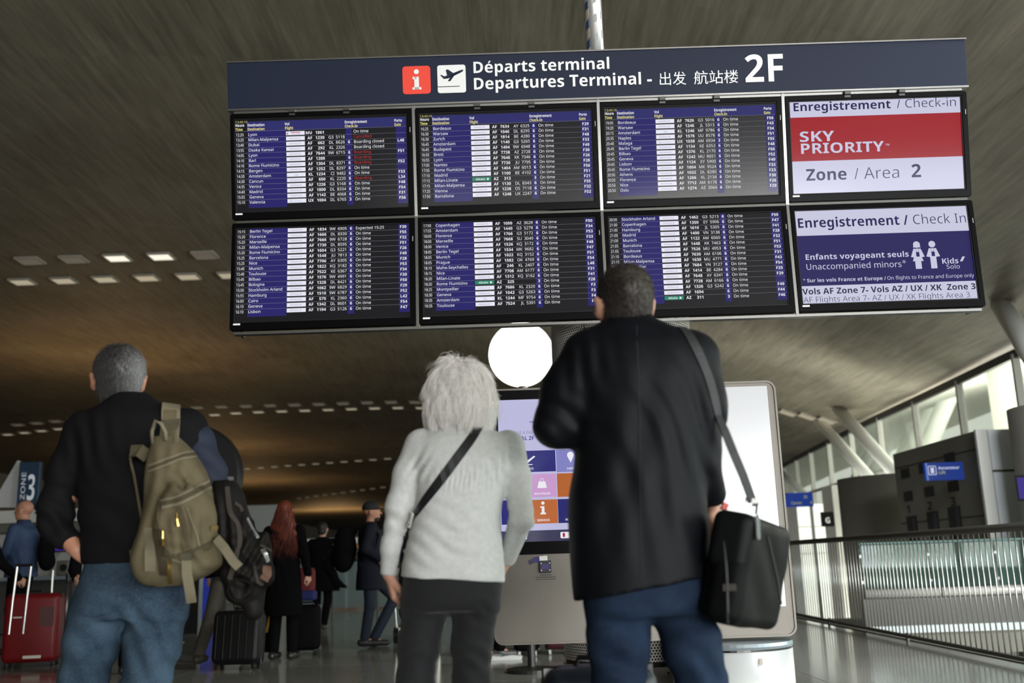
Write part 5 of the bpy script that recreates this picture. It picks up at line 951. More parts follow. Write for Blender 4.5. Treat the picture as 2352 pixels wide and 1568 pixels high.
# blank white panel
wx0, wx1 = K(1392, 1100)[0], K(1755, 900)[0] + .02; wz1, wz0 = K(1700, 887)[2], K(1700, 1395)[2]
b = MB(); b.prism(rrect(wx0, wx1, wz0, wz1, .004), (0, KY + .010, 0), ex, ez, (0, .012, 0)); b.build('white_panel', (lambda m: m)(emit('blank_lit_panel', (.80, .82, .83), .82, .2, .5)), kio)
b = MB(); ring(b, rrect(wx0 - .012, wx1 + .012, wz0 - .012, wz1 + .012, .006), rrect(wx0, wx1, wz0, wz1, .004), (0, KY + .006, 0), ex, ez, (0, .016, 0)); b.build('panel_frame', M_KSTEEL, kio)
for x in (CX - .25, CX + .25):
    b = MB(); b.box((x, KY + .23, 1.2), (.08, .20, .5)); b.build('mounting_arm', M_STEEL, kio)
dr = thing('drum_plinth', 'bright white metal drum plinth under the end of the kiosk', 'plinth', (P(1678, 1465, 5.20)[0], 5.20, 0))
dxc = P(1678, 1465, 5.20)[0]
b = MB(); b.lathe([(.298, 0), (.298, .478)], (dxc, 5.20, 0), 56); o = b.build('drum', pbr('white_metal', (.80, .83, .84), .28, .35), dr)
for p in o.data.polygons: p.use_smooth = len(p.vertices) == 4
b = MB(); b.lathe([(.298, .488), (.302, .500), (.298, .515)], (dxc, 5.20, 0), 56); b.build('top_disc', pbr('blue_grey_metal', (.40, .47, .52), .25, .6), dr); b = MB(); b.lathe([(.29, .478), (.29, .489)], (dxc, 5.20, 0), 56); b.build('shadow_gap', M_BLACK, dr)
q = P(1716, 1505, 5.2); b = MB(); b.box((q[0], 5.20 - math.sqrt(max(.298 ** 2 - (q[0] - dxc) ** 2, 0)) - .001, q[2]), (.02, .004, .028), rotz(.3)); b.build('tape_patch', pbr('tan_tape', (.42, .36, .30), .6), dr)
# ------------------------------------------------------------------ balustrade, void and the concrete gallery on the window side
def PX(px, py, X):
    d = ray(px, py); return CAM + d * (X / d[0])
rail = thing('balustrade', 'steel balustrade of thin upright bars along the edge of the floor', 'railing', (3.98, 11, 0))
RX = lambda y: 3.95 + (y - 8.24) * .012
M_BAR = pbr('satin_steel_bar', (.66, .66, .63), .3, .9); M_RAILD = pbr('dark_handrail', (.10, .095, .085), .38, .5)
RZ = 1.075
b = MB(); b.tube([(RX(5), 5, RZ), (RX(17), 17, RZ)], .034, 14); b.build('handrail', M_RAILD, rail, smooth=True)
b = MB(); b.box(((RX(5) + RX(17)) / 2, 11, .055), (.045, 12, .03), rotz(-.012)); b.build('bottom_rail', M_RAILD, rail)
b0 = None
for k in range(110):
    y = 5.06 + k * .1085
    if b0 is None:
        b = MB(); b.tube([(0, 0, .07), (0, 0, RZ - .03)], .0068, 8); b0 = b.build('baluster', M_BAR, rail, smooth=True, world=False); o = b0
    else: o = b0.copy(); COL.objects.link(o); o.parent = rail
    o.location = (RX(y) - 3.98, y - 11, 0)
for y in (5.2, 8.0, 10.8, 13.6, 16.4):
    b = MB(); b.box((RX(y) + .03, y, .0), (.02, .05, .16)); b.build('fixing_plate', M_RAILD, rail)

# cross gallery with a parapet and glass screen
BYG = 12.5
g = MB(); g.box((7.05, BYG + 1.2, -.16), (5.8, 2.4, .3)); structure(g.build('floor_gallery', M_CONC2), 'concrete cross gallery over the void', 'floor')
g = MB(); g.box((7.05, BYG - .02, -.01), (5.8, .06, .085)); structure(g.build('trim_2', pbr('pale_edge', (.62, .66, .68), .4)), 'pale steel edge of the cross gallery', 'trim')
gs = thing('gallery_parapet', 'grey parapet with teal glass screen across the void', 'parapet', (7.05, BYG, .03))
b = MB(); b.box((7.05, BYG + .05, .19), (5.8, .10, .32)); b.build('upstand', pbr('parapet_grey', (.10, .095, .088), .5, var=.1, scale=2), gs)
b = MB(); b.tube([(4.2, BYG + .02, .41), (9.9, BYG + .02, .41)], .055, 16); b.build('tube_rail', pbr('parapet_tube', (.62, .60, .56), .4, .2), gs, smooth=True)
for x in (5.1, 6.85, 8.6):
    b = MB(); b.tube([(x, BYG + .02, .41), (x + .018, BYG + .02, .41)], .057, 16); b.build('joint_ring', M_DKMETAL, gs)
for k in range(7):
    x = 4.2 + k * .83
    b = MB(); b.box((x + .41, BYG + .08, .73), (.80, .014, .52)); b.build('pane', M_TEAL, gs)
    for z in (.86, .55):
        b = MB(); b.lathe([(.018, 0), (.018, .02)], (x, BYG + .065, z), 12, (0, 1, 0)); b.build('glass_clamp', M_CHROME, gs)
b = MB(); b.tube([(4.2, BYG + .08, 1.01), (9.9, BYG + .08, 1.01)], .016, 10); b.tube([(4.2, BYG + .11, .93), (9.9, BYG + .11, .93)], .008, 8); b.build('top_rail', pbr('teal_rail', (.16, .26, .25), .35, .3), gs)

# concrete lift block: dark side with square openings, pale panelled front
LB = thing('lift_block', 'dark concrete lift block with square openings and pale panelled front', 'lift shaft', (7.4, 15.8, -4.5)); LB['kind'] = 'structure'
FX = 6.6
b = MB(); b.box((7.5, 15.85, -.97), (1.8, 3.3, 7.06)); b.build('body', pbr('lift_concrete', (.135, .13, .105), .8, var=.12, scale=1.5), LB, bevel=.01)
Y0 = 14.2
b = MB(); b.box((6.63, Y0 - .02, -.97), (.16, .06, 7.06)); b.build('corner_strip', pbr('pale_strip', (.66, .66, .62), .5), LB)
for k, (z0, z1) in enumerate(((1.98, 2.56), (.72, 1.96), (.0, .70))):
    b = MB(); b.box((7.44, Y0 - .015, (z0 + z1) / 2), (1.42, .03, z1 - z0 - .015)); b.build('front_panel', M_GREYP, LB)
MRC = pbr('deep_opening', (.006, .006, .006), .9)
for (cx, cy_) in ((2080, 1087), (2122, 1075), (2182, 1052), (2087, 1140), (2135, 1129), (2190, 1117)):
    q = PX(cx, cy_, FX); b = MB(); b.box((FX - .004, q[1], q[2]), (.016, .36, .155)); b.build('square_opening', MRC, LB)
for n_, (cx, cy_) in zip('123', ((2088, 1170), (2136, 1162), (2190, 1152))):
    q = PX(cx, cy_, FX); b = MB(); put_text(b, n_, 0, -.06, .13, 'b', 'c', o=(FX - .006, q[1], q[2]), ax=(0, -1.9, 0)); b.build('numeral_lettering', MRC, LB)
for cx, cy_ in ((2098, 1222), (2146, 1214), (2196, 1204)):
    q = PX(cx, cy_, FX); b = MB(); b.box((FX - .004, q[1], q[2] - .05), (.016, .42, .62)); b.build('lift_door', MRC, LB)
    b = MB(); b.box((FX - .008, q[1] - .1, q[2] - .05), (.016, .12, .60)); b.build('door_leaf', pbr('door_violet_grey', (.035, .035, .05), .35), LB)
for z in (1.36, 2.30):
    b = MB(); b.box((FX - .003, 15.85, z), (.008, 3.26, .012)); b.build('shadow_joint', MRC, LB)

rd = MB(); rd.lathe([(1.3, -4.5), (1.3, 2.42)], (8.12, 21.2, 0), 48); o = rd.build('stair_drum', pbr('drum_concrete', (.16, .155, .13), .75, var=.12, scale=1), smooth=True); tag(o, 'dark rounded concrete stair drum beyond the lift block', 'stair drum', kind='structure')
rd = MB(); rd.lathe([(.8, -4.5), (.8, 2.72)], (7.42, 13.15, 0), 40); o = rd.build('round_shaft', pbr('shaft_concrete', (.26, .25, .225), .7, var=.1, scale=1)); tag(o, 'rounded grey concrete shaft at the edge of the picture beside the pale panels', 'shaft', kind='structure')
for p in o.data.polygons: p.use_smooth = len(p.vertices) == 4
q = thing('wall_screen', 'dark purple information screen on the rounded grey shaft', 'screen', (6.85, 12.4, 1.3))
b = MB(); c = P(2352, 1120, 12.45); b.box((c[0] + .04, 12.50, c[2]), (.20, .06, .32), rotz(-.5)); b.build('casing', M_BLACK, q); b = MB(); b.box((c[0] + .025, 12.468, c[2]), (.16, .01, .26), rotz(-.5)); b.build('display', emit('violet_screen', (.05, .03, .22), 1), q)
pl = MB(); pl.box((7.70, 24.2, -1.0), (.52, .8, 6.95)); tag(pl.build('concrete_pier', M_CONCL, bevel=.01), 'narrow pale concrete pier beyond the stair drum', 'pier', kind='structure')
q = MB(); c = P(1901, 1192, 23.75); q.box((c[0], 23.77, c[2]), (.30, .05, .34)); o = q.build('black_sign', M_BLACK); tag(o, 'small black sign fixed to the narrow pale pier', 'sign'); q = MB(); put_text(q, 'G', c[0], c[2] - .09, .13, 'b', 'c', o=(0, 23.74, 0)); q.build('sign_lettering', M_SGW, o)
pl = MB(); pl.box((8.15, 27.6, -1.15), (1.3, .9, 6.7)); pw = pl.build('white_cabin', pbr('white_panel_paint', (.70, .72, .71), .4), bevel=.01); tag(pw, 'white panelled cabin beside the blue hanging sign', 'cabin', kind='structure')
for z in (.9, 1.6): q = MB(); q.box((8.15, 27.145, z), (1.28, .01, .012)); q.build('panel_joint', M_DKMETAL, pw)
# blue direction signs
def blue_sign(name, label, px0, py0, px1, py1, Y, lines, post):
    a, c = P(px0, py1, Y), P(px1, py0, Y); t = thing(name, label, 'sign', ((a[0] + c[0]) / 2, Y, a[2]))
    b = MB(); b.box(((a[0] + c[0]) / 2, Y + .04, (a[2] + c[2]) / 2), (c[0] - a[0], .08, c[2] - a[2])); b.build('sign_box', emit('sign_blue_lit', (.006, .028, .20), 1.0, .3), t, bevel=.004)
    H = c[2] - a[2]
    for s, fx, fz, cap, mt, st in lines:
        q = MB(); put_text(q, s, a[0] + fx * (c[0] - a[0]), a[2] + fz * H, cap * H, st, o=(0, Y - .003, 0)); q.build('sign_lettering', mt, t)
    if post == 'bracket':
        for z in (.25, .75):
            q = MB(); q.box((c[0] + .02, Y + .04, a[2] + z * H), (.06, .03, .02)); q.build('bracket', M_DKMETAL, t)
    else:
        q = MB(); q.box((c[0] - .03, Y + .1, (a[2] - 4.5) / 2 + .1), (.06, .05, a[2] + 4.5 + .2)); q.build('post', MM, t)
    return t, a, c
MSW, MSY = emit('sign_glow_white', (.55, .6, .75), 1.0), emit('sign_glow_yellow', (.35, .38, .12), 1.0)
t, a, c = blue_sign('lift_sign', 'blue lit sign reading Ascenseur Lift on the dark lift block', 2129, 1060, 2211, 1103, 14.6, [('Ascenseur', .33, .60, .17, MSW, 'b'), ('Lift', .33, .34, .17, MSY, 'b')], 'bracket')
H = c[2] - a[2]; q = MB(); ring(q, rrect(a[0] + .035, a[0] + .155, a[2] + .30 * H, a[2] + .82 * H, .015), rrect(a[0] + .044, a[0] + .146, a[2] + .34 * H, a[2] + .78 * H, .012), (0, 14.597, 0), (1, 0, 0), (0, 0, 1), (0, .002, 0)); q.build('lift_pictogram', MSW, t)
q = MB(); rect(q, a[0] + .07, a[0] + .12, a[2] + .40 * H, a[2] + .72 * H, 14.596); q.build('cabin_pictogram', MSW, t); q = MB(); rect(q, a[0], a[0] + .03, a[2], a[2] + H, 14.598); q.build('pale_edge_print', emit('sign_pale_blue', (.10, .17, .42), 1.0), t)
t, a, c = blue_sign('direction_sign', 'blue hanging direction sign close to the edge of the kiosk', 1790, 1130, 1866, 1165, 22.0, [('2E', .72, .58, .2, MSY, 'r'), ('Gares', .35, .18, .2, MSY, 'r'), ('4', .9, .18, .2, MSY, 'r')], 'post')

# white raking columns inside, and outside under the canopy
M_COLW = pbr('white_column_paint', (.84, .85, .82), .4)
def raking(label, a, b_, r, n=24, name='raking_column', group=None):
    q = MB(); q.tube([a, b_], r, n); o = q.build(name, M_COLW, smooth=False); tag(o, label, 'column', group, 'structure')
    for p in o.data.polygons: p.use_smooth = len(p.vertices) == 4
def extend(a, b_, k): a, b_ = V(*a), V(*b_); return b_ + (b_ - a) * k
a = V(8.79, 28.67, zceil(8.79)); e = P(1988, 1087, 26.6); raking('white raking column standing behind the rounded stair drum', a, extend(a, e, .45), .15)
a = V(8.71, 26.6, zceil(8.71)); e = P(2040, 1068, 24.4); raking('white raking column rising just behind the lift block', a, extend(a, e, .45), .16)
a = V(8.20, 16.2, zceil(8.2)); e = P(2372, 815, 14.9); raking('thick white raking column at the edge of the picture below the screens', a, extend(a, e, 1.1), .175)
a = V(9.6, 38, zceil(9.6)); e = P(1842, 1130, 36.0); raking('thin distant white raking column beside the kiosk edge', a, extend(a, e, .6), .13)
OUT = [((P(2115, 985, 27)), (P(2075, 1075, 28)), .22), (P(2160, 955, 25), P(2110, 1075, 26), .22), (P(2010, 1075, 40), P(1985, 1120, 41), .22), (P(1985, 1065, 42), P(1950, 1125, 43), .22), (P(2075, 1040, 31), P(2050, 1110, 32), .2)]
for k, (a, e, r) in enumerate(OUT):
    a = V(*a); e = V(*e); sh = V(2.2, 0, 0); s_ = 1.25
    a = CAM + (a - CAM) * s_; e = CAM + (e - CAM) * s_
    raking('bright white raking column outside the glass, ' + ('tallest', 'second tallest', 'nearest the stair drum', 'smallest', 'between the other columns')[k] + ' of the five', extend(e, a, 1.2), extend(a, e, 6), r * 1.25, 20, 'outside_column')
a, e = P(2298, 866, 24), P(2318, 1000, 24); raking('upright grey column outside the glass above the pale panels', V(a[0] + .1, 24, zceil(9) + 1.6), V(e[0] + .1, 24, -4.7), .40, 28, 'outside_column')
# ------------------------------------------------------------------ ceiling slot lights
def slot(label, group, emitm, proto=[None] * 8, key=0):
    pass
M_TROUGH = pbr('slot_trough', (.30, .27, .22), .7); SL_F = emit('slot_light_bright', (.40, .35, .25), 1.0, .5); SL_R = emit('slot_light_dim', (.10, .088, .068), 1.0, .5); SL_W = emit('slot_light_white', (1.0, .95, .8), 1.0, .5)
PROTO = {}
ORD = ['first', 'second', 'third', 'fourth', 'fifth', 'sixth', 'seventh', 'eighth', 'ninth', 'tenth', 'eleventh', 'twelfth', 'thirteenth', 'fourteenth', 'fifteenth', 'sixteenth', 'seventeenth', 'eighteenth', 'nineteenth', 'twentieth', 'twenty-first']
def slot_light(x, y, label, group, mat, name='ceiling_light'):
    z = zceil(x) - .004; sl = -2 * .0135 * (max(x, -6) + 6); rot = (0, -math.atan(sl), 0)
    if mat.name not in PROTO:
        t = thing(name, label, 'ceiling light', (x, y, z), rot, group)
        b = MB(); ring(b, rrect(-.25, .25, -.24, .24, .01, 1), rrect(-.22, .22, -.21, .21, .01, 1), (0, 0, -.05), (1, 0, 0), (0, 1, 0), (0, 0, .05)); b.build('trough', M_TROUGH, t, world=False)
        b = MB(); b.box((0, 0, -.028), (.44, .42, .012)); b.build('diffuser', mat, t, world=False); PROTO[mat.name] = t
    else: copy_tree(PROTO[mat.name], (x, y, z), rot, label, group)
for k in range(6): slot_light(-11.22 + .955 * k, 22.0, ORD[k] + ' bright slot light from the left in the nearest front row', 'near front slot lights', SL_F)
for k in range(5): slot_light(-10.30 + .94 * k, 20.45, ORD[k] + ' glinting slot light from the left in the nearest rear row', 'near rear slot lights', SL_W if k in (2, 3) else SL_R)
yB = lambda x: float(np.interp(x, [-24, -17.7, -11.6, -4], [46.8, 44.1, 42.4, 42.4])); yBr = lambda x: float(np.interp(x, [-22, -13, -8, -4], [43.9, 40.7, 40.9, 40.9]))
for k in range(21): slot_light(-24.0 + 1.0 * k, yB(-24 + k), ORD[k] + ' slot light from the left in the brighter middle ceiling row', 'second row front slot lights', SL_F)
for k in range(19): slot_light(-22.1 + 1.0 * k, yBr(-22.1 + k), ORD[k] + ' slot light from the left in the faint middle ceiling row', 'second row rear slot lights', SL_R)
for k in range(15): slot_light(-18.9 + .98 * k, 66.9 - .345 * .98 * k, ORD[k] + ' slot light from the left in the third ceiling row', 'third row slot lights', SL_F)
for k in range(11): slot_light(-21 + 1.05 * k, 96.8 - 1.09 * 1.05 * k, ORD[k] + ' tiny slot light from the left in the farthest ceiling row', 'fourth row slot lights', SL_F)
for k in range(4): slot_light(7.55 + .45 * k, 29.3 - .35 * k, ORD[k] + ' slot light from the left beside the white raking columns', 'slot lights by the columns', SL_F)

# check-in zone
M_NAVS = pbr('zone_sign_navy', (.018, .045, .085), .4)
zs = thing('zone_sign', 'dark blue hanging sign reading ZONE 3', 'sign', (P(65, 1165, 17.42)[0], 17.42, P(65, 1165, 17.42)[2]))
a, c = P(37, 1166, 17.42), P(93, 1060, 17.42); ZH = c[2] - a[2]; ZW = c[0] - a[0]
b = MB(); b.box(((a[0] + c[0]) / 2, 17.47, (a[2] + c[2]) / 2), (ZW, .10, ZH)); b.build('sign_box', M_NAVS, zs, bevel=.006)
M_SGG = emit('zone_sign_print', (.34, .36, .38), 1.0, .5)
b = MB(); put_text(b, '3', a[0] + .44 * ZW, a[2] + .16 * ZH, .56 * ZH, 'b', o=(0, 17.418, 0), fit=.40 * ZW); b.build('numeral_lettering', M_SGG, zs)
b = MB(); put_text(b, 'ZONE', a[2] + .17 * ZH, -(a[0] + .36 * ZW), .15 * ZW * 1.35, 'r', o=(0, 17.418, 0), ax=(0, 0, 1), az=(-1, 0, 0), fit=.62 * ZH); b.build('zone_lettering', M_SGG, zs)
fin = thing('canopy_fin', 'white raking canopy fin beside the ZONE 3 sign', 'canopy', (P(0, 1165, 17.62)[0], 17.62, P(0, 1165, 17.62)[2]))
pts = [P(-160, 1165, 17.62), P(45, 1165, 17.62), P(40, 1057, 17.62), P(0, 1125, 17.62), P(-120, 1150, 17.62)]
b = MB(); b.prism([(p[0], p[2]) for p in pts], (0, 17.62, 0), (1, 0, 0), (0, 0, 1), (0, .12, 0)); b.build('fin_plate', pbr('fin_white', (.45, .46, .46), .5), fin)
ci = thing('check_in_island', 'white check-in island with fascia, screens and counter under the ZONE 3 sign', 'check-in desk', (P(60, 1400, 17.4)[0], 17.6, 0))
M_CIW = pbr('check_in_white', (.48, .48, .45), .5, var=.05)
a, c = P(-200, 1208, 17.3), P(190, 1166, 17.3)
b = MB(); b.box(((a[0] + c[0]) / 2, 17.8, (a[2] + c[2]) / 2), (c[0] - a[0], .9, c[2] - a[2])); b.build('fascia', M_CIW, ci, bevel=.01)
for px in (48, 64, 80, 100): q = P(px, 1177, 17.3); b = MB(); b.lathe([(.022, 0), (.022, .01)], (q[0], 17.34, q[2]), 12, (0, 1, 0)); b.build('fascia_knob', M_DKMETAL, ci)
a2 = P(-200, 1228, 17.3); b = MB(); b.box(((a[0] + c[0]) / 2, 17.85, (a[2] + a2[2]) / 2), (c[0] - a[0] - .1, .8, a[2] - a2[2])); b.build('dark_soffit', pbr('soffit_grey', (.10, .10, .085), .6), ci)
b = MB(); b.box(((a[0] + c[0]) / 2, 18.25, (a2[2] + .02) / 2), (c[0] - a[0] - .2, .06, a2[2])); b.build('back_wall', M_CIW, ci)
k0 = P(40, 1330, 17.2); k1 = P(190, 1330, 17.2); b = MB(); b.box(((a[0] + c[0]) / 2, 17.5, k0[2]), (c[0] - a[0] - .1, .6, .05)); b.build('counter_top', pbr('counter_blue_grey', (.20, .25, .29), .3), ci); b = MB(); b.box(((a[0] + c[0]) / 2, 17.6, k0[2] / 2), (c[0] - a[0] - .3, .35, k0[2] - .03)); b.build('counter_front', pbr('counter_dark', (.05, .05, .05), .5), ci)
for px, nm in ((63, 0), (116, 1), (170, 2)):
    q = P(px, 1270, 18.0); b = MB(); b.box((q[0], 18.16, (a2[2] + k0[2]) / 2), (.05, .05, a2[2] - k0[2])); b.build('mullion', M_CIW, ci)
def desk_screen(px0, py0, px1, py1, Y, mat, label, tilt=0.0):
    a, c = P(px0, py1, Y), P(px1, py0, Y); t = thing('desk_monitor', label, 'monitor', ((a[0] + c[0]) / 2, Y, a[2]))
    b = MB(); b.box(((a[0] + c[0]) / 2, Y, (a[2] + c[2]) / 2), (c[0] - a[0], .05, c[2] - a[2]), roty(tilt)); b.build('casing', M_BLACK, t); b = MB(); b.box(((a[0] + c[0]) / 2, Y - .028, (a[2] + c[2]) / 2), ((c[0] - a[0]) * .88, .006, (c[2] - a[2]) * .78), roty(tilt)); b.build('display', mat, t)
    b = MB(); b.box(((a[0] + c[0]) / 2, Y + .15, (a[2] + c[2]) / 2), (.06, .28, .06)); b.build('wall_arm', M_DKMETAL, t)
desk_screen(113, 1235, 154, 1268, 17.95, emit('purple_screen', (.05, .018, .28), 1), 'purple check-in screen beside the man with hand on hip')
desk_screen(68, 1224, 92, 1262, 17.95, emit('grey_screen', (.12, .12, .14), 1), 'grey tilted check-in screen behind the bald man', .15)
bx = thing('luggage_printer', 'small grey printer on the check-in counter', 'printer', (P(144, 1325, 17.4)[0], 17.4, k0[2] + .025)); q = P(146, 1328, 17.4)
b = MB(); b.box((q[0], 17.45, k0[2] + .16), (.22, .25, .26)); b.build('case', pbr('printer_grey', (.13, .13, .12), .5), bx, bevel=.03, bseg=3); b = MB(); b.lathe([(.06, 0), (.06, .02)], (q[0] + .02, 17.31, k0[2] + .17), 20, (0, 1, 0)); b.build('dial', M_BLACK, bx)
# queue posts
for i, (px, py, lb) in enumerate(((147, 1478, 'slim steel queue post between the red suitcase and the man in jeans'), (396, 1475, 'slim steel queue post glinting between the legs and the blue panel'))):
    q = G(px, py); t = thing('queue_post', lb, 'post', q)
    b = MB(); b.tube([q + V(0, 0, .02), q + V(0, 0, .92)], .022, 12); b.build('pole', M_CHROME, t, smooth=True); b = MB(); b.lathe([(.16, 0), (.16, .012), (.03, .03)], q, 24); b.build('base', M_CHROME, t); b = MB(); b.lathe([(.032, .86), (.032, .97)], q, 16); b.build('belt_head', M_BLACK, t)
q = G(455, 1428); t = thing('blue_panel', 'blue glowing panel standing on the floor behind the man with the backpack', 'panel', q)
b = MB(); b.box(q + V(.05, 0, .56), (.52, .10, 1.06)); b.build('casing', M_BLACK, t); b = MB(); b.box(q + V(.05, -.055, .56), (.50, .01, 1.02)); b.build('lit_face', emit('deep_blue_panel', (.012, .02, .16), 1.0), t); b = MB(); b.box(q + V(.05, 0, .015), (.6, .3, .03)); b.build('foot', M_DKMETAL, t)
# round dark sign behind the man with the backpack
rc = P(428, 1092, 16.0); RR = 118 / (FPX / 16.4)
t = thing('round_totem', 'large round black totem with orange lettering and a small lit window', 'totem', (rc[0], 16.0, 0))
b = MB(); b.lathe([(RR - .03, 0), (RR, .03), (RR, .27), (RR - .03, .3)], (rc[0], 16, rc[2]), 64, (0, 1, 0)); b.build('disc', pbr('totem_black', (.012, .013, .015), .45), t)
b = MB(); put_text(b, 'Z', P(470, 1062, 15.99)[0], P(470, 1062, 15.99)[2], .19, 'b', o=(0, 15.985, 0)); put_text(b, 'F', P(487, 1062, 15.99)[0], P(487, 1062, 15.99)[2] - .06, .17, 'b', o=(0, 15.985, 0)); b.build('orange_lettering', emit('totem_orange', (.55, .08, .02), 1.0), t)
q = P(524, 1112, 15.98); b = MB(); b.box((q[0], 15.99, q[2]), (.16, .03, .24)); b.build('window_frame', pbr('window_grey', (.25, .25, .23), .5), t); b = MB(); b.box((q[0] + .015, 15.972, q[2] - .01), (.07, .01, .12)); b.build('lit_window', emit('window_glow', (.75, .72, .6), 1.0), t); b = MB(); b.box((rc[0], 16.15, (rc[2] - RR + .05) / 2), (.5, .2, rc[2] - RR + .05)); b.build('stand', M_BLACK, t)
# pale partition, far bulkhead and distant glass rail
a, c = P(520, 1330, 30), P(645, 1158, 30); b = MB(); b.box(((a[0] + c[0]) / 2, 30.5, c[2] / 2), (c[0] - a[0], 1.0, c[2])); o = b.build('partition', pbr('partition_grey', (.40, .42, .43), .6), bevel=.02); tag(o, 'pale grey partition behind the red-haired traveller', 'partition', kind='structure')
a, c = P(640, 1262, 60), P(1010, 1228, 60); b = MB(); b.box(((a[0] + c[0]) / 2, 60.4, (a[2] + c[2]) / 2), (c[0] - a[0], .8, c[2] - a[2])); o = b.build('bulkhead_beam', emit('bulkhead_glow', (.26, .25, .23), 1.0, .6), bevel=.02); tag(o, 'pale bulkhead with painted-in light across the far end of the hall', 'bulkhead', kind='structure')  # glow stands in for light falling on the bulkhead
a = P(640, 1262, 59.9); b = MB(); b.box(((a[0] + c[0]) / 2, 59.95, a[2] + .12), (c[0] - a[0], .12, .24)); b.build('orange_band', emit('orange_band', (.14, .055, .015), 1.0), o)  # the band glows too, its light put into the colour
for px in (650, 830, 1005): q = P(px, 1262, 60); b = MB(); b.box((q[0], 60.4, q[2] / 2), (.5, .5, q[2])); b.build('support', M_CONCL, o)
M_BARR = glass('barrier_glass', (.50, .62, .62), .10, .05, .7)
t = thing('glass_barrier', 'distant teal glass barrier behind the walking travellers', 'barrier', G(815, 1400)); q = G(815, 1400)
for k in range(4):
    b = MB(); b.box(q + V((k - 1.0) * 1.0, 0, .55), (.95, .02, 1.0)); b.build('pane', M_BARR, t); b = MB(); b.box(q + V((k - 1.5) * 1.0, 0, .55), (.05, .05, 1.1)); b.build('post', M_CHROME, t)
# check-in islands further back with warm uplighters on their roofs
def island(px, Y, w_, z, label, power):
    x = P(px, 1250, Y)[0]; t = thing('far_island', label, 'check-in desk', (x, Y, 0))
    b = MB(); b.box((x, Y, z - .2), (w_, 2.0, .4)); b.build('roof', M_CIW, t, bevel=.03); b = MB(); b.box((x, Y + .4, (z - .4) / 2), (w_ - 1, .3, z - .4)); b.build('back_wall', pbr('island_dark', (.06, .055, .045), .6), t); b = MB(); b.box((x, Y - .5, .5), (w_ - .6, .6, 1.0)); b.build('counter', M_CIW, t)
    b = MB(); b.box((x, Y, z + .04), (w_ * .7, .4, .08)); b.build('uplight_trough', M_DKMETAL, t)
    area_light('island_uplight', (x, Y, z + .1), (x, Y + .3, z + 3), w_ * .65, .5, power, (1.0, .60, .27))
island(240, 30, 5, 2.6, 'check-in island hidden behind the man with hand on hip, its roof lighting the ceiling', 150)
island(470, 54, 6, 2.4, 'check-in island in the middle distance behind the round totem', 170)
island(560, 76, 6, 2.4, 'farthest check-in island beside the lit bulkhead', 260)
island(760, 118, 8, 2.2, 'last check-in island at the far end of the hall', 700)
# ------------------------------------------------------------------ people: shared pieces
from mathutils.bvhtree import BVHTree
M_SKIN = pbr('skin', (.50, .27, .19), .5, var=.10, scale=20, spec=.35); M_SKIN2 = pbr('skin_tanned', (.42, .20, .13), .5, var=.10, scale=20, spec=.35)
def depth_of(p): return float((np.asarray(p) - CAM) @ _f)
def head(s, c, R, sc=1.0, k=.02):
    R = np.asarray(R); q = lambda x, y, z: V(*c) + R @ (V(x, y, z) * sc); r = lambda x, y, z: V(x, y, z) * sc
    s.ell(q(0, -.012, .028), r(.076, .096, .086), R, k); s.ell(q(0, .028, -.03), r(.064, .070, .088), R, k); s.ell(q(0, .048, -.086), r(.042, .045, .034), R, k)
    s.cone(q(0, .096, .004), q(0, .116, -.028), .008 * sc, .013 * sc, .012); s.ell(q(0, .086, .022), r(.048, .014, .012), R, .015); s.ell(q(0, .096, -.060), r(.022, .012, .008), R, .01)
    for e in (-1, 1):
        s.ell(q(e * .086, -.014, -.014), r(.011, .024, .036), R @ roty(e * .22) @ rotz(-e * .55), .006); s.ell(q(e * .098, -.004, -.012), r(.006, .012, .020), R, .006, '-')
        s.ell(q(e * .031, .100, .006), r(.016, .012, .010), R, .012, '-'); s.ell(q(e * .031, .086, .006), r(.011, .011, .010), R, .004)
def hand(s, w, fdir, palm, thumb, curl=.5, sc=1.0, k=.008):
    """wrist point, finger direction, palm normal, thumb side (+1/-1 of fdir x palm), curl in radians per joint"""
    f = unit(fdir); n = unit(np.asarray(palm, float) - f * np.dot(palm, f)); x = np.cross(f, n) * thumb; w = V(*w)
    q = lambda a, b, c: w + (x * a + f * b + n * c) * sc
    for i, (xo, ln) in enumerate(((.031, .070), (.011, .079), (-.010, .073), (-.029, .057))):
        kn = q(xo, .088 - abs(i - 1) * .004, 0); s.cone(q(xo * .55, .012, 0), kn, .0135 * sc, .0115 * sc, .014)
        a, p = .25 * curl + .08 * i, kn
        for seg, rr in ((.44, .0098), (.31, .0088), (.25, .0078)):
            a += curl; d = f * math.cos(a) + n * math.sin(a); e = p + d * ln * seg * sc; s.cone(p, e, rr * sc * 1.06, rr * sc, k * .6); p = e
    t0 = q(.020, .022, .006); t1 = q(.046, .052, .018); t2 = q(.050, .082, .030); t3 = q(.044, .105, .036)
    s.cone(t0, t1, .0145 * sc, .012 * sc, .010); s.cone(t1, t2, .0115 * sc, .0098 * sc, .006); s.cone(t2, t3, .0098 * sc, .008 * sc, .005)
def normals_of(v, f):
    n = np.zeros_like(v); fn = np.cross(v[f[:, 2]] - v[f[:, 0]], v[f[:, 3]] - v[f[:, 1]])
    for i in range(4): np.add.at(n, f[:, i], fn)
    return n / (np.linalg.norm(n, axis=1, keepdims=True) + 1e-12)
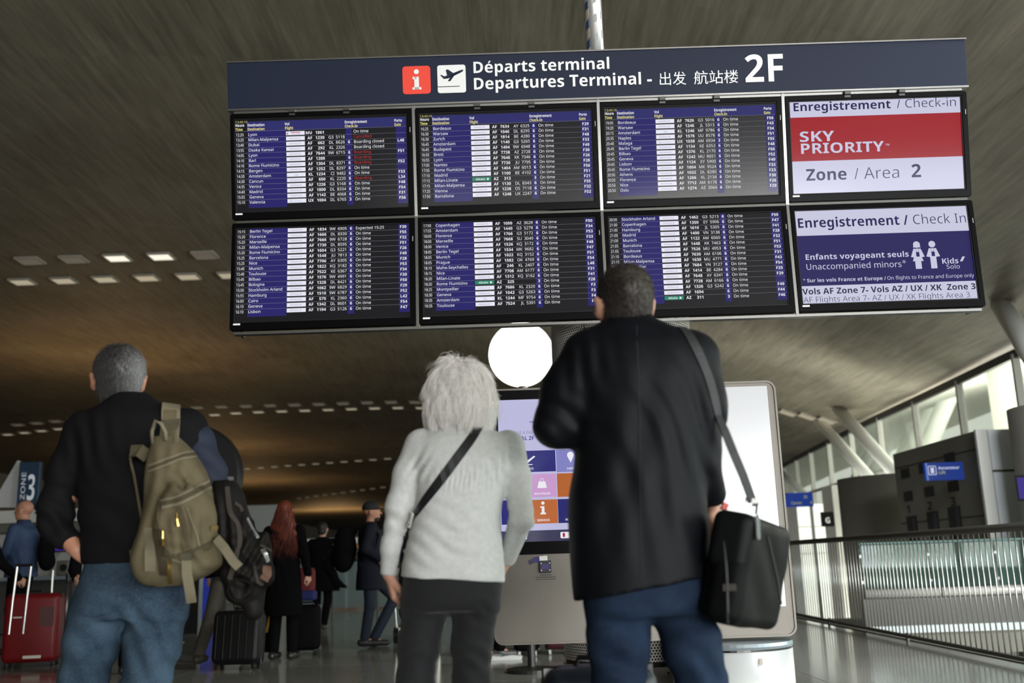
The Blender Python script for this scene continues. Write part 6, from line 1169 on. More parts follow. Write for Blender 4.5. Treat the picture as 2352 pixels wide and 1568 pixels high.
def strands(name, roots, nrm, mat, parent, length, rad, flow, center, radii, segs=4, lift=.25, curl=0.0, grav=0.0, jit=.25, hug=True):
    """thin tapering hairs that follow the curve of the head"""
    m = len(roots); p = roots.copy(); flow = np.broadcast_to(np.asarray(flow, float), p.shape); L = length * RNG.uniform(.6, 1.15, m); J = RNG.normal(0, jit, (m, 3)); ph = RNG.uniform(0, 6.28, m)
    pts = [p.copy()]; nn = nrm.copy(); c = np.asarray(center); rr = np.asarray(radii)
    for i in range(segs):
        t = flow - (flow * nn).sum(1, keepdims=True) * nn if hug else flow
        d = t + nn * lift * (1 - i / segs) + J + np.array([0, 0, -grav * i / segs])
        if curl: d = d + curl * np.stack([np.sin(ph + i * 1.3), np.cos(ph + i * 1.1), .3 * np.sin(ph + i)], 1)
        d /= np.linalg.norm(d, axis=1, keepdims=True) + 1e-9; p = p + d * (L / segs)[:, None]; pts.append(p.copy())
        if hug: nn = (p - c) / rr ** 2; nn /= np.linalg.norm(nn, axis=1, keepdims=True) + 1e-9
    pts = np.stack(pts, 1); vs_ = []; prev = nrm
    for i in range(segs + 1):
        d = pts[:, min(i + 1, segs)] - pts[:, max(i - 1, 0)]; d /= np.linalg.norm(d, axis=1, keepdims=True) + 1e-9
        a = np.cross(d, nrm + 1e-3); a /= np.linalg.norm(a, axis=1, keepdims=True) + 1e-9; b = np.cross(d, a); r = rad * (1 - .8 * i / segs)
        for k in range(3): vs_.append(pts[:, i] + r * (a * math.cos(2.094 * k) + b * math.sin(2.094 * k)))
    vs_ = np.stack(vs_, 1); n_per = vs_.shape[1]; base = np.arange(m)[:, None] * n_per; F = []
    for i in range(segs):
        for k in range(3): F.append(base + np.array([i * 3 + k, i * 3 + (k + 1) % 3, (i + 1) * 3 + (k + 1) % 3, (i + 1) * 3 + k]))
    return mesh_obj(name, vs_.reshape(-1, 3), np.stack(F, 1).reshape(-1, 4), mat, parent, True)
def folds(*specs):
    """cloth folds: (centre, direction, wavelength, amplitude, reach)"""
    sp = [(V(*c), unit(d), wl, am, rc) for c, d, wl, am, rc in specs]
    def f(X, Y, Z):
        out = 0.0
        for c, d, wl, am, rc in sp:
            dx, dy, dz = X - c[0], Y - c[1], Z - c[2]; u = dx * d[0] + dy * d[1] + dz * d[2]
            w = u + .35 * wl * np.sin((dx - dz + dy) * 9.0 / max(rc * 6, .3))
            out = out + am * np.sin(2 * math.pi * w / wl) * np.exp(-(dx * dx + dy * dy + dz * dz) / rc ** 2)
        return out
    return f
class Stick:
    """drops photo pixels onto a finished surface, to lay straps and seams on it"""
    def __init__(s, v, f): s.b = BVHTree.FromPolygons([tuple(p) for p in v], [tuple(int(i) for i in q) for q in f])
    def at(s, px, py):
        d = ray(px, py); h = s.b.ray_cast(Vector(CAM), Vector(unit(d)))
        if h[0] is None: return None
        n = np.array(h[1]); n = n if n @ d < 0 else -n
        return np.array(h[0]), n
    def line(s, pts, n=24, off=.002):
        pts = np.asarray(pts, float); t = np.linspace(0, len(pts) - 1, n); q = np.stack([np.interp(t, range(len(pts)), pts[:, i]) for i in (0, 1)], 1)
        out, nn = [], []
        for a in q:
            h = s.at(*a)
            if h is not None: out.append(h[0] + h[1] * off); nn.append(h[1])
        out, nn = np.array(out), np.array(nn)
        for _ in range(2):
            if len(out) > 4: out[1:-1] = (out[:-2] + 2 * out[1:-1] + out[2:]) / 4; nn[1:-1] = (nn[:-2] + nn[1:-1] + nn[2:]) / 3
        return out, nn
def put(s, name, mat, parent):
    v, f = s.mesh(); o = mesh_obj(name, v, f, mat, parent, True); return o, v, f
def px_rows(Y, rows):                    # silhouette rows (py, xl, xr, depth radius, depth shift) to loft rows
    out = []
    for py, xl, xr, ry, *cy in rows:
        a, b = P(xl, py, Y), P(xr, py, Y); out.append(((a[2] + b[2]) / 2, (a[0] + b[0]) / 2, Y + (cy[0] if cy else 0), (b[0] - a[0]) / 2, ry))
    return out
def shoe(s, ankle, fwd, ln=.27, h=.09):
    a = V(ankle[0], ankle[1], 0); f = unit(V(fwd[0], fwd[1], 0)); s.cone(a - f * ln * .22 + V(0, 0, .042), a + f * ln * .12 + V(0, 0, .048), .040, .045, .03); s.cone(a + f * ln * .1 + V(0, 0, .045), a + f * ln * .58 + V(0, 0, .036), .043, .034, .03); s.cone(a + V(0, 0, .05), a + V(0, 0, h + .03), .042, .045, .03)
    s.box(a + f * ln * .16 - V(0, 0, .03), (.4, .4, .03), .001, None, .002, '-')
def denim(name, dark, light):
    m, nt, b = new_mat(name); tc = nt.nodes.new('ShaderNodeTexCoord')
    n1 = nt.nodes.new('ShaderNodeTexNoise'); n1.inputs['Scale'].default_value = 4.5; n1.inputs['Detail'].default_value = 5; nt.links.new(tc.outputs['Object'], n1.inputs[0])
    n2 = nt.nodes.new('ShaderNodeTexNoise'); n2.inputs['Scale'].default_value = 220; nt.links.new(tc.outputs['Object'], n2.inputs[0])
    f = nmath(nt, 'ADD', nmath(nt, 'MULTIPLY', n1.outputs[0], 1.0), nmath(nt, 'MULTIPLY', n2.outputs[0], .35)); cr = nt.nodes.new('ShaderNodeValToRGB')
    cr.color_ramp.elements[0].position = .50; cr.color_ramp.elements[0].color = dark + (1,); cr.color_ramp.elements[1].position = .90; cr.color_ramp.elements[1].color = light + (1,)
    nt.links.new(f, cr.inputs[0]); nt.links.new(cr.outputs[0], b.inputs['Base Color']); b.inputs['Roughness'].default_value = .85; b.inputs['Specular IOR Level'].default_value = .15
    bp = nt.nodes.new('ShaderNodeBump'); bp.inputs['Strength'].default_value = .2; bp.inputs['Distance'].default_value = .004; nt.links.new(n2.outputs[0], bp.inputs['Height']); nt.links.new(bp.outputs[0], b.inputs['Normal'])
    return m
def greying_side_lit(name, dark, light, c, r0, r1):
    # greying hair, with light on one side painted in; c in the wearer's own space
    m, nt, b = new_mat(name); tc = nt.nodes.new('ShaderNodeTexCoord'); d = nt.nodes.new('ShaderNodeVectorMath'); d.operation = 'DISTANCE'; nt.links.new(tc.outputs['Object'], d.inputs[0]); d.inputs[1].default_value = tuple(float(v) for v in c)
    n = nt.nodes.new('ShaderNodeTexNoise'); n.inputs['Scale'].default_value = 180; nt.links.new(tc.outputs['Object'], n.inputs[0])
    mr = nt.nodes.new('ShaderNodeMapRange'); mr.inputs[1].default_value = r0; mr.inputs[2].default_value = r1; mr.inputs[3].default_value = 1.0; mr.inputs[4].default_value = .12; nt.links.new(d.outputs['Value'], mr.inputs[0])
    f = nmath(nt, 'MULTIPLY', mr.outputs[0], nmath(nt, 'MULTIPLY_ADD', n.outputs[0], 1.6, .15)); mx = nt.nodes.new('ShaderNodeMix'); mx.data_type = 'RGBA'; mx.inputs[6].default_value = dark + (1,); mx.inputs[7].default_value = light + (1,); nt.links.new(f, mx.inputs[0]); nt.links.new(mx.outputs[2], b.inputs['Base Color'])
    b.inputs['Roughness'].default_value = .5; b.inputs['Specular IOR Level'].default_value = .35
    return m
M_SHOE = pbr('dark_leather_shoe', (.02, .018, .016), .4)

# ------------------------------------------------------------------ the man in the dark coat
Y1 = 2.95; A = lambda px, py, dy=0.0: P(px, py, Y1 + dy)
man = thing('person', 'tall man in dark thigh-length coat and blue jeans, seen from behind', 'person', (A(1470, 1300)[0], Y1, 0))
HR1 = rotz(.22) @ rotx(.22); hc1 = A(1432, 698, .015)
ank = [V(A(1424, 1568)[0] - .01, Y1 + .02, .09), V(A(1650, 1568)[0] + .045, Y1 + .0, .09)]
b = SDF(.0065, .014)
head(b, hc1, HR1); b.cone(A(1436, 800), hc1 + V(0, -.02, -.03), .060, .056, .03)
b.loft(px_rows(Y1, [(770, 1400, 1500, .07), (820, 1345, 1605, .09), (950, 1350, 1610, .11), (1150, 1350, 1600, .11), (1300, 1345, 1600, .11), (1390, 1350, 1620, .11)]))
b.limb([A(1350, 815), A(1275, 978), A(1330, 930, .22), A(1385, 815, .25)], [.050, .042, .038, .029]); hand(b, A(1388, 806, .25), A(1405, 740, .22) - A(1388, 806, .25), (1, -.3, 0), 1, .45)
b.limb([A(1590, 815), A(1612, 1050), A(1636, 1140, .08)], [.050, .042, .029]); hand(b, A(1637, 1146, .085), V(.12, .10, -.55), (-1, .2, 0), -1, .55)
for i, (h_, k_) in enumerate(((1425, 1420), (1560, 1611))): b.limb([A(h_, 1385), A(k_, 1568), ank[i]], [.075, .052, .038])
for a in ank: b.cone(a, a + V(0, .10, -.05), .036, .028)
put(b, 'body', M_SKIN, man)
ct = SDF(.0075, .05)
ct.loft(px_rows(Y1, [(716, 1392, 1494, .068, .01), (735, 1384, 1504, .074), (752, 1366, 1535, .088), (775, 1342, 1590, .105), (805, 1322, 1622, .125), (860, 1313, 1634, .14), (930, 1318, 1632, .142), (1000, 1322, 1630, .142), (1060, 1318, 1626, .142), (1150, 1304, 1624, .145), (1250, 1308, 1628, .15), (1330, 1313, 1634, .152), (1392, 1319, 1640, .155)]), 2.3)
ct.limb([A(1352, 818), A(1306, 900), A(1278, 976)], [.082, .074, .066], .05); ct.limb([A(1278, 976), A(1330, 930, .22), A(1380, 828, .25)], [.062, .052, .046], .03)
ct.limb([A(1588, 822), A(1610, 930, -.01), A(1606, 1050)], [.083, .068, .060], .05); ct.limb([A(1606, 1050), A(1632, 1132, .07)], [.058, .046], .03)
hb = A(1480, 1352); ct.box(hb + V(0, 0, -.30), (.6, .6, .3), .005, roty(-.155), .004, '-')
ct.disp = folds((A(1330, 830, -.1), (1, 0, .25), .055, .003, .10), (A(1600, 950, -.1), (1, 0, .5), .06, .004, .16), (A(1560, 1100, -.15), (1, 0, .35), .09, .004, .22), (A(1400, 1150, -.15), (1, 0, -.25), .14, .002, .25), (A(1290, 960, -.05), (.4, 0, 1), .05, .003, .09), (A(1380, 1020, -.15), (.8, 0, .6), .10, .002, .15), (A(1470, 900, -.15), (1, 0, .1), .16, .002, .2))
M_COAT = pbr('dark_navy_coat_cloth', (.0032, .0038, .0055), .55, var=.15, scale=30, bump=.12, bscale=420, spec=.13)
coat, cv, cf = put(ct, 'coat', M_COAT, man); on_coat = Stick(cv, cf)
tr = SDF(.0085, .05)
tr.loft(px_rows(Y1, [(1290, 1340, 1625, .12), (1340, 1342, 1632, .125), (1390, 1345, 1636, .125), (1412, 1350, 1636, .11)]), 2.4)
tr.limb([A(1420, 1390), A(1421, 1480), A(1421, 1568), ank[0] + V(0, 0, .02)], [.092, .086, .070, .068], .03); tr.limb([A(1566, 1390), A(1590, 1488), A(1612, 1568), ank[1] + V(0, 0, .02)], [.090, .080, .068, .068], .03)
tr.disp = folds((A(1430, 1470, -.07), (.3, 0, 1), .07, .006, .12), (A(1590, 1450, -.07), (-.5, 0, 1), .08, .007, .13), (A(1430, 1540, -.06), (-.25, 0, 1), .06, .007, .10), (A(1610, 1540, -.06), (.6, 0, 1), .07, .006, .10))
M_JEAN1 = denim('dark_blue_denim', (.004, .008, .020), (.017, .034, .068)); put(tr, 'jeans', M_JEAN1, man)
for i, a in enumerate(ank): s_ = SDF(.009); shoe(s_, a, (.1 * (2 * i - 1), 1)); put(s_, 'shoe', M_SHOE, man)
M_HAIR1 = greying_side_lit('short_dark_greying_hair', (.016, .012, .010), (.09, .08, .07), (hc1 + V(.07, -.03, .05)) - V(A(1470, 1300)[0], Y1, 0), .055, .13)
hs = SDF(.006, .02); R = HR1
hs.ell(hc1 + R @ V(0, -.018, .032), (.080, .099, .089), R); hs.ell(hc1 + R @ V(0, -.045, -.035), (.071, .06, .062), R, .03); hs.box(hc1 + R @ V(0, .125, -.04), (.12, .09, .13), .02, R @ rotx(-.25), .02, '-')
for e in (-1, 1): hs.box(hc1 + R @ V(e * .10, .0, -.045), (.028, .05, .055), .015, R, .01, '-')
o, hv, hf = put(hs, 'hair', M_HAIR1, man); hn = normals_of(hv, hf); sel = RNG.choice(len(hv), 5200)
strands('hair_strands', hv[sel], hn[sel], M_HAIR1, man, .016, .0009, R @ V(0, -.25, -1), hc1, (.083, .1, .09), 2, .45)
# collar and back seam
pts, nn = on_coat.line([(1462, 748), (1468, 900), (1470, 1100), (1474, 1330)], 26, .0005); q = MB(); q.ribbon(pts, nn, .003, .0015); q.build('back_seam', pbr('seam_thread', (.004, .004, .006), .8), man)
# shoulder bag
Yb = 2.90; B = lambda px, py, dy=0.0: P(px, py, Yb + dy)
bag = thing('shoulder_bag', 'black laptop shoulder bag hanging at the hip of the man in the dark coat', 'bag', B(1730, 1450))
bc = B(1722, 1316, .02); RB = roty(.20) @ rotz(math.radians(58)) @ rotx(.05)
M_BAG = pbr('black_nylon', (.003, .0033, .0037), .55, bump=.25, bscale=380, spec=.10)
s_ = SDF(.006, .02); s_.box(bc, (.185, .052, .150), .035, RB); s_.box(bc + RB @ V(0, .052, -.02), (.16, .022, .115), .02, RB, .015); s_.disp = folds((bc, (0, .3, 1), .12, .003, .2))
o, bv, bf = put(s_, 'bag_body', M_BAG, bag); on_bag = Stick(bv, bf)
s_ = SDF(.006, .012); s_.box(bc + RB @ V(0, .010, .075), (.188, .058, .08), .03, RB); put(s_, 'flap', pbr('black_nylon_flap', (.004, .0048, .0055), .5, bump=.2, bscale=380, spec=.13), bag)
for pts_ in ([(1663, 1230), (1670, 1330), (1672, 1430)], [(1762, 1230), (1785, 1330), (1795, 1395)]):
    pts, nn = on_bag.line(pts_, 16, .001)
    if len(pts) > 3: q = MB(); q.tube(pts, .0035, 6); q.build('piping', pbr('bag_piping', (.03, .032, .034), .5), bag)
h_ = on_bag.at(1676, 1349)
if h_: q = MB(); a_, b_, d_ = frame(h_[1]); q.box(h_[0] + h_[1] * .001, (.035, .018, .003), np.stack([a_, b_, d_], 1)); q.build('metal_badge', pbr('badge_steel', (.35, .34, .32), .3, .9), bag)
h_ = on_bag.at(1738, 1210) or on_bag.at(1730, 1230)
if h_:
    q = MB(); a_, b_, d_ = frame(h_[1]); RM = np.stack([a_, b_, d_], 1); q.prism(rrect(-.016, .016, -.034, .034, .012), h_[0] + h_[1] * .002, RM[:, 0], RM[:, 1], h_[1] * .003); q.build('luggage_tag', pbr('grey_tag', (.10, .11, .115), .35), bag)
    q = MB(); q.tube([h_[0] + V(0, -.004, .035), h_[0] + V(.004, -.010, .06), B(1729, 1160, -.02)], .004, 8); q.build('tag_loop', M_DKMETAL, bag)
q = MB(); q.box(B(1728, 1150, -.01), (.04, .012, .014), roty(.2)); q.build('strap_buckle', pbr('buckle_dark', (.08, .08, .08), .3, .7), bag)
pts, nn = on_coat.line([(1552, 742), (1580, 765), (1606, 815), (1630, 875), (1642, 925), (1648, 955)], 22, .001)
tail = [B(1664, 990, -.04), B(1684, 1040, -.045), B(1706, 1092, -.04), B(1727, 1150, -.01)]
pts = np.vstack([pts, tail]); nn = np.vstack([nn, np.repeat(V(.5, -.85, 0)[None], 4, 0)])
q = MB(); q.ribbon(pts, nn, .030, .004); q.build('shoulder_strap', pbr('strap_webbing', (.010, .011, .012), .6, bump=.2, bscale=300), bag)
cuff = MB(); cuff.box(B(1664, 1163, .03), (.016, .03, .02), roty(.5)); cuff.build('red_luggage_label', pbr('red_label', (.55, .05, .03), .5), bag)
# navy suitcase in front of his legs
def suitcase(name, label, base, w, d, h, rz, mat, ribs=0, handle=.0, hmat=None, tilt=0.0, group=None, wheel=None):
    t = thing(name, label, 'suitcase', base, (tilt, 0, rz), group); L = lambda n_, mb, m_, **k: mb.build(n_, m_, t, world=False, **k)
    q = MB(); q.box((0, 0, .05 + h / 2), (w, d, h)); sh = L('shell', q, mat, bevel=min(.06, d * .3), bseg=5)
    for k in range(ribs):
        x = (k - (ribs - 1) / 2) * w * .8 / max(ribs - 1, 1)
        for e in (-1, 1): q = MB(); q.box((x, e * d / 2, .05 + h * .5), (w * .035, .012, h * .82)); q.build('rib', mat, sh, world=False, bevel=.004)
    q = MB(); q.box((0, 0, .05 + h / 2), (w + .004, .014, h + .004)); L('zip_seam', q, M_BLACK, bevel=.006)
    for sx in (-1, 1):
        for sy in (-1, 1):
            x, y = sx * (w / 2 - .05), sy * (d / 2 - .05); q = MB(); q.tube([(x - .012, y, .028), (x + .012, y, .028)], .028, 14, hint=(0, 0, 1)); wh = L('wheel', q, wheel or M_BLACK); q = MB(); q.box((x, y, .05), (.03, .035, .03)); L('wheel_fork', q, M_BLACK)
    q = MB(); q.tube([(-.07, 0, .05 + h), (-.06, 0, .075 + h), (.06, 0, .075 + h), (.07, 0, .05 + h)], .009, 8); L('top_grip', q, M_BLACK)
    if handle:
        for sx in (-1, 1): q = MB(); q.tube([(sx * .09, d * .3, .05 + h), (sx * .09, d * .3, .05 + h + handle)], .009, 8); L('handle_tube', q, hmat or M_CHROME)
        q = MB(); q.tube([(-.10, d * .3, .05 + h + handle), (.10, d * .3, .05 + h + handle)], .015, 10); L('handle_grip', q, M_BLACK)
    return t
top = P(1372, 1530, 3.36); suitcase('suitcase', 'dark navy cabin suitcase by the legs of the man in the coat', (top[0], 3.36, 0), .36, .22, top[2] - .045, .12, pbr('navy_shell', (.008, .014, .026), .45, bump=.1, bscale=200))
# ------------------------------------------------------------------ the woman in the grey cardigan
Y2 = 3.35; A = lambda px, py, dy=0.0: P(px, py, Y2 + dy)
wom = thing('person', 'white-haired woman in pale grey knit top and dark trousers, seen from behind', 'person', (A(1045, 1300)[0], Y2, 0))
HR2 = rotz(-.05) @ rotx(.28); hc2 = A(1058, 920, .03)
ank = [V(A(948, 1568)[0] - .01, Y2, .085), V(A(1083, 1568)[0] + .005, Y2 + .03, .085)]
b = SDF(.0060, .012)
head(b, hc2, HR2, .95); b.cone(A(1058, 1010), hc2 + V(0, -.015, -.03), .052, .050)
b.loft(px_rows(Y2, [(1000, 1000, 1112, .05), (1025, 965, 1165, .07), (1130, 972, 1145, .095), (1232, 955, 1138, .10), (1320, 940, 1145, .105), (1385, 940, 1140, .10)]))
wl_ = A(893, 1316, .055)
b.limb([A(966, 1022), A(916, 1162, .01), wl_], [.042, .034, .024]); hand(b, wl_, V(.05, .06, -.30), V(.95, .25, .2), 1, .42, .92)
b.limb([A(1168, 1025), A(1196, 1195, -.01), A(1162, 1285, .11)], [.040, .028, .022]); hand(b, A(1161, 1290, .115), V(-.25, .25, -.5), (-1, 0, 0), -1, .4, .92)
for i, (h_, k_) in enumerate(((985, 953), (1090, 1083))): b.limb([A(h_, 1390), A(k_, 1568), ank[i]], [.062, .044, .034])
for a in ank: b.cone(a, a + V(0, .10, -.05), .034, .026)
put(b, 'body', M_SKIN, wom)
M_KNIT = pbr('pale_grey_knit', (.52, .535, .53), .85, var=.07, scale=70, bump=.22, bscale=520, spec=.2, sheen=.25)
sw = SDF(.0055, .035)
sw.loft(px_rows(Y2, [(974, 1016, 1104, .060, .01), (984, 1004, 1118, .068), (996, 978, 1142, .082), (1012, 955, 1172, .100), (1045, 948, 1183, .115), (1085, 952, 1174, .12), (1130, 957, 1160, .12), (1178, 950, 1151, .12), (1232, 938, 1152, .126), (1280, 927, 1157, .132), (1320, 921, 1160, .136), (1345, 921, 1160, .136)]), 2.25)
sw.limb([A(970, 1026), A(940, 1090), A(918, 1162, .01), A(901, 1257, .03), A(895, 1312, .05)], [.062, .052, .045, .036, .031], .022)
sw.limb([A(1166, 1028), A(1188, 1100), A(1198, 1192, -.01)], [.060, .045, .040], .022); sw.limb([A(1198, 1192, -.01), A(1166, 1280, .10)], [.040, .030], .015)
hb = A(1040, 1331); sw.box(hb + V(0, 0, -.20), (.5, .5, .2), .004, roty(.085), .003, '-')
pl_ = [(A(px, 1097, -.11), (1, 0, .12 * (px - 1075) / 60), .020, .0042, .036) for px in (1030, 1062, 1095, 1125)]
sw.disp = folds(*pl_, (A(1020, 1225, -.12), (.35, 0, 1), .05, .003, .11), (A(1090, 1240, -.12), (-.2, 0, 1), .055, .0035, .10), (A(960, 1262, -.1), (.5, 0, 1), .045, .0035, .09), (A(905, 1200, -.03), (.2, 0, 1), .040, .003, .07), (A(1205, 1190, -.03), (-.2, 0, 1), .045, .0035, .07), (A(1150, 1075, -.09), (1, 0, .5), .04, .004, .05), (A(962, 1075, -.08), (1, 0, -.5), .04, .004, .05), (A(1040, 1290, -.13), (.1, 0, 1), .06, .003, .14))
knit, kv, kf = put(sw, 'knit_top', M_KNIT, wom); on_knit = Stick(kv, kf)
pts, nn = on_knit.line([(962, 1062), (1010, 1072), (1075, 1076), (1130, 1073), (1162, 1066)], 26, .0003); q = MB(); q.ribbon(pts, nn, .004, .0014); q.build('yoke_seam', M_KNIT, wom)
pts, nn = on_knit.line([(924, 1296), (975, 1312), (1040, 1318), (1100, 1320), (1156, 1320)], 26, .0003); q = MB(); q.ribbon(pts, nn, .003, .0012); q.build('hem_seam', M_KNIT, wom)
tr = SDF(.0075, .035)
tr.loft(px_rows(Y2, [(1295, 932, 1150, .115), (1345, 924, 1155, .125), (1385, 923, 1149, .12), (1402, 924, 1146, .10)]), 2.3)
tr.limb([A(977, 1395), A(962, 1483), A(953, 1568), ank[0] + V(0, 0, .02)], [.076, .064, .058, .050], .025); tr.limb([A(1092, 1395), A(1083, 1483), A(1083, 1568), ank[1] + V(0, 0, .02)], [.076, .063, .058, .050], .025)
tr.disp = folds((A(1100, 1400, -.07), (.15, 0, 1), .035, .003, .05), (A(1100, 1520, -.05), (.3, 0, 1), .045, .004, .08), (A(960, 1530, -.05), (-.2, 0, 1), .05, .004, .09))
M_TRS = pbr('charcoal_trousers', (.012, .0125, .014), .8, var=.12, scale=60, bump=.1, bscale=400, spec=.2, sheen=.1); put(tr, 'trousers', M_TRS, wom)
for i, a in enumerate(ank): s_ = SDF(.009); shoe(s_, a, (.1 * (2 * i - 1), 1), .24, .07); put(s_, 'shoe', M_SHOE, wom)
# wavy white hair
class LockRNG:                              # the same draw for every hair of a lock, with a little spread
    def __init__(s, n): s.n, s.g = n, np.random.default_rng(11)
    def rep(s, a, sp): a = np.repeat(a, s.n, 0); return a + s.g.normal(0, sp, a.shape)
    def uniform(s, lo, hi, m): return s.rep(s.g.uniform(lo, hi, m // s.n), .05 * (hi - lo))
    def normal(s, mu, sd, sh): return s.rep(s.g.normal(mu, sd, (sh[0] // s.n, sh[1])), sd * .3)
M_HAIR2 = pbr('white_hair', (.93, .91, .88), .45, var=.08, scale=120, spec=.5, stretch=(1, 1, .25)); M_HAIRB = pbr('white_hair_depth', (.86, .82, .78), .7, var=.2, scale=60)
hs = SDF(.006, .03); R = HR2
hs.ell(hc2 + V(0, -.012, .030), (.094, .106, .106)); hs.ell(hc2 + V(-.022, -.035, -.022), (.084, .085, .075)); hs.ell(hc2 + V(.030, -.035, -.020), (.082, .085, .075)); hs.ell(hc2 + V(.0, -.052, -.055), (.072, .055, .050)); hs.ell(hc2 + V(-.052, -.02, -.05), (.046, .06, .050)); hs.ell(hc2 + V(.055, -.02, -.05), (.046, .06, .055)); hs.box(hc2 + R @ V(0, .13, -.06), (.10, .075, .13), .03, R, .02, '-')
hs.disp = folds((hc2 + V(0, -.1, -.02), (1, 0, .25), .034, .005, .12), (hc2 + V(-.05, -.09, .0), (1, 0, -.5), .026, .004, .07), (hc2 + V(.05, -.09, -.04), (1, 0, .6), .028, .004, .07))
o, hv, hf = put(hs, 'hair', M_HAIRB, wom); hn = normals_of(hv, hf); ok = np.where(hv[:, 2] > hc2[2] - .075)[0]; sel = RNG.choice(ok, 620)
LK, LN = [], []
for i in sel:                               # locks: bundles of hairs that share a path
    for k in range(18): LK.append(hv[i] + RNG.normal(0, .0055, 3)); LN.append(hn[i])
st_ = np.random.default_rng(3); RNG, keep_ = LockRNG(18), RNG
strands('hair_strands', np.array(LK), np.array(LN), M_HAIR2, wom, .098, .0008, V(0, -.04, -1), hc2 + V(0, -.015, .0), (.106, .111, .125), 8, .14, .22, .45, .14); RNG = keep_
top_ = np.where(hv[:, 2] > hc2[2] - .02)[0]; sel = RNG.choice(top_, 700)
strands('flyaway_strands', hv[sel], hn[sel], M_HAIR2, wom, .045, .0004, V(0, -.05, -.6), hc2, (.12, .12, .14), 6, .8, .5, .3, .35)
# cross-body bag
bag = thing('crossbody_bag', 'small black bag on a black strap across the woman in the grey top', 'bag', A(915, 1330, .05))
pts, nn = on_knit.line([(1100, 978), (1086, 1004), (1050, 1052), (1010, 1106), (975, 1152), (952, 1184), (941, 1206), (932, 1245), (922, 1285), (917, 1302)], 40, .0015)
q = MB(); q.ribbon(pts, nn, .031, .003); M_STRAP = pbr('black_leather_strap', (.010, .011, .013), .38, spec=.5); q.build('strap', M_STRAP, bag)
h_ = on_knit.at(948, 1194)
if h_:
    a_, b_, d_ = frame(h_[1]); up = unit(V(.62, 0, .78) - h_[1] * np.dot(V(.62, 0, .78), h_[1])); rt = np.cross(up, h_[1]); q = MB(); ring(q, rrect(-.022, .022, -.026, .026, .004, 2), rrect(-.016, .016, -.019, .019, .003, 2), h_[0] + h_[1] * .006, rt, up, h_[1] * .004); q.build('buckle', pbr('silver_buckle', (.75, .75, .72), .2, 1.0), bag)
    q = MB(); q.box(h_[0] + h_[1] * .008, (.003, .03, .003), np.stack([rt, up, h_[1]], 1)); q.build('buckle_pin', pbr('silver_pin', (.7, .7, .68), .2, 1.0), bag)
s_ = SDF(.006, .02); s_.box(A(908, 1285, .20), (.035, .08, .10), .03, rotz(.2)); put(s_, 'pouch', M_STRAP, bag)
# ------------------------------------------------------------------ the man with the khaki backpack
Y3 = 3.65; A = lambda px, py, dy=0.0: P(px, py, Y3 + dy)
bp_ = thing('person', 'grey-haired man in black jacket and blue jeans, hand on hip, with khaki backpack', 'person', (A(300, 1300)[0], Y3, 0))
HR3 = rotz(.46) @ rotx(.42); hc3 = A(272, 868, .03)
ank = [V(A(176, 1568)[0] - .03, Y3, .09), V(A(330, 1568)[0] - .02, Y3 + .04, .09)]
b = SDF(.0068, .012)
head(b, hc3, HR3, 1.03); b.cone(A(288, 965), hc3 + V(.01, -.02, -.03), .062, .058)
b.loft(px_rows(Y3, [(945, 240, 372, .06), (980, 205, 430, .09), (1080, 215, 420, .11), (1230, 215, 420, .11), (1330, 210, 410, .11), (1400, 205, 410, .11)]))
b.limb([A(198, 990), A(128, 1203), A(176, 1262, -.03)], [.050, .038, .029]); hand(b, A(180, 1266, -.032), V(.55, .12, -.30), V(.1, .9, -.2), 1, .35)
b.limb([A(438, 990), A(485, 1140), A(500, 1195, .20)], [.050, .040, .028]); hand(b, A(500, 1198, .21), V(.05, .5, -.4), (0, .2, 1), -1, .5)
for i, (h_, k_) in enumerate(((225, 190), (360, 335))): b.limb([A(h_, 1400), A(k_, 1568), ank[i]], [.075, .055, .040])
for a in ank: b.cone(a, a + V(0, .10, -.05), .036, .028)
put(b, 'body', M_SKIN2, bp_)
M_VEST = pbr('black_jacket_cloth', (.0045, .0045, .0055), .8, bump=.1, bscale=300, spec=.15)
jk = SDF(.0085, .05)
jk.loft(px_rows(Y3, [(904, 256, 340, .066, .01), (920, 246, 358, .076), (942, 214, 400, .10), (965, 188, 438, .118), (1010, 178, 450, .132), (1080, 182, 452, .138), (1160, 186, 450, .135), (1230, 190, 446, .132), (1292, 193, 440, .13)]), 2.3)
jk.limb([A(198, 990), A(154, 1085), A(126, 1165), A(128, 1205)], [.080, .063, .055, .053], .04); jk.limb([A(128, 1205), A(145, 1232, -.02)], [.053, .046], .03); jk.limb([A(428, 985), A(438, 1010)], [.078, .076], .05)
jk.disp = folds((A(200, 1020, -.1), (1, 0, .6), .07, .005, .12), (A(140, 1190, -.04), (.5, 0, 1), .06, .007, .09), (A(260, 1200, -.13), (.2, 0, 1), .09, .004, .15))
o, jv, jf = put(jk, 'jacket', M_VEST, bp_); on_jk = Stick(jv, jf)
sl = SDF(.008, .03); sl.limb([A(450, 1010), A(478, 1090), A(490, 1130)], [.066, .062, .058]); sl.limb([A(488, 1130), A(500, 1186, .18)], [.056, .042]); sl.disp = folds((A(478, 1080), (.3, 0, 1), .06, .005, .12)); put(sl, 'shirt_sleeve', pbr('navy_shirt_cloth', (.0045, .010, .028), .75, bump=.1, bscale=300), bp_)
tr = SDF(.009, .05)
tr.loft(px_rows(Y3, [(1270, 204, 436, .122), (1300, 198, 438, .128), (1340, 186, 438, .132), (1392, 176, 430, .128), (1420, 176, 424, .11)]), 2.4)
tr.limb([A(226, 1405), A(212, 1475), A(190, 1568), ank[0] + V(0, 0, .02)], [.098, .092, .078, .07], .03); tr.limb([A(362, 1405), A(350, 1480), A(335, 1568), ank[1] + V(0, 0, .02)], [.098, .095, .080, .07], .03)
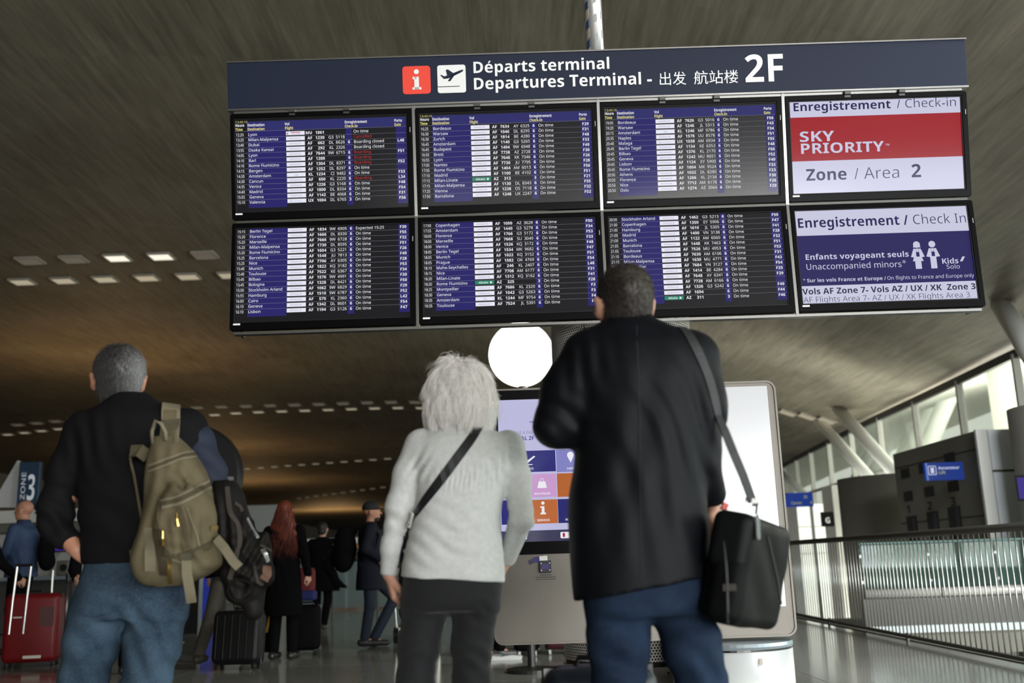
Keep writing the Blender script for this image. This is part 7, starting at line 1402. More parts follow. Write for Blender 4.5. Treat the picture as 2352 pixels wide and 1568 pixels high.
tr.disp = folds((A(300, 1405, -.1), (.6, 0, 1), .06, .006, .09), (A(350, 1500, -.1), (1, 0, .8), .08, .007, .14), (A(205, 1520, -.08), (.6, 0, 1), .09, .006, .13))
M_JEAN3 = denim('mid_blue_denim', (.008, .015, .027), (.060, .102, .148)); o, tv, tf = put(tr, 'jeans', M_JEAN3, bp_); on_tr = Stick(tv, tf)
MST = pbr('denim_seam', (.02, .035, .06), .8)
for pts_ in ([(204, 1316), (268, 1306), (274, 1312), (265, 1405), (217, 1418), (186, 1410), (194, 1362), (202, 1320)], [(350, 1370), (372, 1394), (410, 1396), (414, 1362)], [(318, 1282), (317, 1340), (300, 1400)], [(198, 1300), (260, 1292), (320, 1290), (400, 1296)]):
    pts, nn = on_tr.line(pts_, 46, .0004)
    if len(pts) > 3: q = MB(); q.ribbon(pts, nn, .0035, .0016); q.build('pocket_stitching', MST, bp_)
for i, a in enumerate(ank): s_ = SDF(.009); shoe(s_, a, (.15 * (2 * i - 1), 1)); put(s_, 'shoe', M_SHOE, bp_)
M_HAIR3 = greying_side_lit('grey_hair_side_lit', (.012, .010, .009), (.26, .26, .26), (hc3 + V(.085, -.02, .01)) - V(A(300, 1300)[0], Y3, 0), .045, .12)  # own grey, coloured paler on the lit side
hs = SDF(.006, .02); R = HR3
hs.ell(hc3 + R @ V(0, -.018, .036), (.087, .102, .093), R); hs.ell(hc3 + R @ V(0, -.048, -.035), (.073, .060, .066), R, .03); hs.box(hc3 + R @ V(0, .13, -.04), (.12, .09, .13), .02, R @ rotx(-.25), .02, '-')
for e in (-1, 1): hs.box(hc3 + R @ V(e * .105, .0, -.048), (.028, .05, .055), .015, R, .01, '-')
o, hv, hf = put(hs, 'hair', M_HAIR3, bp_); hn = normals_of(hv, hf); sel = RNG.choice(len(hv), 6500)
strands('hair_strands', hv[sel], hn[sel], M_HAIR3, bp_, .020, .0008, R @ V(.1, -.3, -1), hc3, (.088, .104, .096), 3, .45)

# khaki backpack
Yk = 3.43; B = lambda px, py, dy=0.0: P(px, py, Yk + dy)
pk = thing('backpack', 'khaki canvas backpack with brass zips hanging from one shoulder', 'backpack', B(400, 1345))
def canvas(name, c, v=.22): return pbr(name, c, .9, var=v, scale=9, bump=.3, bscale=330, spec=.1, detail=6)
M_KH, M_KHD, M_KHL = canvas('khaki_canvas', (.118, .098, .058)), canvas('khaki_web_dark', (.075, .062, .038)), canvas('khaki_webbing', (.175, .155, .105))
s_ = SDF(.0055, .03)
s_.loft(px_rows(Yk, [(1003, 356, 410, .045), (1030, 348, 436, .070), (1060, 342, 458, .085), (1091, 339, 474, .095), (1142, 336, 488, .105), (1203, 324, 498, .112), (1262, 312, 508, .118), (1298, 318, 508, .112), (1325, 342, 470, .09), (1346, 366, 420, .05)]), 2.4)
s_.ell(B(425, 1195, -.10), (.105, .060, .125), roty(-.12), .025); s_.ell(B(345, 1285, -.05), (.06, .06, .085), None, .03)
s_.ell(B(452, 1105, -.10), (.045, .022, .022), roty(-.4), .015, '-'); s_.ell(B(424, 1132, -.105), (.03, .02, .016), roty(.5), .012, '-')
s_.disp = folds((B(440, 1100, -.1), (.7, 0, 1), .05, .006, .09), (B(400, 1050, -.08), (1, 0, .3), .06, .004, .08), (B(450, 1230, -.15), (1, 0, .2), .035, .0035, .09), (B(440, 1300, -.12), (.5, 0, 1), .05, .004, .10), (B(350, 1180, -.08), (1, 0, -.1), .07, .005, .15))
o, kv, kf = put(s_, 'pack_body', M_KH, pk); on_pk = Stick(kv, kf)
def band(name, pts_, w, mat, t=.003, n=22, off=.001):
    pts, nn = on_pk.line(pts_, n, off)
    if len(pts) > 3: q = MB(); q.ribbon(pts, nn, w, t); q.build(name, mat, pk)
band('zip_band', [(343, 1076), (380, 1062), (420, 1046), (448, 1042)], .020, M_KHD); band('zip_edge', [(343, 1070), (380, 1056), (420, 1041), (446, 1037)], .007, M_KHL, .004); band('zip_edge', [(343, 1083), (380, 1069), (420, 1053), (450, 1049)], .007, M_KHL, .004)
band('pocket_zip', [(372, 1158), (410, 1150), (450, 1130), (480, 1112)], .018, M_KHD); band('pocket_edge', [(370, 1151), (408, 1142), (448, 1122), (478, 1104)], .008, M_KHL, .005); band('pocket_edge', [(374, 1166), (412, 1158), (452, 1139), (483, 1120)], .010, M_KHL, .005)
band('pocket_seam', [(366, 1150), (362, 1190), (372, 1240), (392, 1275)], .006, M_KHD, .004); band('pocket_seam', [(412, 1165), (424, 1205), (432, 1258)], .012, M_KHD, .004); band('pocket_seam', [(430, 1165), (446, 1210), (458, 1255)], .006, M_KHL, .003); band('compression_strap', [(372, 1282), (420, 1272), (470, 1252), (500, 1232)], .012, M_KHD, .004)
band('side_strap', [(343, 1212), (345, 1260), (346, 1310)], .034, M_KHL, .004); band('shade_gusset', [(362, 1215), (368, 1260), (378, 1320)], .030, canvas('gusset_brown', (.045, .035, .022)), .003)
band('lower_pocket_zip', [(393, 1285), (388, 1310), (392, 1338)], .010, pbr('brass_zip', (.30, .19, .05), .35, .8), .004); band('lower_pocket_edge', [(396, 1284), (418, 1290), (428, 1318), (424, 1346)], .007, M_KHL, .004)
for a, e_ in (((408, 1178), (411, 1207)), ((376, 1218), (379, 1250))):
    h_, g_ = on_pk.at(*a), on_pk.at(*e_)
    if h_ and g_: q = MB(); q.tube([h_[0] + h_[1] * .006, (h_[0] + g_[0]) / 2 + h_[1] * .010, g_[0] + g_[1] * .006], [.003, .004, .007], 8); q.build('brass_zip_pull', pbr('brass', (.42, .28, .08), .3, .9), pk)
h_ = on_pk.at(491, 1212)
if h_: q = MB(); a_, b_, d_ = frame(h_[1]); q.prism(rrect(-.014, .014, -.010, .010, .007), h_[0], a_, b_, h_[1] * .004); q.build('brass_ring', pbr('brass_ring', (.36, .27, .12), .35, .9), pk)
h_ = on_pk.at(428, 1276)
if h_:
    e0 = h_[0] + h_[1] * .006; q = MB(); q.ribbon([e0, e0 + V(.006, -.01, -.05), e0 + V(.018, -.008, -.11), e0 + V(.022, 0, -.145)], [V(0, -1, .2)] * 4, .032, .003); q.build('hanging_strap', M_KHL, pk); q = MB(); q.box(e0 + V(0, -.006, 0), (.036, .014, .022)); q.build('strap_slider', canvas('slider_olive', (.07, .065, .045)), pk)
e0 = B(497, 1236, -.10); q = MB(); q.ribbon([e0, e0 + V(.03, -.012, -.03), e0 + V(.06, -.008, -.075), e0 + V(.078, 0, -.095)], [V(-.3, -1, .2)] * 4, .030, .003); q.build('hanging_strap', M_KHL, pk)
# shoulder straps and grab loop
t0, tn = on_jk.line([(392, 925), (392, 945), (393, 970)], 8, .006)
pts = np.vstack([t0, [B(391, 1000, -.02), B(389, 1022, -.05)]]); q = MB(); q.ribbon(pts, np.vstack([tn, [V(0, -1, .2)] * 2]), [.064] * len(t0) + [.066, .062], .012); q.build('shoulder_strap', M_KHL, pk); q = MB(); q.ribbon(pts + V(0, -.009, 0), np.vstack([tn, [V(0, -1, .2)] * 2]), [.046] * len(t0) + [.048, .045], .006); q.build('strap_padding', M_KH, pk)
q = MB(); q.tube([B(350, 1018, -.05), B(349, 990, -.07), B(358, 966, -.08), B(370, 972, -.08), B(380, 992, -.07), B(381, 1012, -.06)], .0065, 8); q.build('grab_loop', M_KHL, pk, smooth=True)
pts = [B(340, 1048, -.01), B(322, 1036, -.02), B(304, 1036, 0), B(302, 1056, .03), B(310, 1090, .05), B(318, 1140, .06), B(328, 1200, .05)]
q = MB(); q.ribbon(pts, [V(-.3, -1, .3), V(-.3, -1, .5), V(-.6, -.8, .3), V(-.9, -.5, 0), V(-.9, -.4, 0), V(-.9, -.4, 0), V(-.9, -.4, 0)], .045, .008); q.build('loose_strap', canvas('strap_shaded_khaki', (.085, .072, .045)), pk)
q = MB(); q.ribbon([B(318, 1262, -.02), B(303, 1268, -.01), B(306, 1290, 0), B(322, 1308, -.02)], [V(-.5, -1, .2)] * 4, .022, .004); q.build('hip_tab', M_KH, pk)

# dark leather coat carried over his arm
Yc = 3.50; C = lambda px, py, dy=0.0: P(px, py, Yc + dy)
cb = thing('carried_coat', 'dark brown coat with pale edges and steel zips carried over the arm', 'coat', C(560, 1420))
M_LEA = pbr('dark_brown_leather', (.0055, .0048, .004), .6, var=.3, scale=14, bump=.2, bscale=60, spec=.15); M_FUR = pbr('taupe_edge', (.034, .027, .021), .9, bump=.3, bscale=200)
s_ = SDF(.0065, .03)
s_.loft(px_rows(Yc, [(1104, 492, 540, .05), (1130, 490, 556, .07), (1170, 492, 566, .08), (1215, 496, 585, .085), (1260, 505, 606, .085), (1300, 512, 614, .08), (1330, 525, 606, .07), (1352, 540, 590, .05)]), 2.2)
s_.cone(C(532, 1270), C(550, 1352, -.03), .050, .052); s_.cone(C(585, 1300), C(582, 1402, -.01), .045, .034); s_.cone(C(600, 1240), C(606, 1322, -.02), .030, .036)
s_.cone(C(552, 1340, -.09), C(553, 1362, -.10), .034, .040, .006, '-')
s_.disp = folds((C(540, 1200, -.08), (1, 0, .3), .05, .007, .12), (C(590, 1270, -.08), (1, 0, -.4), .045, .007, .1), (C(540, 1290, -.08), (.6, 0, 1), .05, .006, .1))
o, lv, lf = put(s_, 'coat_shell', M_LEA, cb); on_cb = Stick(lv, lf)
for nm, pts_, w_, m_ in (('fur_edge', [(522, 1118), (528, 1180), (548, 1205), (552, 1240), (540, 1290), (528, 1330)], .016, M_FUR), ('fur_edge', [(538, 1155), (552, 1165), (556, 1175)], .012, M_FUR), ('fur_edge', [(586, 1300), (590, 1335), (604, 1342)], .010, M_FUR), ('zip', [(566, 1190), (575, 1208), (586, 1226), (592, 1236)], .012, M_BAR), ('zip', [(604, 1262), (610, 1276), (614, 1290)], .016, M_BAR), ('tan_lining', [(612, 1300), (614, 1318), (606, 1332)], .030, pbr('tan_lining', (.10, .045, .025), .7))):
    pts, nn = on_cb.line(pts_, 20, .0008)
    if len(pts) > 3: q = MB(); q.ribbon(pts, nn, w_, .004); q.build(nm, m_, cb)
q = MB(); c_ = C(552, 1356, -.085); ring(q, [(math.cos(t) * .044, math.sin(t) * .040) for t in np.linspace(0, 6.28, 25)[:-1]], [(math.cos(t) * .038, math.sin(t) * .034) for t in np.linspace(0, 6.28, 25)[:-1]], c_, V(1, 0, 0), unit(V(0, -.25, 1)), V(0, .012, 0)); q.build('cuff_edge', M_LEA, cb)
q = MB(); q.box(C(612, 1258, -.07), (.04, .02, .006), roty(.5)); q.build('collar_tip', M_FUR, cb)
# ------------------------------------------------------------------ travellers further back
M_BLKC = pbr('black_wool', (.0035, .0035, .004), .9, spec=.05); M_DKT = pbr('black_trouser_cloth', (.004, .004, .0045), .9, spec=.05)
def traveller(label, base, h, yaw, top, legs, hair, arms=None, feet=None, knees=None, hem=.80, shoulder=.19, chest=.12, flare=0.0, headR=None, cap=None, long_hair=None, skin=None, bald=False, shoe_mat=None, scarf=None, lean=0.0, hips=.155):
    t = thing('person', label, 'person', base); R = rotz(yaw); k = h / 1.70; O = V(*base)
    W = lambda x, y, z: O + R @ (V(x, y, z) * k)
    hR = R @ (headR if headR is not None else np.eye(3)); hc = W(0, .02 + lean, 1.585)
    arms = arms or [((-.235, -.02, 1.12), (-.24, .05, .88)), ((.235, -.02, 1.12), (.24, .05, .88))]
    feet = feet or [(-.09, 0, .08), (.09, .05, .08)]; knees = knees or [(-.09, .03, .48), (.09, .05, .48)]
    b = SDF(.0105, .02); head(b, hc, hR, k, .02); b.cone(W(0, -.01 + lean, 1.40), hc + V(0, 0, -.04), .055 * k, .052 * k)
    L = lambda rows: [(O[2] + z * k, *(O[:2] + (R @ V(x, y, 0))[:2] * k), rx * k, ry * k) for z, x, y, rx, ry in rows]
    side = abs(math.sin(yaw)) > .7; sw = lambda a, c: (c, a) if side else (a, c)
    b.loft(L([(z, 0, lean * max(z - .9, 0) * 2, *sw(rx, ry)) for z, rx, ry in ((.84, .13, .09), (1.0, .13, .09), (1.25, .145, .09), (1.38, .15, .075), (1.44, .06, .055))]))
    for s_, (e, w) in zip((-1, 1), arms):
        b.limb([W(s_ * .17, lean, 1.37), W(*e), W(*w)], [.040 * k, .034 * k, .025 * k], .012); d = W(*w) - W(*e); hand(b, W(*w), d, R @ V(-s_, .2, 0), s_ * -1, .4, k, .008)
    for s_, kn, ft in zip((-1, 1), knees, feet): b.limb([W(s_ * .085, 0, .88), W(*kn), W(*ft)], [.065 * k, .045 * k, .034 * k], .012); a = W(*ft); b.cone(a, a + R @ V(0, .08, -.03) * k, .03 * k, .024 * k)
    put(b, 'body', skin or M_SKIN, t)
    c = SDF(.0115, .03)
    rows = [(1.465, .062, .062), (1.44, .095, .078), (1.40, shoulder * .93, .095), (1.33, shoulder, chest), (1.15, .175, chest), (1.0, .172 + flare * .2, chest + .01)]
    if hem < .85: rows += [(.85, .18 + flare * .4, chest + .02)]
    rows += [(hem, .185 + flare, chest + .03 + flare * .4)]
    c.loft(L([(z, 0, lean * max(z - .9, 0) * 2, *sw(rx, ry)) for z, rx, ry in rows]), 2.2)
    for s_, (e, w) in zip((-1, 1), arms): c.limb([W(s_ * .175, lean, 1.365), W(*e), W(*w)], [.068 * k, .056 * k, .043 * k], .02)
    c.disp = folds((W(.1, -.1, 1.1), (.4, 0, 1), .10, .006, .2), (W(-.1, -.1, .95), (1, 0, .3), .09, .006, .2)); o, cv_, cf_ = put(c, 'coat', top, t)
    tr = SDF(.0115, .03); tr.loft(L([(z, 0, 0, *sw(rx, ry)) for z, rx, ry in ((.82, hips, .105), (.92, hips, .11), (1.0, .15, .10))]))
    for s_, kn, ft in zip((-1, 1), knees, feet): tr.limb([W(s_ * .085, 0, .86), W(*kn), W(ft[0], ft[1], ft[2] + .02)], [.088 * k, .068 * k, .058 * k], .015)
    put(tr, 'trousers', legs, t)
    for ft in feet:
        s2 = SDF(.010, .02); a = W(*ft); f = R @ V(0, 1, 0); z0 = a[2] - .08 * k; s2.cone(V(a[0], a[1], z0) - f * .05 * k + V(0, 0, .04), V(a[0], a[1], z0) + f * .15 * k + V(0, 0, .035), .042 * k, .034 * k); s2.cone(V(a[0], a[1], z0 + .04), V(a[0], a[1], z0 + .09), .042 * k, .042 * k); put(s2, 'shoe', shoe_mat or M_SHOE, t)
    if cap:
        s2 = SDF(.008, .01); s2.ell(hc + hR @ V(0, -.012, .045) * k, V(.087, .105, .085) * k, hR); s2.box(hc + hR @ V(0, 0, -.07) * k, V(.15, .15, .085) * k, .01, hR, .005, '-'); s2.box(hc + hR @ V(0, .115, .028) * k, V(.055, .05, .006) * k, .005, hR, .01); put(s2, 'cap', cap, t)
        s2 = SDF(.008, .01); s2.ell(hc + hR @ V(0, .045, -.085) * k, V(.052, .052, .045) * k, hR); s2.box(hc + hR @ V(0, .08, -.03) * k, V(.1, .1, .03) * k, .01, hR, .01, '-'); put(s2, 'beard', pbr('dark_beard', (.02, .014, .010), .8), t)
    elif not bald:
        s2 = SDF(.008, .02); s2.ell(hc + hR @ V(0, -.018, .034) * k, V(.083, .100, .090) * k, hR); s2.ell(hc + hR @ V(0, -.045, -.035) * k, V(.070, .06, .062) * k, hR); s2.box(hc + hR @ V(0, .125, -.04) * k, V(.12, .09, .13) * k, .02, hR, .02, '-')
        if long_hair:
            for zz, rx, ry, yy in ((-.06, .105, .075, -.05), (-.15, .145, .07, -.06), (-.25, .175, .065, -.075), (-.34, .165, .055, -.08)): s2.ell(hc + hR @ V(0, yy, zz) * k, V(rx, ry, .085) * k, hR, .05)
        o, hv, hf = put(s2, 'hair', hair, t)
        if long_hair:
            hn = normals_of(hv, hf); ok = np.where(hv[:, 2] < hc[2] + .12)[0]; sel = RNG.choice(ok, 1800); strands('hair_strands', hv[sel], hn[sel], hair, t, .16, .0022, V(0, 0, -1), hc, (.2, .2, .5), 5, .12, .25, .3, .1, False)
    if scarf: s2 = SDF(.009, .01); s2.loft(L([(1.40, 0, .01, .085, .085), (1.44, 0, .01, .082, .08), (1.48, 0, .015, .070, .07)])); put(s2, 'scarf', scarf, t)
    return t, W, R, k, on_(cv_, cf_)
def on_(v, f): return Stick(v, f)
def hgt(px, ytop, base): return P(px, ytop, base[1])[2]

# red-haired traveller
g = G(648, 1514); H = hgt(648, 1150, g)
M_REDH = pbr('red_hair', (.13, .022, .008), .55, var=.5, scale=60, spec=.4)
traveller('long red-haired traveller in long black coat, seen from behind', (g[0], g[1], 0), H, -.15, M_BLKC, M_DKT, M_REDH, arms=[((-.235, -.02, 1.12), (-.23, .05, .90)), ((.24, -.02, 1.12), (.27, .03, .90))], hem=.46, flare=.03, long_hair=True, feet=[(-.10, 0, .08), (.10, .03, .08)], shoulder=.20, hips=.16)
t = None
# person in a flaring black coat
g = G(738, 1446); H = hgt(735, 1199, g)
t, W, R, k, st = traveller('short-haired traveller in flaring black coat walking away in the middle distance', (g[0], g[1], 0), H, -.1, M_BLKC, M_DKT, pbr('near_black_hair', (.012, .010, .009), .6), arms=[((-.24, .0, 1.12), (-.22, .10, .92)), ((.25, -.02, 1.14), (.22, .14, 1.0))], hem=.60, flare=.11, shoulder=.245, feet=[(-.07, .02, .08), (.07, -.10, .09)])
s2 = SDF(.012, .03); s2.cone(W(.12, -.05, 1.0), W(.28, -.06, .70), .10, .05); s2.cone(W(.26, -.05, .74), W(.42, -.05, .66), .06, .015); s2.cone(W(.15, -.05, .72), W(.40, -.05, .66), .06, .015); put(s2, 'coat_tail', M_BLKC, t)
bg = thing('handbag', 'black studded handbag on the shoulder of the traveller in the flaring coat', 'bag', W(.27, -.05, .95)); s2 = SDF(.010, .02); s2.box(W(.27, -.06, 1.06), V(.055, .10, .12), .04, R); put(s2, 'pouch', M_BLKC, bg)
for x, z in ((.24, 1.33), (.30, 1.02), (.33, .98), (.27, .96)): q = MB(); q.sphere(W(x, -.165, z), .018, 10, 8); q.build('stud', M_BAR, bg, smooth=True)
q = MB(); q.tube([W(.27, -.10, 1.14), W(.24, -.09, 1.30), W(.19, -.05, 1.43), W(.22, .06, 1.30), W(.26, .0, 1.14)], .010, 8); q.build('strap', M_BLKC, bg)
# man in a cap walking across
g = G(850, 1486); H = hgt(870, 1152, g)
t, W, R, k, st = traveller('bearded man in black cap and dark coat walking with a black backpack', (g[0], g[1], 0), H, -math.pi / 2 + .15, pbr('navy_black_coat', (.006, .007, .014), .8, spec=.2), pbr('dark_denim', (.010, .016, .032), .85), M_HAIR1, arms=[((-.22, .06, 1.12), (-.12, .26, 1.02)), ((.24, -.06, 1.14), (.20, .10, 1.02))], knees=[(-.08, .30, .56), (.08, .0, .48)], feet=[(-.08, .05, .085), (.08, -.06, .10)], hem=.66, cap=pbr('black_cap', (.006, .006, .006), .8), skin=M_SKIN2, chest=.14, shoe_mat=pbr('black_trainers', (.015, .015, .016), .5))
bg = thing('backpack', 'plump black backpack on the man in the cap', 'backpack', W(0, -.3, .95)); s2 = SDF(.010, .03); s2.ell(W(0, -.30, 1.16), V(.15, .14, .26), R); s2.ell(W(0, -.32, 1.02), V(.14, .12, .15), R); s2.ell(W(0, -.22, 1.36), V(.07, .07, .06), R); put(s2, 'pack_body', M_DKT, bg); q = MB(); q.tube([W(.12, -.16, 1.36), W(.14, -.02, 1.43), W(.15, .10, 1.30), W(.14, .05, 1.12), W(.13, -.12, 1.02)], .014, 8); q.build('shoulder_strap', M_DKT, bg)
# bald man at the far side
g0 = G(-6, 1508); g = V(g0[0] + .02, g0[1] + .4, 0); H = hgt(15, 1150, g)
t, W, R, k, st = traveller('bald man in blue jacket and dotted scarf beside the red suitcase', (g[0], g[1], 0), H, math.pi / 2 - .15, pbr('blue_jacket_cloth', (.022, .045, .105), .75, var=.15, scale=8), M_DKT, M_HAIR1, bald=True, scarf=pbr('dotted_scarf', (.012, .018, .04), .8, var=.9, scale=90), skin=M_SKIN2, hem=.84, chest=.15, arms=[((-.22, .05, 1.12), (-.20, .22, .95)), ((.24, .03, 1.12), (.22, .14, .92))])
bg = thing('backpack', 'slim black backpack on the bald man in the blue jacket', 'backpack', W(0, -.25, .9)); s2 = SDF(.010, .03); s2.ell(W(.05, -.26, 1.13), V(.13, .09, .24), R); s2.ell(W(.05, -.28, 1.0), V(.12, .09, .12), R); put(s2, 'pack_body', M_DKT, bg); q = MB(); q.tube([W(.13, -.16, 1.34), W(.15, .0, 1.43), W(.16, .12, 1.28), W(.15, .0, 1.02)], .014, 8); q.build('shoulder_strap', M_DKT, bg)
# red suitcase and the traveller whose hand is on its handle
g = G(88, 1530); hh = P(90, 1362, g[1])[2] - .05; M_RDS = pbr('red_shell', (.13, .004, .006), .4, spec=.25)
rs = suitcase('suitcase', 'big red hard-shell suitcase with a drawn-out steel handle', (P(72, 1530, g[1])[0], g[1], 0), .56, .30, hh, .18, M_RDS)
Lr = lambda nm, mb, m_: mb.build(nm, m_, rs, world=False)
for x in (-.20, -.06): q = MB(); q.tube([(x, -.17, .35), (x + .015, -.165, .05 + hh), (x + .03, -.16, .05 + hh + .30)], .012, 8); Lr('handle_tube', q, M_BAR)
q = MB(); q.tube([(-.19, -.16, .05 + hh + .30), (-.01, -.16, .05 + hh + .30)], .016, 10); Lr('handle_grip', q, M_BLACK)
q = MB(); q.tube([(.14, .05, .05 + hh), (.14, .05, .05 + hh + .24)], .011, 8); Lr('handle_tube', q, M_BAR)
q = MB(); q.box((-.13, -.155, .52), (.09, .008, .014)); Lr('name_plate', q, M_BAR); q = MB(); q.box((.16, -.153, .52), (.14, .01, .20)); Lr('lock_recess', q, pbr('dark_red', (.05, .004, .005), .4)); q = MB(); q.box((.04, -.155, .11), (.18, .01, .03)); Lr('kick_plate', q, M_STEEL)
g2 = V(P(-75, 1500, g[1] - .25)[0], g[1] - .25, 0); hd = P(42, 1326, g[1] - .12)
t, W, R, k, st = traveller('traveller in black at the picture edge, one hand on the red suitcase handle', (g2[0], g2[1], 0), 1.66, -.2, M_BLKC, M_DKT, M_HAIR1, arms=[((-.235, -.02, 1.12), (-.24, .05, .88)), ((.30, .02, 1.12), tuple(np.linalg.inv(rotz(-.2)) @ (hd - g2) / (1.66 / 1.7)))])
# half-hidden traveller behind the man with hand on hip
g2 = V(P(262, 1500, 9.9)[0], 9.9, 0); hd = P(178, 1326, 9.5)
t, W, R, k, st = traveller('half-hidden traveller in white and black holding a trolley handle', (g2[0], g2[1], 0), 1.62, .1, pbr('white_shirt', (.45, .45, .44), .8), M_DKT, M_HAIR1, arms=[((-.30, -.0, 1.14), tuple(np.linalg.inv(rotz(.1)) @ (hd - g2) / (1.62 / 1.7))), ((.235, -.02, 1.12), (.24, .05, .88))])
s2 = SDF(.009, .01); s2.limb([P(176, 1282, 9.52), P(172, 1308, 9.5), P(178, 1330, 9.5)], [.055, .058, .045]); put(s2, 'dark_cuff', M_BLKC, t)
tg = P(180, 1348, 9.5); suitcase('suitcase', 'narrow black trolley case held by the half-hidden traveller', (tg[0] + .05, 9.62, 0), .34, .22, .50, 0, M_DKT, 0, .30)
# walker in khaki trousers with a black trolley case
g = G(520, 1512); g = V(g[0], 10.4, 0); H = hgt(540, 1128, g)
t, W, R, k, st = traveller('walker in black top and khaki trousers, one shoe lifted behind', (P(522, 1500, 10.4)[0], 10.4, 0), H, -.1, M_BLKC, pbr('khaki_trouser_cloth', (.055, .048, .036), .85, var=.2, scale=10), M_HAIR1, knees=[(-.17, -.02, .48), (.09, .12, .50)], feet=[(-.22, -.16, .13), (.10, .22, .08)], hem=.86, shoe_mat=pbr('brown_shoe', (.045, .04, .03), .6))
g = G(545, 1538); suitcase('suitcase', 'black ribbed trolley case rolling behind the walker in khaki trousers', (g[0], g[1], 0), .46, .28, .50, -.05, pbr('black_ribbed_shell', (.006, .006, .0065), .4, spec=.2), 6, .32, M_BLACK, -.12)
# luggage beside the red-haired traveller
g = G(705, 1503); suitcase('suitcase', 'tall black suitcase standing beside the red-haired traveller', (g[0], g[1], 0), .30, .24, P(705, 1388, g[1])[2] - .05, .1, pbr('matt_black_shell', (.003, .003, .003), .7, spec=.08), 0, 0)
zt = P(705, 1388, g[1])[2] + .045
bgx = thing('red_bag', 'small red and blue bag lying on the tall black suitcase', 'bag', (g[0] - .02, g[1], zt)); s2 = SDF(.01, .02); s2.box((g[0] - .03, g[1], zt + .22), (.11, .08, .14), .05); put(s2, 'pouch', pbr('dark_red_cloth', (.12, .008, .010), .8), bgx); s2 = SDF(.01, .02); s2.box((g[0] + .0, g[1] - .02, zt + .055), (.10, .09, .055), .03); put(s2, 'blue_base', pbr('royal_blue_cloth', (.01, .016, .10), .8), bgx)
g = G(612, 1510); t = suitcase('suitcase', 'black trolley case with a yellow ribbon beside the red-haired traveller', (g[0] - .05, g[1] + .12, 0), .26, .22, .52, .2, M_DKT)
q = MB(); q.ribbon([P(612, 1452, g[1] - .1), P(617, 1430, g[1] - .1), P(620, 1414, g[1] - .1), P(627, 1418, g[1] - .1), P(622, 1424, g[1] - .1)], [V(0, -1, 0)] * 5, .025, .006); q.build('yellow_ribbon', pbr('yellow_ribbon', (.65, .38, .02), .6), t)
# legs and luggage seen under the kiosk
g = G(1152, 1512); tk, *_ = traveller('traveller in black with black and white trainers behind the kiosk', (g[0] - .06, g[1], 0), 1.72, -math.pi / 2 + .2, M_BLKC, M_DKT, M_HAIR1, shoe_mat=pbr('black_white_trainers', (.06, .06, .06), .35), feet=[(-.09, .06, .08), (.09, -.12, .08)])
q = MB(); q.prism([(0, 0), (.30, 0), (.31, .03), (.20, .042), (.1, .03), (0, .042)], G(1128, 1514) + V(0, -.10, .0), (1, 0, 0), (0, 0, 1), (0, .10, 0)); q.build('trainer_sole', pbr('white_sole', (.7, .7, .68), .5), tk)
MW_ = pbr('pale_wheel', (.55, .55, .55), .4)
g = G(1216, 1512); suitcase('suitcase', 'black four-wheeled suitcase standing behind the kiosk', (g[0] - .02, g[1] + .30, 0), .26, .24, .62, .05, M_DKT, wheel=MW_)
g = G(1272, 1505); suitcase('suitcase', 'maroon four-wheeled suitcase standing behind the kiosk', (g[0] + .06, g[1] + .15, 0), .28, .24, .62, -.05, pbr('maroon_shell', (.05, .006, .010), .5), wheel=MW_)
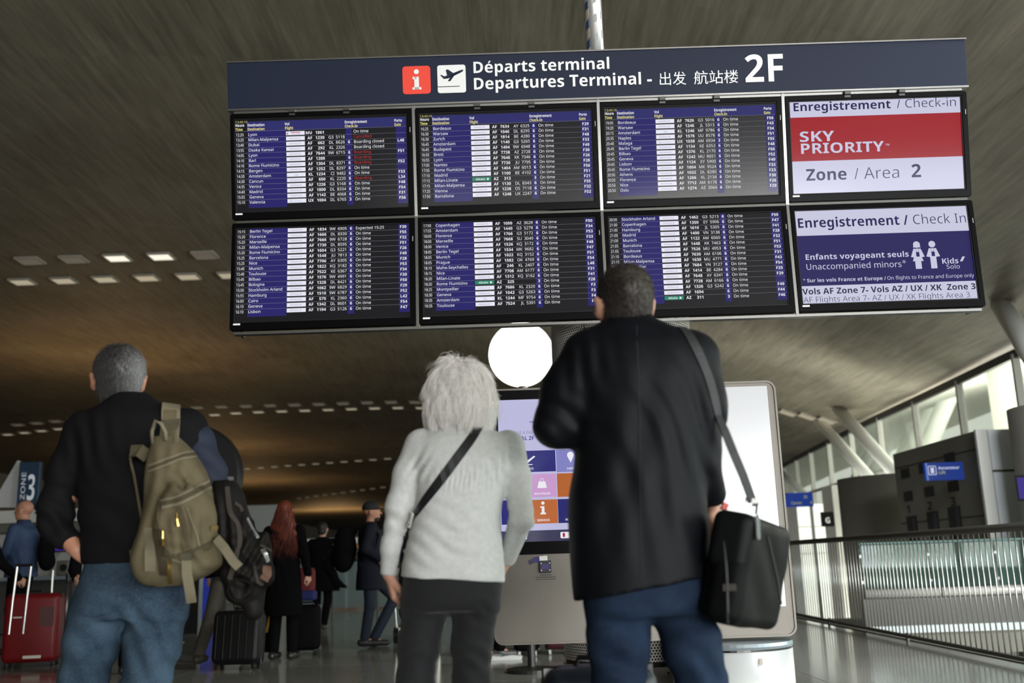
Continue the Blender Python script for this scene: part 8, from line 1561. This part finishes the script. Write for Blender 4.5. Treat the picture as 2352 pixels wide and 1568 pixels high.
# luggage trolley glimpsed past the woman's legs
g = G(930, 1476); t = thing('luggage_trolley', 'steel luggage trolley with bags behind the woman in the grey top', 'trolley', g); X0, Y0 = g[0], g[1]
for x in (-.10, .42): q = MB(); q.tube([(X0 + x, Y0, .16), (X0 + x - .03, Y0 - .02, .60), (X0 + x, Y0 - .06, .98)], .016, 8); q.build('upright', M_BAR, t)
q = MB(); q.tube([(X0 - .10, Y0 - .06, .98), (X0 + .42, Y0 - .06, .98)], .018, 8); q.build('push_bar', M_BLACK, t); q = MB(); q.tube([(X0 - .12, Y0, .42), (X0 + .44, Y0, .42)], .010, 8); q.build('cross_bar', M_BAR, t); q = MB(); q.box((X0 + .16, Y0 + .40, .17), (.56, .85, .03)); q.build('deck', M_STEEL, t)
for x, y in ((-.10, -.02), (.42, -.02), (.16, .75)): q = MB(); q.tube([(X0 + x - .03, Y0 + y, .095), (X0 + x + .03, Y0 + y, .095)], .095, 18); q.build('wheel', M_BLACK, t)
bgx = thing('travel_bag', 'pale grey patterned travel bag on the luggage trolley', 'bag', (X0 + .16, Y0 + .3, .185)); s2 = SDF(.011, .03); s2.box((X0 + .18, Y0 + .35, .44), (.22, .16, .235), .07); put(s2, 'bag_body', pbr('grey_pattern_cloth', (.32, .32, .30), .8, var=.5, scale=25), bgx); q = MB(); q.tube([(X0 + .08, Y0 + .19, .52), (X0 + .10, Y0 + .16, .66), (X0 + .26, Y0 + .16, .66), (X0 + .28, Y0 + .19, .52)], .012, 8); q.build('grip', M_BLACK, bgx)
bgx = thing('duffel_bag', 'black duffel bag at the end of the luggage trolley', 'bag', (X0 - .02, Y0 + .7, .185)); s2 = SDF(.011, .03); s2.cone((X0 - .02, Y0 + .72, .34), (X0 + .34, Y0 + .72, .34), .135, .135); put(s2, 'bag_body', M_DKT, bgx); q = MB(); q.tube([(X0 + .06, Y0 + .70, .47), (X0 + .16, Y0 + .68, .56), (X0 + .26, Y0 + .70, .47)], .012, 8); q.build('grip', M_BLACK, bgx)
for o in bpy.data.objects:              # rows of tiny print stay joined
    if o.name.split('.')[0] in ('lettering', 'yellow_lettering', 'red_lettering', 'logo_lettering', 'logo_print', 'tile_lettering', 'scanner_lettering', 'hair_strands', 'flyaway_strands') and o.parent: o['kind'] = 'stuff'
# ------------------------------------------------------------------ tidy
for o in bpy.data.objects:
    if '_m_inv' in o: del o['_m_inv']
